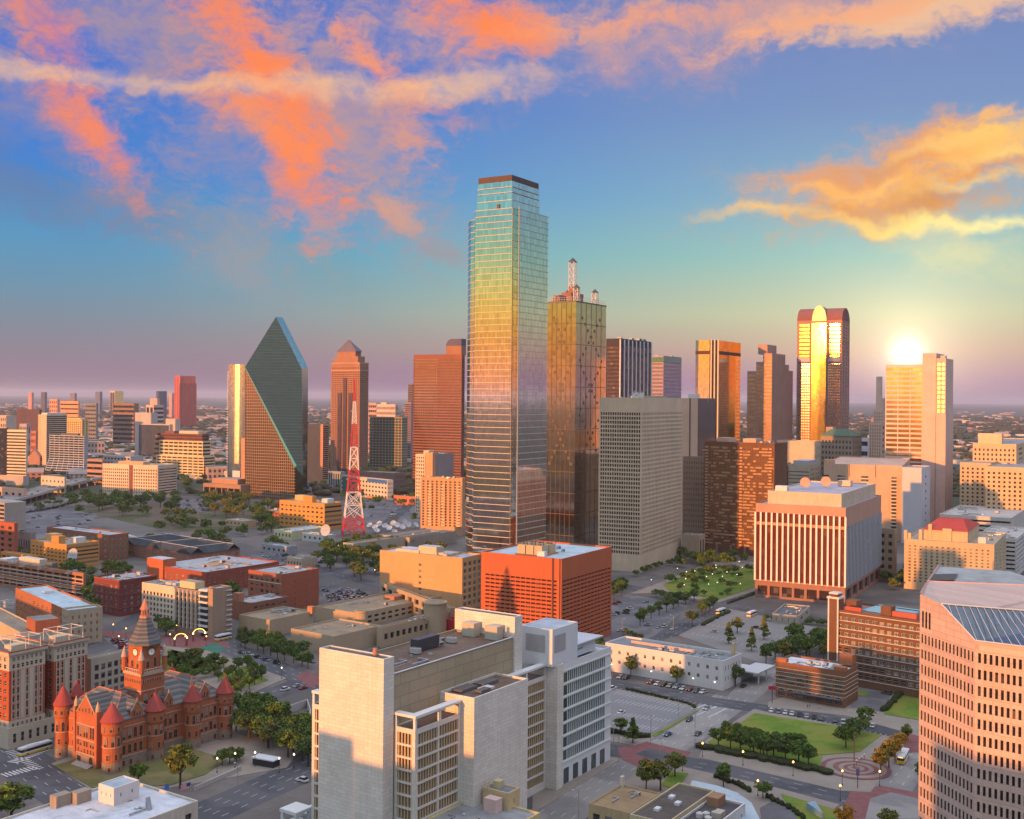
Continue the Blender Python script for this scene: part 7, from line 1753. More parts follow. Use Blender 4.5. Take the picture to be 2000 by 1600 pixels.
def plant_all():
    TREES.sort(key=lambda q: -q[0])
    for _, x, y, h, kind, col, lb, grp, z, sx in TREES[:290]:
        e = empty('tree', (x, y, z), random.uniform(0, 6.28), lb, 'tree', grp)
        s = h / 10; j1, j2 = random.uniform(.82, 1.25), random.uniform(.82, 1.25); e.scale = (s * sx * j1, s * sx * j2, s * random.uniform(.9, 1.12))
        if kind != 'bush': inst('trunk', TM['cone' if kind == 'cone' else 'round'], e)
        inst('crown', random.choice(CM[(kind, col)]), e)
    # the smaller rest, as one object
    lo = [crown_mesh(green, 'wide', 420, .55, 77 + i) for i in range(3)]; VV = []; MI = []; arr = []
    for me in lo: a = np.empty(len(me.vertices) * 3); me.vertices.foreach_get('co', a); arr.append(a.reshape(-1, 3))
    for i, (_, x, y, h, kind, col, lb, grp, z, sx) in enumerate(TREES[290:] + EXTRA):
        a = arr[i % 3]; t = i * 1.3; s = h / 10; r_ = np.array([[math.cos(t), -math.sin(t), 0], [math.sin(t), math.cos(t), 0], [0, 0, 1]])
        VV.append(a @ r_.T * s * (1.1 if kind != 'bush' else .8) + np.array([x, y, z - s * 1.2])); MI += [{'green': 0, 'olive': 1, 'autumn': 2}[col]] * 420
    V = np.concatenate(VV); nq = len(V) // 4; me = bpy.data.meshes.new('distant_trees'); me.vertices.add(len(V)); me.vertices.foreach_set('co', V.ravel()); me.loops.add(nq * 4); me.loops.foreach_set('vertex_index', np.arange(nq * 4, dtype=np.int32))
    me.polygons.add(nq); me.polygons.foreach_set('loop_start', np.arange(0, nq * 4, 4, dtype=np.int32)); me.update(calc_edges=True)
    for m_ in (green, olive, gold): me.materials.append(m_)
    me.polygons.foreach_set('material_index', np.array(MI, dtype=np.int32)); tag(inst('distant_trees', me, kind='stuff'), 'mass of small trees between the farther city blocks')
EXTRA = []
def inpoly(p, P):
    c = False; n = len(P)
    for i in range(n):
        a, b_ = P[i], P[(i + 1) % n]
        if (a[1] > p[1]) != (b_[1] > p[1]) and p[0] < (b_[0] - a[0]) * (p[1] - a[1]) / (b_[1] - a[1]) + a[0]: c = not c
    return c
def scatter(poly, n, dmin, seed=1):
    rnd = random.Random(seed); P = [tuple(G(*p).xy) for p in poly]; xs = [p[0] for p in P]; ys = [p[1] for p in P]; out = []
    for _ in range(n * 40):
        if len(out) >= n: break
        q = (rnd.uniform(min(xs), max(xs)), rnd.uniform(min(ys), max(ys)))
        if inpoly(q, P) and all((q[0] - o[0]) ** 2 + (q[1] - o[1]) ** 2 > dmin * dmin for o in out): out.append(q)
    return out
def along(pts, n, jit=.8, seed=1):
    rnd = random.Random(seed); P = [G(*p).xy for p in pts]; L = [0]
    for a, b_ in zip(P, P[1:]): L.append(L[-1] + (b_ - a).length)
    out = []
    for i in range(n):
        s = L[-1] * (i + .5) / n
        for j in range(len(P) - 1):
            if s <= L[j + 1]: q = P[j].lerp(P[j + 1], (s - L[j]) / (L[j + 1] - L[j])); break
        out.append((q.x + rnd.uniform(-jit, jit), q.y + rnd.uniform(-jit, jit)))
    return out
def grove(pts, hs, kinds, lb, grp=None, sx=1.0, z=0.0):
    """look-alike trees of one place; each colour or shape of crown gets its own label"""
    for i, (x, y) in enumerate(pts):
        k, c = kinds[i % len(kinds)]
        w_ = {'green': 'dark green', 'olive': 'olive green', 'autumn': 'golden orange'}[c] + {'round': ' rounded', 'wide': ' broad', 'cone': ' conical', 'bush': ' low'}[k]
        tree(x, y, random.uniform(*hs), k, c, w_ + ' ' + lb, w_ + ' ' + grp if grp else w_ + ' ' + lb.replace('tree', 'trees', 1), z, sx)
gn, ol, au = ('round', 'green'), ('round', 'olive'), ('round', 'autumn'); wg_, wo_ = ('wide', 'green'), ('wide', 'olive')
# street trees before the beige halls
grove(along([(458, 1262), (500, 1272), (560, 1293), (610, 1310)], 10, 1, 2), (8, 10), (gn, gn, wg_), 'tree in the row before the beige halls'); grove(along([(465, 1250), (540, 1270), (600, 1288)], 7, 1, 9), (8, 10.5), (gn, wg_), 'tree in the back row before the beige halls')
# plazas behind the courthouse
grove(scatter([(325, 1275), (395, 1284), (445, 1302), (400, 1330), (335, 1325)], 22, 4.6, 3), (5.5, 7.5), (gn, ol, wg_, gn), 'tree in the plaza grid behind the courthouse'); grove(scatter([(415, 1322), (478, 1300), (530, 1332), (460, 1362)], 20, 4.6, 4), (5.5, 7.5), (gn, ol, gn), 'tree in the plaza beside the four lane street')
grove(scatter([(462, 1390), (520, 1395), (610, 1450), (606, 1500), (560, 1480), (460, 1440)], 26, 5.5, 5), (9, 13), (wg_, gn, wg_), 'tree in the dense grove between courthouse and court building')
grove(scatter([(300, 1195), (380, 1215), (400, 1240), (330, 1248), (300, 1225)], 12, 6, 6), (8, 11), (gn, wg_), 'tree before the cream corner balcony block')
tr = G(352, 1540).xy; tree(tr.x, tr.y, 15, 'round', 'olive', 'tall olive tree standing right in front of the courthouse'); tr = G(270, 1536).xy; tree(tr.x, tr.y, 8, 'round', 'green', 'small bright green tree in front of the courthouse corner turret')
tr = G(60, 1640).xy; tree(G(22, 1612).x, G(22, 1612).y, 15, 'round', 'green', 'dark round tree cut off by the bottom left corner')
grove(along([(430, 1498), (455, 1492), (478, 1484)], 4, 1, 3), (5, 6.5), (wg_,), 'tree at the right foot of the courthouse')
# left middle
grove(scatter([(150, 1125), (240, 1110), (260, 1135), (185, 1170), (165, 1150)], 16, 7, 7), (8, 12), (gn, ol), 'tree between the orange school block and the garage'); grove(scatter([(165, 1165), (185, 1170), (190, 1210), (170, 1215)], 5, 6, 8), (9, 12), (gn,), 'tree left of the dark red corner block')
grove(scatter([(225, 1060), (300, 1055), (290, 1085), (240, 1095)], 7, 7, 9), (8, 12), (ol, gn), 'tree beside the brown brick warehouse')
grove(scatter([(60, 978), (130, 985), (120, 1003), (70, 1000)], 6, 10, 10), (9, 13), (gn,), 'tree under the freeway ramp'); grove(scatter([(135, 975), (230, 975), (225, 1002), (140, 1005)], 16, 10, 11), (11, 16), (gn, wg_, ol), 'tree left of the square windowed block')
grove(scatter([(225, 985), (345, 975), (345, 1008), (230, 1010)], 22, 10, 12), (11, 16), (wg_, ol, gn), 'tree below the square windowed block'); grove(scatter([(400, 985), (480, 975), (505, 1000), (470, 1020), (405, 1005)], 26, 8, 13), (12, 18), (wo_, ol), 'tree in the leafy clump before the arts centre')
grove(scatter([(320, 1005), (380, 1002), (385, 1030), (330, 1030)], 10, 8, 14), (8, 12), (ol, wg_, ('wide', 'olive')), 'tree on the verge above the black roofed block'); grove(scatter([(490, 995), (540, 1000), (535, 1040), (495, 1040)], 14, 8, 15), (12, 16), (wg_, gn), 'tree left of the orange mast side block')
grove(scatter([(345, 930), (380, 935), (385, 960), (350, 965)], 6, 10, 16), (10, 14), (gn,), 'tree right of the square windowed block'); grove(scatter([(165, 905), (205, 905), (205, 945), (170, 945)], 7, 10, 17), (10, 14), (gn,), 'tree between the black grid block and the square windowed block'); grove(scatter([(55, 905), (92, 905), (90, 935), (60, 930)], 6, 10, 18), (10, 14), (gn,), 'tree at the foot of the pale apartment tower')
# west end middle park
grove(scatter([(645, 1060), (740, 1065), (745, 1150), (690, 1140), (640, 1115), (610, 1110)], 42, 7, 19), (9, 13), (wg_, ol, gn, wg_), 'tree in the wooded block left of the big orange block'); grove(scatter([(690, 1085), (880, 1080), (800, 1100), (700, 1110)], 8, 7, 20), (9, 12), (ol, gn), 'tree behind the big orange block'); grove(along([(672, 1100), (730, 1078), (830, 1068)], 9, 2, 21), (10, 14), (wg_,), 'tree before the white studio hall')
# centre right lots
grove(along([(1240, 1225), (1280, 1205), (1330, 1182), (1362, 1172)], 9, 1, 22), (8, 10.5), (gn, ol, gn), 'tree along the upper parking lot kerb'); grove(along([(1215, 1240), (1235, 1245), (1255, 1250)], 4, 1, 23), (5, 6), (('bush', 'olive'),), 'bush beside the upper parking lot'); grove([(G(1352, 1222).x, G(1352, 1222).y)], (9, 9.5), (gn,), 'tree alone at the start of the deck ramp')
grove(along([(1366, 1205), (1400, 1190)], 4, 1, 24), (8.5, 10.5), (gn,), 'tree next to the yellow bus'); grove(along([(1270, 1164), (1340, 1180)], 4, 1, 26), (6, 7.5), (gn,), 'tree on the verge opposite the park'); grove(scatter([(1185, 1145), (1220, 1150), (1215, 1180), (1190, 1190)], 5, 5, 27), (9, 11), (gn,), 'tree behind the red slotted block')
for i, (x, y) in enumerate(((1423, 1258), (1468, 1272), (1492, 1250), (1440, 1238))): p = G(x, y); tree(p.x, p.y, 12 if i != 3 else 10.5, 'cone' if i != 3 else 'round', 'olive', ('leftmost', 'front middle', 'rightmost', 'rear rounded')[i] + (' of the conical trees on the parking deck' if i != 3 else ' tree on the parking deck behind the conical ones'), 'trees on the parking deck')
grove(scatter([(1510, 1290), (1560, 1255), (1625, 1262), (1620, 1290), (1530, 1302)], 18, 5.5, 28), (9, 13), (ol, gn, wg_, wg_), 'tree left of the banded brick warehouse'); grove(along([(1490, 1212), (1560, 1218), (1640, 1225)], 12, 1.5, 29), (5, 7), (('bush', 'olive'), ('bush', 'green')), 'bush at the foot of the finned rust block')
grove(scatter([(1300, 1140), (1380, 1108), (1472, 1112), (1472, 1145), (1402, 1170), (1318, 1156)], 34, 6, 30), (4.5, 8), (gn, ('bush', 'green'), ol), 'tree in the small downtown park'); grove(along([(1240, 1128), (1330, 1095)], 8, 2, 31), (5, 7), (gn,), 'tree at the foot of the concrete grid block')
# white low building street
for i, (x, y, h, c) in enumerate(((1232, 1322, 10.5, 'olive'), (1322, 1336, 9.5, 'olive'), (1436, 1340, 11.5, 'green'), (1496, 1300, 10.5, 'green'))): p = G(x, y); tree(p.x, p.y, h, 'round', c, ('left', 'middle', 'right end', 'far right')[i] + ' tree beside the long whitewashed building')
tree(G(1213, 1436).x, G(1213, 1436).y, 7, 'round', 'green', 'short round tree by the striped parking lot corner'); tree(G(1236, 1452).x, G(1236, 1452).y, 10, 'cone', 'green', 'tall ragged dark tree by the brick crossing')
# plaza grove
grove(along([(1392, 1458), (1440, 1468), (1490, 1478), (1540, 1490), (1592, 1500)], 9, .8, 33), (8.5, 10), (gn, wg_), 'tree in the front row of the plaza grove'); grove(along([(1410, 1440), (1450, 1452), (1500, 1462), (1570, 1470)], 8, 1, 34), (6.5, 8), (gn,), 'tree in the rear row of the plaza grove'); grove(along([(1455, 1472), (1480, 1475), (1510, 1482)], 3, 1, 35), (6, 7), (ol,), 'pale tree inside the plaza grove')
grove([tuple(G(x, y).xy) for x, y in ((1652, 1462), (1666, 1448), (1678, 1436), (1690, 1426))], (8.5, 10.5), (wg_, gn), 'tree in the leaning clump beside the pole and lawn'); grove([tuple(G(x, y).xy) for x, y in ((1720, 1512), (1736, 1500), (1748, 1486))], (9, 10.5), (au,), 'tree beside the bus lane'); grove([tuple(G(x, y).xy) for x, y in ((1760, 1464), (1772, 1450))], (7, 8.5), (au, ol), 'tree at the top of the bus lane')
for i, (x, y, h) in enumerate(((1262, 1548, 11), (1290, 1545, 12), (1318, 1518, 9.5))): p = G(x, y); tree(p.x, p.y, h, 'round', 'olive', ('left', 'middle', 'right')[i] + ' tree of the three beside the dark roofed shops')
tree(G(1413, 1538).x, G(1413, 1538).y, 8.5, 'round', 'green', 'round green tree by the curved canopy roof'); tree(G(1490, 1560).x, G(1490, 1560).y, 6.5, 'wide', 'green', 'squat green tree beside the sunken ramp'); tree(G(1650, 1618).x, G(1650, 1618).y, 8.5, 'wide', 'autumn', 'autumn tree at the bottom edge below the bus lane'); tree(G(1735, 1622).x, G(1735, 1622).y, 7, 'wide', 'olive', 'yellow green tree at the bottom edge near the pink tower'); tree(G(1799, 1530).x, G(1799, 1530).y, 8, 'round', 'green', 'green tree peeking out beside the pink tower')
grove([tuple(G(x, y).xy) for x, y in ((1697, 1318), (1731, 1324), (1762, 1331))], (5, 7), (gn, ol), 'tree in the row before the banded brick warehouse')
grove(scatter([(900, 1245), (930, 1240), (1000, 1290), (1180, 1262), (1182, 1290), (1000, 1330)], 14, 6, 36), (8, 10), (gn,), 'tree behind the white court building')
grove(scatter([(780, 1005), (830, 1000), (825, 1020), (790, 1020)], 4, 8, 37), (5, 7), (gn,), 'tree in the lot beyond the mast'); grove(scatter([(690, 915), (720, 915), (725, 940), (680, 945)], 8, 10, 38), (9, 12), (gn, wg_), 'tree at the foot of the pyramid tower')
for i, (px, y) in enumerate(((1180, 1290), (1183, 1310))): p = G(px, y); tree(p.x, p.y, 9, 'round', 'green', ('upper', 'lower')[i] + ' dark tree at the left end of the whitewashed building')

for i, (poly, n, dm_) in enumerate((([(0, 960), (60, 930), (470, 930), (480, 980), (0, 1010)], 40, 14), ([(0, 880), (480, 880), (480, 935), (0, 935)], 160, 12), ([(600, 880), (910, 880), (910, 950), (600, 950)], 90, 11), ([(250, 1030), (560, 1030), (560, 1075), (440, 1075)], 26, 9), ([(640, 960), (830, 950), (800, 1000), (660, 1000)], 22, 10),
    ([(1330, 1090), (1480, 1090), (1480, 1110), (1330, 1110)], 14, 6), ([(1700, 1100), (1800, 1100), (1800, 1160), (1720, 1160)], 10, 8), ([(0, 1085), (160, 1110), (160, 1130), (0, 1110)], 12, 8), ([(440, 1140), (490, 1130), (480, 1170), (440, 1190)], 8, 6), ([(1660, 860), (2000, 860), (2000, 930), (1660, 930)], 70, 14))):
    for q in scatter(poly, n, dm_, 90 + i): EXTRA.append((0, q[0], q[1], random.uniform(8, 13), 'wide', random.choice(('green', 'green', 'olive')), None, None, 0.0, 1))
plant_all()
# ------------------------------------------------------------------ far country: woods and roofs
def woods():
    r = np.random.default_rng(3); N = 15000
    u = r.uniform(-.52, .52, N); D = 1500 * (9500 / 1500) ** (r.uniform(0, 1, N) ** .85)
    ph = (1 + 5 ** .5) / 2; iv = np.array([(-1, ph, 0), (1, ph, 0), (-1, -ph, 0), (1, -ph, 0), (0, -1, ph), (0, 1, ph), (0, -1, -ph), (0, 1, -ph), (ph, 0, -1), (ph, 0, 1), (-ph, 0, -1), (-ph, 0, 1)]) / 1.9
    f = np.array([(0, 11, 5), (0, 5, 1), (0, 1, 7), (0, 7, 10), (0, 10, 11), (1, 5, 9), (5, 11, 4), (11, 10, 2), (10, 7, 6), (7, 1, 8), (3, 9, 4), (3, 4, 2), (3, 2, 6), (3, 6, 8), (3, 8, 9), (4, 9, 5), (2, 4, 11), (6, 2, 10), (8, 6, 7), (9, 8, 1)])
    keep = np.sin(u * 40 + np.log(D) * 9) + np.sin(u * 17 - np.log(D) * 14) + r.normal(size=N) * .9 > -.3
    keep &= ~((u > -.45) & (u < -.33) & (D < 1750))
    u, D = u[keep], D[keep]; N = len(u)
    s = r.uniform(5, 10, N) * (D / 2200) ** .45
    V = iv[None] * s[:, None, None] * np.stack([r.uniform(1, 2.0, N), r.uniform(1, 1.8, N), r.uniform(.6, .95, N)], 1)[:, None, :] + r.normal(size=(N, 12, 3)) * (s * .16)[:, None, None] + np.stack([u * D, D, s * .35], 1)[:, None, :]
    Fc = (f[None] + (np.arange(N) * 12)[:, None, None]).reshape(-1)
    me = bpy.data.meshes.new('woodland'); me.vertices.add(N * 12); me.vertices.foreach_set('co', V.ravel()); nf = N * 20
    me.loops.add(nf * 3); me.loops.foreach_set('vertex_index', Fc.astype(np.int32)); me.polygons.add(nf); me.polygons.foreach_set('loop_start', np.arange(0, nf * 3, 3, dtype=np.int32)); me.update(calc_edges=True)
    me.materials.append(groundmat('woodland_leaves', (.055, .062, .030), .45, .02, (.075, .058, .028), .004)); o = inst('woodland', me, kind='stuff')
woods()
def suburbs():
    rnd = random.Random(12)
    hm = []
    for c in ((.42, .30, .25), (.5, .44, .40), (.36, .20, .15), (.55, .46, .36), (.30, .28, .30)):
        for k in range(2):
            mb = MB(); w_, d, h = rnd.uniform(.8, 1.4), rnd.uniform(.7, 1), rnd.uniform(.8, 1.2)
            mb.box(-w_, -d, 0, w_, d, h, 0, False)
            if k: mb.quad((-w_ * 1.05, -d * 1.05, h), (w_ * 1.05, -d * 1.05, h), (w_ * 1.05, 0, h + .6), (-w_ * 1.05, 0, h + .6), 1); mb.quad((-w_ * 1.05, d * 1.05, h), (w_ * 1.05, d * 1.05, h), (w_ * 1.05, 0, h + .6), (-w_ * 1.05, 0, h + .6), 1); mb.poly([(-w_, -d, h), (-w_, d, h), (-w_, 0, h + .57)], 0); mb.poly([(w_, -d, h), (w_, d, h), (w_, 0, h + .57)], 0)
            for j in range(2):
                for i in range(6): x = -w_ + (i + .5) * w_ / 3; mb.quad((x - w_ * .08, -d - .01, h * (.2 + .42 * j)), (x + w_ * .08, -d - .01, h * (.2 + .42 * j)), (x + w_ * .08, -d - .01, h * (.42 + .42 * j)), (x - w_ * .08, -d - .01, h * (.42 + .42 * j)), 2)
            hm.append(mb.mesh('far_building', [wl(c), roofmat((.34, .26, .24) if k else (.42, .38, .36)), paint((.05, .05, .06), .3)]))
    n = 0
    for i in range(4000):
        if n >= 290: break
        x = rnd.choice((rnd.uniform(0, 480), rnd.uniform(600, 910), rnd.uniform(0, 480), rnd.uniform(1660, 2000), rnd.uniform(0, 2000)))
        v = rnd.uniform(0, 1) ** 1.3; y = 790 + v * (150 if x < 480 else 90 if x < 910 else 105)
        p = G(x, y)
        if p.y > 12000 or p.y < 1750: continue
        s = rnd.uniform(9, 22) * (1 if p.y < 4000 else 1.7)
        side = 'left' if x < 560 else ('centre' if x < 1300 else 'right')
        o = inst('far_building', rnd.choice(hm), None, (p.x, p.y, 0), R(rnd.choice((24, 114, 60, -30)) + rnd.uniform(-6, 6)), (s, s * rnd.uniform(.6, 1.2), rnd.uniform(6, 12) * (1 if rnd.random() < .85 else 2.6)))
        tag(o, 'small low building among the trees of the far ' + side + ' suburbs', 'building', 'low buildings in the far ' + side + ' suburbs'); n += 1
suburbs()
def rooftops():
    rnd = random.Random(31); mb = MB()
    for i in range(2600):
        x = rnd.uniform(0, 2000) if rnd.random() < .5 else rnd.uniform(0, 620); y = 786 + rnd.random() ** 1.5 * 125; p = G(x, y)
        if p.y > 14000 or p.y < 1900: continue
        s = rnd.uniform(6, 16) * (1 + p.y / 9000); d = s * rnd.uniform(.5, 1); h = rnd.uniform(5, 10); t = rnd.choice((.4, -.9)) + rnd.uniform(-.1, .1); c_, s_ = math.cos(t), math.sin(t)
        P_ = [(p.x + a * s * c_ - b_ * d * s_, p.y + a * s * s_ + b_ * d * c_) for a, b_ in ((-1, -1), (1, -1), (1, 1), (-1, 1))]; mb.prism(P_, 0, h, rnd.randrange(3), 3 + rnd.randrange(2))
    tag(mb.build('distant_rooftops', [wl((.5, .36, .28)), wl((.55, .5, .46)), wl((.36, .22, .17)), roofmat((.30, .25, .24)), roofmat((.46, .44, .44))], kind='stuff'), 'carpet of tiny roofs among the far woods')
rooftops()
# ------------------------------------------------------------------ vehicles
CP = {}
def carmesh(c, kind='car'):
    k = (c, kind)
    if k in CP: return CP[k]
    pm, t, b_ = newmat('car_paint'); b_.inputs['Base Color'].default_value = (*c, 1); b_.inputs['Roughness'].default_value = .28; b_.inputs['Metallic'].default_value = .25; b_.inputs['Coat Weight'].default_value = .5
    gl = glass((.02, .022, .028), .05, 0, (50, 50), 0, key='car'); 
    L, W_, H_ = (4.6, 1.85, .78) if kind == 'car' else (4.8, 1.95, .95); top = 1.45 if kind == 'car' else 1.75
    prof = [(-L / 2, .32), (-L / 2 + .05, H_ * .85), (-L * .30, H_ + .05), (L * .22, H_ + .08), (L / 2 - .15, H_), (L / 2, .62), (L / 2, .32)]
    body = MB(); n = len(prof)
    for s in (-1, 1): body.v += [(x, s * W_ / 2 * (1 if .3 < z < .9 else .95), z) for x, z in prof]
    body.f += [tuple(range(n)), tuple(range(2 * n - 1, n - 1, -1))]; body.m += [0, 0]
    for i in range(n): j = (i + 1) % n; body.f.append((i, n + i, n + j, j)); body.m.append(0)
    body.box(-L * .22 if kind == 'car' else -L * .30, -W_ * .38, top - .04, L * .10, W_ * .38, top, 0)
    body.box(L / 2 - .02, -W_ * .45, .62, L / 2 + .02, W_ * .45, .72, 0)
    cab = MB(); x0, x1 = (-L * .34, L * .24) if kind == 'car' else (-L * .42, L * .24); u0, u1 = (-L * .22, L * .10) if kind == 'car' else (-L * .36, L * .10); a = W_ * .47; c_ = W_ * .38
    lo = [(x0, -a, H_), (x1, -a, H_), (x1, a, H_), (x0, a, H_)]; up = [(u0, -c_, top - .045), (u1, -c_, top - .045), (u1, c_, top - .045), (u0, c_, top - .045)]
    for i in range(4): cab.quad(lo[i], lo[(i + 1) % 4], up[(i + 1) % 4], up[i])
    wh = MB(); q = 12
    for i in range(q): t0, t1 = 2 * math.pi * i / q, 2 * math.pi * (i + 1) / q; wh.quad((.33 * math.cos(t0), -.11, .33 * math.sin(t0)), (.33 * math.cos(t1), -.11, .33 * math.sin(t1)), (.33 * math.cos(t1), .11, .33 * math.sin(t1)), (.33 * math.cos(t0), .11, .33 * math.sin(t0)))
    for s in (-.11, .11): wh.poly([(.33 * math.cos(2 * math.pi * i / q), s, .33 * math.sin(2 * math.pi * i / q)) for i in range(q)], 0); wh.poly([(.18 * math.cos(2 * math.pi * i / q), s * 1.05, .18 * math.sin(2 * math.pi * i / q)) for i in range(q)], 1)
    hl = MB()
    for s in (-1, 1): hl.box(L / 2 - .03, s * W_ * .36 - .18, .60, L / 2 + .03, s * W_ * .36 + .18, .74)
    tl = MB()
    for s in (-1, 1): tl.box(-L / 2 - .02, s * W_ * .38 - .14, .62, -L / 2 + .06, s * W_ * .38 + .14, .78)
    al = MB(); al.v = body.v + cab.v + tl.v; al.f = list(body.f) + [tuple(i + len(body.v) for i in f) for f in cab.f] + [tuple(i + len(body.v) + len(cab.v) for i in f) for f in tl.f]; al.m = [0] * len(body.f) + [1] * len(cab.f) + [2] * len(tl.f)
    for x in (-L * .31, L * .31):
        for s in (-1, 1): al.cone(x, s * W_ * .46, .0, .01, .01, .01, 3, 3); al.box(x - .3, s * W_ * .42 - .1, 0, x + .3, s * W_ * .42 + .1, .6, 3)
    rl = paint((.35, .02, .02), .3)
    CP[k] = (body.mesh('body', pm), cab.mesh('windows', gl), wh.mesh('wheel', [paint((.02, .02, .02), .8), paint((.4, .4, .42), .3, .6)]), hl.mesh('headlight', emit((1, .95, .8), .6)), tl.mesh('tail_light', rl), al.mesh('car', [pm, gl, rl, paint((.02, .02, .02), .8)]), L, W_)
    return CP[k]
CC = {'white': (.68, .69, .70), 'silver': (.38, .40, .43), 'black': (.018, .018, .022), 'dark grey': (.08, .085, .09), 'red': (.30, .02, .02), 'blue': (.05, .10, .20), 'tan': (.32, .27, .2)}
def car(p, ang, col, where, grp, near=True, kind='car', z=.12):
    b_, cb, wh, hl, tl, al, L, W_ = carmesh(CC[col], kind); nm = {'car': 'car', 'suv': 'utility vehicle'}[kind]
    lb = col + ' ' + nm + ' ' + where; gp = col + ' ' + grp
    if not near:
        o = inst('parked_car' if 'parked' in lb else 'moving_car', al, None, (p[0], p[1], z), ang); return tag(o, lb, 'car', gp)
    e = empty('parked_car' if 'parked' in lb else 'moving_car', (p[0], p[1], z), ang, lb, 'car', gp)
    inst('body', b_, e); inst('windows', cb, e); inst('headlights', hl, e); inst('tail_lights', tl, e)
    for x in (-L * .31, L * .31):
        for s in (-1, 1): inst('wheel', wh, e, (x, s * W_ * .44, .33))
def cars(pts, dirp, cols, where, grp, near=True, z=.12, jit=.06, seed=1, suv=.3):
    rnd = random.Random(seed)
    for p, c in zip(pts, cols): car(p, math.atan2(dirp[1], dirp[0]) + rnd.uniform(-jit, jit), c, where, grp, near, 'suv' if rnd.random() < suv else 'car', z)
Rd = lambda a: (math.sin(R(a)), math.cos(R(a))); Ld = lambda a: (-math.cos(R(a)), math.sin(R(a)))
px2 = lambda L_: [tuple(G(*p).xy) for p in L_]
cars(px2([(1507, 1390), (1521, 1392), (1534, 1394), (1547, 1396), (1562, 1399), (1576, 1401), (1590, 1403), (1604, 1406), (1632, 1410), (1647, 1413), (1704, 1420)]), Rd(20), ['white', 'silver', 'white', 'white', 'dark grey', 'silver', 'dark grey', 'dark grey', 'dark grey', 'white', 'white'], 'parked nose in along the lawn', 'cars parked along the lawn', True, .1)
cars(px2([(1212, 1325), (1223, 1326), (1271, 1335), (1284, 1338), (1296, 1340), (1308, 1342), (1321, 1344), (1334, 1347), (1347, 1349), (1360, 1352), (1373, 1354)]), (Rd(34)[0] * -1, Rd(34)[1] * -1), ['silver', 'black', 'red', 'white', 'black', 'tan', 'silver', 'white', 'red', 'dark grey', 'white'], 'parked nose in before the whitewashed building', 'cars parked before the whitewashed building', True, .1)
cars(px2([(1304, 1437), (1346, 1408), (1380, 1386), (1363, 1436)]), (-Rd(34)[0], -Rd(34)[1]), ['blue', 'dark grey', 'silver', 'black'], 'driving down the wide concrete street', 'cars driving down the wide street', True, .1); cars(px2([(1213, 1394)]), Rd(34), ['white'], 'parked alone in the striped concrete lot', 'cars in the striped lot'); cars(px2([(1196, 1347)]), Rd(34), ['white'], 'van like, parked at the far corner of the striped lot', 'vans', suv=1)
cars(px2([(513, 1360), (557, 1349), (581, 1342), (592, 1346)]), Rd(40), ['silver', 'white', 'silver', 'red'], 'driving behind the court building', 'cars behind the court building'); cars(px2([(472, 1277), (487, 1281), (503, 1286), (519, 1291), (541, 1297)]), (-Ld(36)[0], -Ld(36)[1]), ['black', 'silver', 'black', 'blue', 'black'], 'parked below the street tree row', 'cars below the street trees'); cars(px2([(608, 1295), (590, 1527)]), Ld(34), ['blue', 'white'], 'parked close to the court building wall', 'cars close to the court building')
cars(px2([(1452, 1342), (1298, 1225), (1314, 1230), (1286, 1227)]), Rd(34), ['black', 'white', 'white', 'silver'], 'on the street right of the whitewashed building', 'cars right of the whitewashed building')
cars(px2([(1263, 1178), (1281, 1191), (1230, 1190), (1224, 1194), (1222, 1199), (1198, 1202), (1260, 1201), (1200, 1181), (1207, 1178), (1204, 1200), (1212, 1234), (1265, 1222), (1240, 1247)]), Ld(20), ['silver', 'silver', 'white', 'black', 'dark grey', 'white', 'white', 'red', 'black', 'dark grey', 'white', 'silver', 'black'], 'parked in the lot beside the red slotted block', 'cars in the lot beside the red block', False)
cars(px2([(1341, 1165), (1318, 1176), (1395, 1236), (1472, 1254), (1475, 1228)]), Ld(30), ['white', 'white', 'silver', 'white', 'dark grey'], 'around the parking deck and park corner', 'cars around the parking deck', False); cars(px2([(1697, 1341), (1732, 1357), (1740, 1352), (1707, 1330)]), Ld(36), ['silver', 'dark grey', 'silver', 'black'], 'parked in the small car park behind the brick block', 'cars in the small car park', True, .32)
RC = ['white', 'silver', 'black', 'dark grey', 'red', 'white', 'silver', 'blue', 'tan', 'black']
def rc(n, s): r_ = random.Random(s); return [r_.choice(RC) for _ in range(n)]
for (poly, n, dm_, ang, where, grp, s, zz) in (
    ([(632, 1152), (700, 1152), (730, 1172), (645, 1176)], 34, 3.4, 34, 'parked in the full lot behind the beige halls', 'cars in the full lot behind the beige halls', 3, .09),
    ([(215, 1250), (320, 1266), (312, 1288), (250, 1275)], 34, 3.4, 34, 'parked in the lot between hotel and clock tower', 'cars in the lot by the clock tower', 4, .09),
    ([(345, 979), (415, 974), (398, 998), (350, 996)], 30, 8, 24, 'parked in the lot before the arts centre', 'cars in the arts centre lot', 5, .09),
    ([(20, 1010), (185, 1003), (165, 1028), (60, 1045)], 22, 14, 34, 'parked in the wide left edge lot', 'cars in the left edge lot', 6, .09),
    ([(500, 1080), (640, 1090), (620, 1112), (520, 1100)], 26, 6, 34, 'parked among the crowded shop roofs', 'cars among the shop roofs', 7, .09),
    ([(705, 975), (825, 968), (822, 1020), (725, 1018)], 20, 14, 24, 'parked in the lot beyond the mast', 'cars in the lot beyond the mast', 8, .09)):
    cars(scatter(poly, n, dm_, s), Rd(ang), rc(n, s), where, grp, False, zz, seed=s)
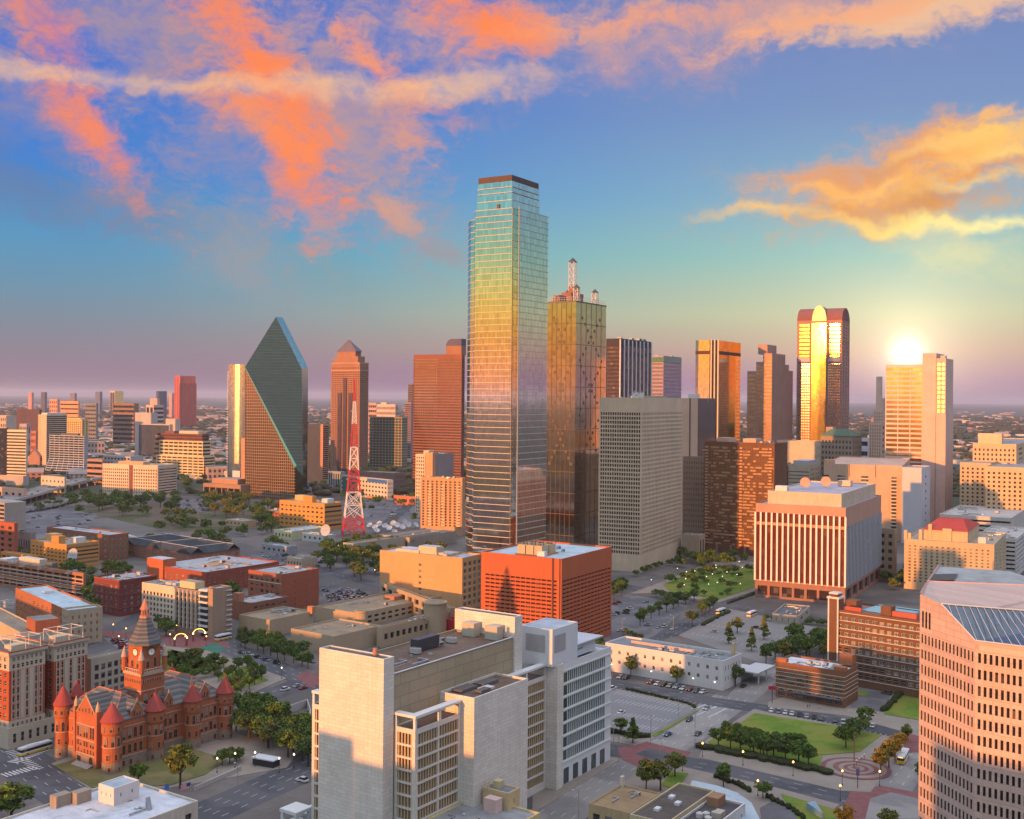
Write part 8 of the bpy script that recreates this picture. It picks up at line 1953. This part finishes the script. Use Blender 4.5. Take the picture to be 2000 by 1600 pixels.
# freeway traffic
pts = []; rnd = random.Random(4)
for i in range(46):
    k = rnd.randrange(len(fw_) - 1); a_, b_ = fw_[k], fw_[k + 1]; d = (b_ - a_).normalized(); q = a_.lerp(b_, rnd.random()) + Vector((-d.y, d.x)) * rnd.choice((-13, -9, -5, 5, 9, 13)); pts.append((tuple(q), tuple(d)))
for (q, d), c in zip(pts, rc(46, 9)): car(q, math.atan2(d[1], d[0]), c, 'driving on the elevated freeway', 'cars on the freeway', False, 'car', 9.05)
q = fw_[2].lerp(fw_[3], -.1); e = empty('box_truck', (q.x, q.y, 9.05), math.atan2((fw_[3] - fw_[2]).y, (fw_[3] - fw_[2]).x), 'white box truck on the elevated freeway', 'truck')
mb = MB(); mb.box(-8, -1.3, 1.1, 4, 1.3, 4.1); mb.build('trailer', paint((.72, .72, .72)), e); mb = MB(); mb.box(4.3, -1.2, .6, 7, 1.2, 3.2); mb.build('cab', paint((.4, .4, .42)), e); mb = MB(); [mb.box(x, -1.2, 0, x + 1, 1.2, 1.05) for x in (-7, -5.6, 5)]; mb.build('wheels', paint((.02, .02, .02)), e)
def bus(px, py, ang, lb, L=12.0, yel=True):
    p = G(px, py); e = empty('bus', (p.x, p.y, .14), ang, lb, 'bus'); W_ = 2.6
    mb = MB(); mb.box(-L / 2, -W_ / 2, 1.0, L / 2, W_ / 2, 1.5); mb.box(-L / 2, -W_ / 2, 2.5, L / 2, W_ / 2, 3.0); mb.box(-L / 2 + .2, -W_ * .45, 3.0, L / 2 - .2, W_ * .45, 3.15); mb.box(-L * .3, -.8, 3.15, L * .1, .8, 3.4); mb.build('body', paint((.66, .67, .68), .3), e)
    mb = MB(); mb.box(-L / 2 - .02, -W_ / 2 - .02, .3, L / 2 + .02, W_ / 2 + .02, .998); mb.box(L / 2 + .021, -W_ / 2, .998, L / 2 + .06, W_ / 2, 1.45); mb.build('skirt', paint((.70, .42, .02), .35), e)
    mb = MB(); mb.box(-L / 2 + .05, -W_ / 2 + .03, 1.502, L / 2 - .02, W_ / 2 - .03, 2.498); mb.build('windows', glass((.02, .02, .025), .06, 0, (1.4, 9), .1, key='bus'), e)
    mb = MB(); mb.box(L / 2 + .0, -.8, 2.55, L / 2 + .05, .8, 2.9); mb.build('destination_sign', emit((1, .6, .1), 1.5), e)
    for x in (-L * .3, L * .33):
        for s in (-1, 1): inst('wheel', carmesh(CC['white'])[2], e, (x, s * W_ * .46, .45), 0, (1.4, 1.6, 1.4))
for a_ in ((68, 1470, R(90 - 36 + 4), 'white and yellow city bus between the hotel and the courthouse', 13), (436, 1250, R(56), 'small yellow bus by the neon arches'), (1408, 1199, R(56), 'yellow and white city bus left of the two near the park'), (1468, 1204, R(56), 'yellow and white city bus right of the two near the park'), (1764, 1486, R(-118), 'yellow and white city bus driving past the golden trees', 12), (768, 1010, R(60), 'tiny yellow bus in the lot beyond the mast')): bus(*a_[:4], L=a_[4] if len(a_) > 4 else 10)
# ------------------------------------------------------------------ street furniture
pm_ = paint((.03, .03, .03), .5); mb = MB(); mb.cone(0, 0, 0, .5, .22, .12, 8); mb.tube((0, 0, .4), (0, 0, 4.0), .07, 6); mb.cone(0, 0, 3.9, 4.1, .08, .2, 8); pole_me = mb.mesh('pole', pm_)
mb = MB(); mb.cone(0, 0, 4.1, 4.35, .18, .34, 8, 0, False); mb.cone(0, 0, 4.35, 4.75, .34, .1, 8); lm_w = mb.mesh('lamp', emit((1, .42, .12), 5)); mb2 = MB(); mb2.v, mb2.f, mb2.m = mb.v, mb.f, mb.m; lm_g = mb2.mesh('lamp', emit((1, .85, .6), 2.2))
def lamp(px, py, warm=True, lb='black post lamp with a glowing globe on the near plaza pavements', grp='post lamps on the near pavements', s=1.15, z=.2):
    p = G(px, py); e = empty('street_lamp', (p.x, p.y, z), 0, lb, 'street lamp', grp); e.scale = (s,) * 3; inst('pole', pole_me, e); inst('lamp', lm_w if warm else lm_g, e)
for x, y in ((1333, 1507), (1372, 1479), (1451, 1496), (1549, 1517), (1645, 1535), (1718, 1536), (1480, 1555), (1641, 1565)): lamp(x, y)
for x, y in ((332, 1258), (345, 1240), (362, 1262), (403, 1262), (221, 1238), (246, 1246), (232, 1262)): lamp(x, y, True, 'post lamp on the brick paving by the old brick blocks', 'post lamps on the brick paving')
for x, y in ((545, 1510), (574, 1502), (424, 1510), (498, 1498), (459, 1500), (506, 1322), (550, 1326)): lamp(x, y, False, 'post lamp on the pavement between courthouse and court building', 'post lamps by the courthouse')
rnd = random.Random(6)
for q in scatter([(1250, 1150), (1300, 1120), (1470, 1095), (1474, 1145), (1402, 1176), (1310, 1160)], 20, 7, 50):
    e = empty('street_lamp', (q[0], q[1], .2), 0, 'small pale lamp glowing in the downtown park', 'street lamp', 'lamps in the downtown park'); inst('pole', pole_me, e); inst('lamp', lm_g, e)
for q in scatter([(650, 1065), (735, 1068), (742, 1150), (650, 1112)], 9, 12, 51):
    e = empty('street_lamp', (q[0], q[1], 0), 0, 'small pale lamp glowing in the wooded block', 'street lamp', 'lamps in the wooded block'); e.scale = (1.2,) * 3; inst('pole', pole_me, e); inst('lamp', lm_g, e)
def tallpole(px, py, h, lb, arm=1.6, z=.2, head=(.3, .3, .3)):
    p = G(px, py); e = empty('lamp_post', (p.x, p.y, z), random.uniform(0, 6), lb, 'lamp post', 'tall lamp posts'); mb = MB(); mb.tube((0, 0, 0), (0, 0, h), .11, 6); mb.tube((0, 0, h), (arm, 0, h + .3), .07, 5); mb.build('pole', paint(head), e); mb = MB(); mb.box(arm - .1, -.18, h + .2, arm + .7, .18, h + .4); mb.build('lamp_head', paint((.6, .6, .6)), e)
for (x, y, h, lb) in ((1325, 1400, 9.5, 'tall lamp post at the right of the striped lot'), (1271, 1453, 11, 'tall lamp post at the striped lot corner'), (1198, 1480, 11, 'black lamp post at the court building corner'), (1357, 1473, 17, 'very tall black pole beside the brick crossing'), (1208, 1488, 9, 'black signal pole nearest the court building corner'), (1293, 1494, 8, 'black signal pole below the brick crossing'), (464, 1547, 10, 'tall lamp post in front of the courthouse lawn'), (545, 1415, 9, 'lamp post beside the dense grove'), (1215, 1250, 11, 'black lamp post before the whitewashed building'), (1315, 1240, 11, 'black lamp post left of the deck ramp'), (1130, 1600, 9, 'lamp post on the street right of the court building'), (512, 1055, 16, 'tall white lamp post left of the aqua roofed shop'), (481, 1075, 14, 'tall lamp post by the black roofed block'), (100, 1045, 16, 'tall lamp post in the left edge lot'), (385, 1015, 16, 'tall lamp post on the verge'), (75, 1020, 15, 'tall lamp post at the lot below the freeway'), (158, 1460, 9, 'lamp post at the courthouse corner')): tallpole(x, y, h, lb)
# red banner sign, blue sign, striped plaza pole with flags, neon arches
def post_sign(px, py, h, w_, hh, c, lb, name='sign', text=None):
    p = G(px, py); e = empty(name, (p.x, p.y, .2), R(-10), lb, 'sign'); mb = MB(); mb.tube((0, 0, 0), (0, 0, h), .15, 6); mb.build('post', pm_, e); mb = MB(); mb.box(-w_ / 2, -.2, h - hh, w_ / 2, -.16, h); mb.build('panel', paint(c), e)
post_sign(1508, 1374, 7.5, 3.4, 1.6, (.45, .02, .05), 'red hanging sign board at the corner of the five storey brick block'); post_sign(326, 1562, 5, 1.4, 3.2, (.05, .16, .5), 'tall blue information sign in front of the courthouse lawn'); post_sign(1675, 1540, 6.5, 1.2, 2.2, (.03, .06, .2), 'dark blue banner pole at the edge of the round brick plaza')
p = G(1668, 1500); e = empty('plaza_pole', (p.x, p.y, .3), 0, 'tall rusty pole in the middle of the round brick plaza', 'pole'); mb = MB(); mb.tube((0, 0, 0), (0, 0, 13), .22, 8); mb.build('pole', paint((.35, .14, .07)), e)
for i in range(5): p = G(1668 + i * 5, 1500 - i * 4); e = empty('bollard_light', (p.x, p.y, .3), 0, 'white topped post in the diagonal row on the brick plaza', 'post light', 'posts in a row on the brick plaza'); mb = MB(); mb.tube((0, 0, 0), (0, 0, 1.6), .12, 6); mb.build('post', paint((.35, .05, .06)), e); mb = MB(); mb.cone(0, 0, 1.6, 2.0, .3, .15, 8); mb.build('cap', paint((.75, .75, .75)), e)
for i, (x, y) in enumerate(((353, 1262), (389, 1252))):
    p = G(x, y); e = empty('neon_arch', (p.x, p.y, .1), R(20), ('left' if i == 0 else 'right') + ' brick gateway arch outlined in glowing yellow lights', 'arch'); mb = MB(); [mb.box(s * 3.2 - .5, -.5, 0, s * 3.2 + .5, .5, 3.8) for s in (-1, 1)]; mb.build('brick_pier', wl((.28, .07, .05)), e); mb = MB(); n = 12
    for k in range(n): t0, t1 = math.pi * k / n, math.pi * (k + 1) / n; mb.tube((3.2 * math.cos(t0), 0, 4.0 + 2.6 * math.sin(t0)), (3.2 * math.cos(t1), 0, 4.0 + 2.6 * math.sin(t1)), .16, 5)
    mb.build('neon_tube', emit((1, .55, .08), 3.5), e); mb = MB(); [mb.cone(s * 3.2, 0, 3.8, 4.5, .3, .3, 8) for s in (-1, 1)]; mb.build('lamp', emit((1, .8, .35), 6), e)
# flag on its pole
p = G(372, 1588); e = empty('flagpole', (p.x, p.y, .2), R(15), 'flagpole with a stars and stripes flag in front of the courthouse', 'flagpole'); mb = MB(); mb.tube((0, 0, 0), (0, 0, 10), .09, 6); mb.cone(0, 0, 10, 10.3, .16, .05, 8); mb.build('pole', paint((.55, .55, .55), .3, .5), e)
fb = MB()
for j in range(13):
    for i in range(10):
        wv_ = lambda q: .22 * math.sin(q * 1.9); x0, x1 = -.1 - i * .3, -.4 - i * .3; z0 = 7.7 + j * .16 - i * .07; z1 = z0 - .07
        fb.quad((x0, wv_(x0), z0), (x1, wv_(x1), z1), (x1, wv_(x1), z1 + .16), (x0, wv_(x0), z0 + .16), 2 if (i < 4 and j > 5) else (0 if j % 2 == 0 else 1))
fb.build('flag', [paint((.45, .03, .04)), paint((.62, .6, .6)), paint((.03, .04, .2))], e)
# underground ramp with a roof and string lights at the courthouse side
p = G(520, 1495); e = empty('ramp_canopy', (p.x, p.y, 0), R(-25), 'white ramp entrance roof with dark opening right of the courthouse', 'canopy'); mb = MB(); mb.box(-5, -2.4, 2.6, 5, 2.4, 3.0); mb.build('roof', paint((.55, .56, .6)), e); mb = MB(); mb.box(-4.6, -2, .1, 4.6, 2, 2.59); mb.build('dark_opening', paint((.03, .03, .035)), e)
for (pts, h, lb) in (([(380, 1545), (455, 1512), (470, 1504)], 1.6, 'long pale retaining wall in front of the courthouse'), ([(560, 1395), (600, 1380), (606, 1400), (604, 1450)], 3.2, 'pale plaza screen wall behind the court building')):
    P_ = [G(*q).xy for q in pts]; mb = MB()
    for a_, b_ in zip(P_, P_[1:]): d = (b_ - a_).normalized(); n_ = Vector((-d.y, d.x)) * .2; mb.prism([tuple(a_ - n_), tuple(b_ - n_), tuple(b_ + n_), tuple(a_ + n_)], 0, h)
    tag(mb.build('retaining_wall', wl((.42, .39, .36))), lb, 'wall')
# people
def person(px, py, shirt, pants, lb, ang=0):
    p = G(px, py); me = bpy.data.meshes.new('person')
    V = [(0, 0, .95), (0, 0, 1.2), (0, 0, 1.42), (0, 0, 1.52), (0, .01, 1.66), (.11, 0, .9), (.13, .05, .48), (.14, -.02, .06), (-.11, 0, .9), (-.13, -.06, .48), (-.14, -.14, .06), (.2, 0, 1.4), (.27, .02, 1.12), (.28, .1, .88), (-.2, 0, 1.4), (-.27, -.02, 1.12), (-.28, .04, .88), (.14, .14, .04), (-.14, .02, .04)]
    E = [(0, 1), (1, 2), (2, 3), (3, 4), (0, 5), (5, 6), (6, 7), (0, 8), (8, 9), (9, 10), (2, 11), (11, 12), (12, 13), (2, 14), (14, 15), (15, 16), (7, 17), (10, 18)]
    me.from_pydata(V, E, []); o = inst('person', me, None, (p.x, p.y, .16), ang); m_ = o.modifiers.new('skin', 'SKIN'); sk = me.skin_vertices[0].data if me.skin_vertices else None
    if sk is None:
        bpy.context.view_layer.objects.active = o
    rad = [.16, .15, .18, .07, .155, .10, .07, .045, .10, .07, .045, .06, .045, .035, .06, .045, .035, .04, .04]
    if not me.skin_vertices: me.attributes.new('x', 'FLOAT', 'POINT')
    if me.skin_vertices:
        for i, r_ in enumerate(rad): me.skin_vertices[0].data[i].radius = (r_, r_ * .8)
        me.skin_vertices[0].data[0].use_root = True
    s2 = o.modifiers.new('sub', 'SUBSURF'); s2.levels = s2.render_levels = 1
    m, t, b2 = newmat('clothes'); tcx = t.n('ShaderNodeTexCoord'); sx = t.n('ShaderNodeSeparateXYZ'); t.t.links.new(tcx.outputs['Object'], sx.inputs[0])
    col = t.ramp(t.math('DIVIDE', sx.outputs[2], 1.8), [(0, pants), (.53, pants), (.54, shirt), (.83, shirt), (.84, (.35, .2, .14)), (.96, (.04, .03, .02))]); col.node.color_ramp.interpolation = 'CONSTANT'
    t.t.links.new(col, b2.inputs['Base Color']); b2.inputs['Roughness'].default_value = .9; me.materials.append(m)
    tag(o, lb, 'person')
for a_ in ((1577, 1384, (.05, .07, .2), (.03, .03, .05), 'person in a dark blue top, left of the pair before the brick block', 0), (1581, 1382, (.4, .35, .3), (.05, .05, .07), 'person in a pale top, right of the pair before the brick block', 2), (1600, 1386, (.5, .4, .38), (.12, .1, .1), 'person in a light top walking past the arched shopfront', 1),
           (548, 1405, (.4, .03, .03), (.03, .03, .04), 'person in a red top on the plaza behind the court building', 1), (554, 1404, (.04, .04, .05), (.03, .03, .04), 'person in dark clothes on the plaza behind the court building', 2), (510, 1478, (.06, .06, .09), (.03, .03, .04), 'person in dark clothes near the white ramp roof', .5), (158, 1548, (.05, .05, .06), (.03, .03, .03), 'person in dark clothes on the pavement left of the courthouse steps', .5)): person(*a_)
# ------------------------------------------------------------------ added unseen blocks left of and behind the view, sized to shadow it
sx_, cx_ = -math.sin(SUN_AZ), -math.cos(SUN_AZ)
for i, (c0, c1, t0, h) in enumerate(((-86, -30, -50, 70), (-28, 60, -150, 46), (62, 180, -170, 40), (182, 360, -170, 34), (362, 600, -170, 34), (-138, -88, -60, 50), (-192, -140, -20, 52), (-233, -194, -20, 45), (-248, -233.1, -20, 51), (-290, -248.1, -20, 36), (-338, -292, -10, 22), (-384, -340, -40, 19), (-420, -386, 0, 24), (-486, -422, 60, 30), (-560, -488, 90, 26), (-680, -562, 140, 26), (-820, -682, 260, 28), (-1050, -822, 420, 28), (-1350, -1052, 600, 28))):
    q = lambda c, t: (c * cx_ + t * sx_, -c * sx_ + t * cx_)
    x, y = q(c0, t0); L = c1 - c0
    e = empty('office_block', (x, y, 0), math.atan2(-sx_, cx_), 'added unseen shadow-casting block number %s beyond the left edge of the view' % ('one two three four five six seven eight nine ten eleven twelve thirteen fourteen fifteen sixteen seventeen eighteen nineteen'.split()[i]), 'building', 'added shadow-casting blocks outside the view')
    mb = MB(); mb.box(0, -22, 0, L, 0, h, 0, False); mb.build('wall', wl((.36, .31, .27)), e)
    mb = MB(); [mb.box(.5, -22.1, 4 + j * 4, L - .5, -22.003, 6 + j * 4) for j in range(int(h / 4) - 1)]; mb.build('window_band', GLZ, e)
# evening haze
mb = MB(); mb.box(-61000, -61000, -1, 61000, 61000, 290, 0); o = mb.build('haze', [None], kind='stuff')
hm_ = bpy.data.materials.new('haze'); hm_.use_nodes = True; tr_ = hm_.node_tree
for n in list(tr_.nodes): tr_.nodes.remove(n)
pv = tr_.nodes.new('ShaderNodeVolumePrincipled'); oo = tr_.nodes.new('ShaderNodeOutputMaterial'); tr_.links.new(pv.outputs[0], oo.inputs['Volume'])
pv.inputs['Color'].default_value = (.80, .79, .92, 1); pv.inputs['Density'].default_value = 3.2e-5; pv.inputs['Anisotropy'].default_value = .2
o.data.materials.clear(); o.data.materials.append(hm_)
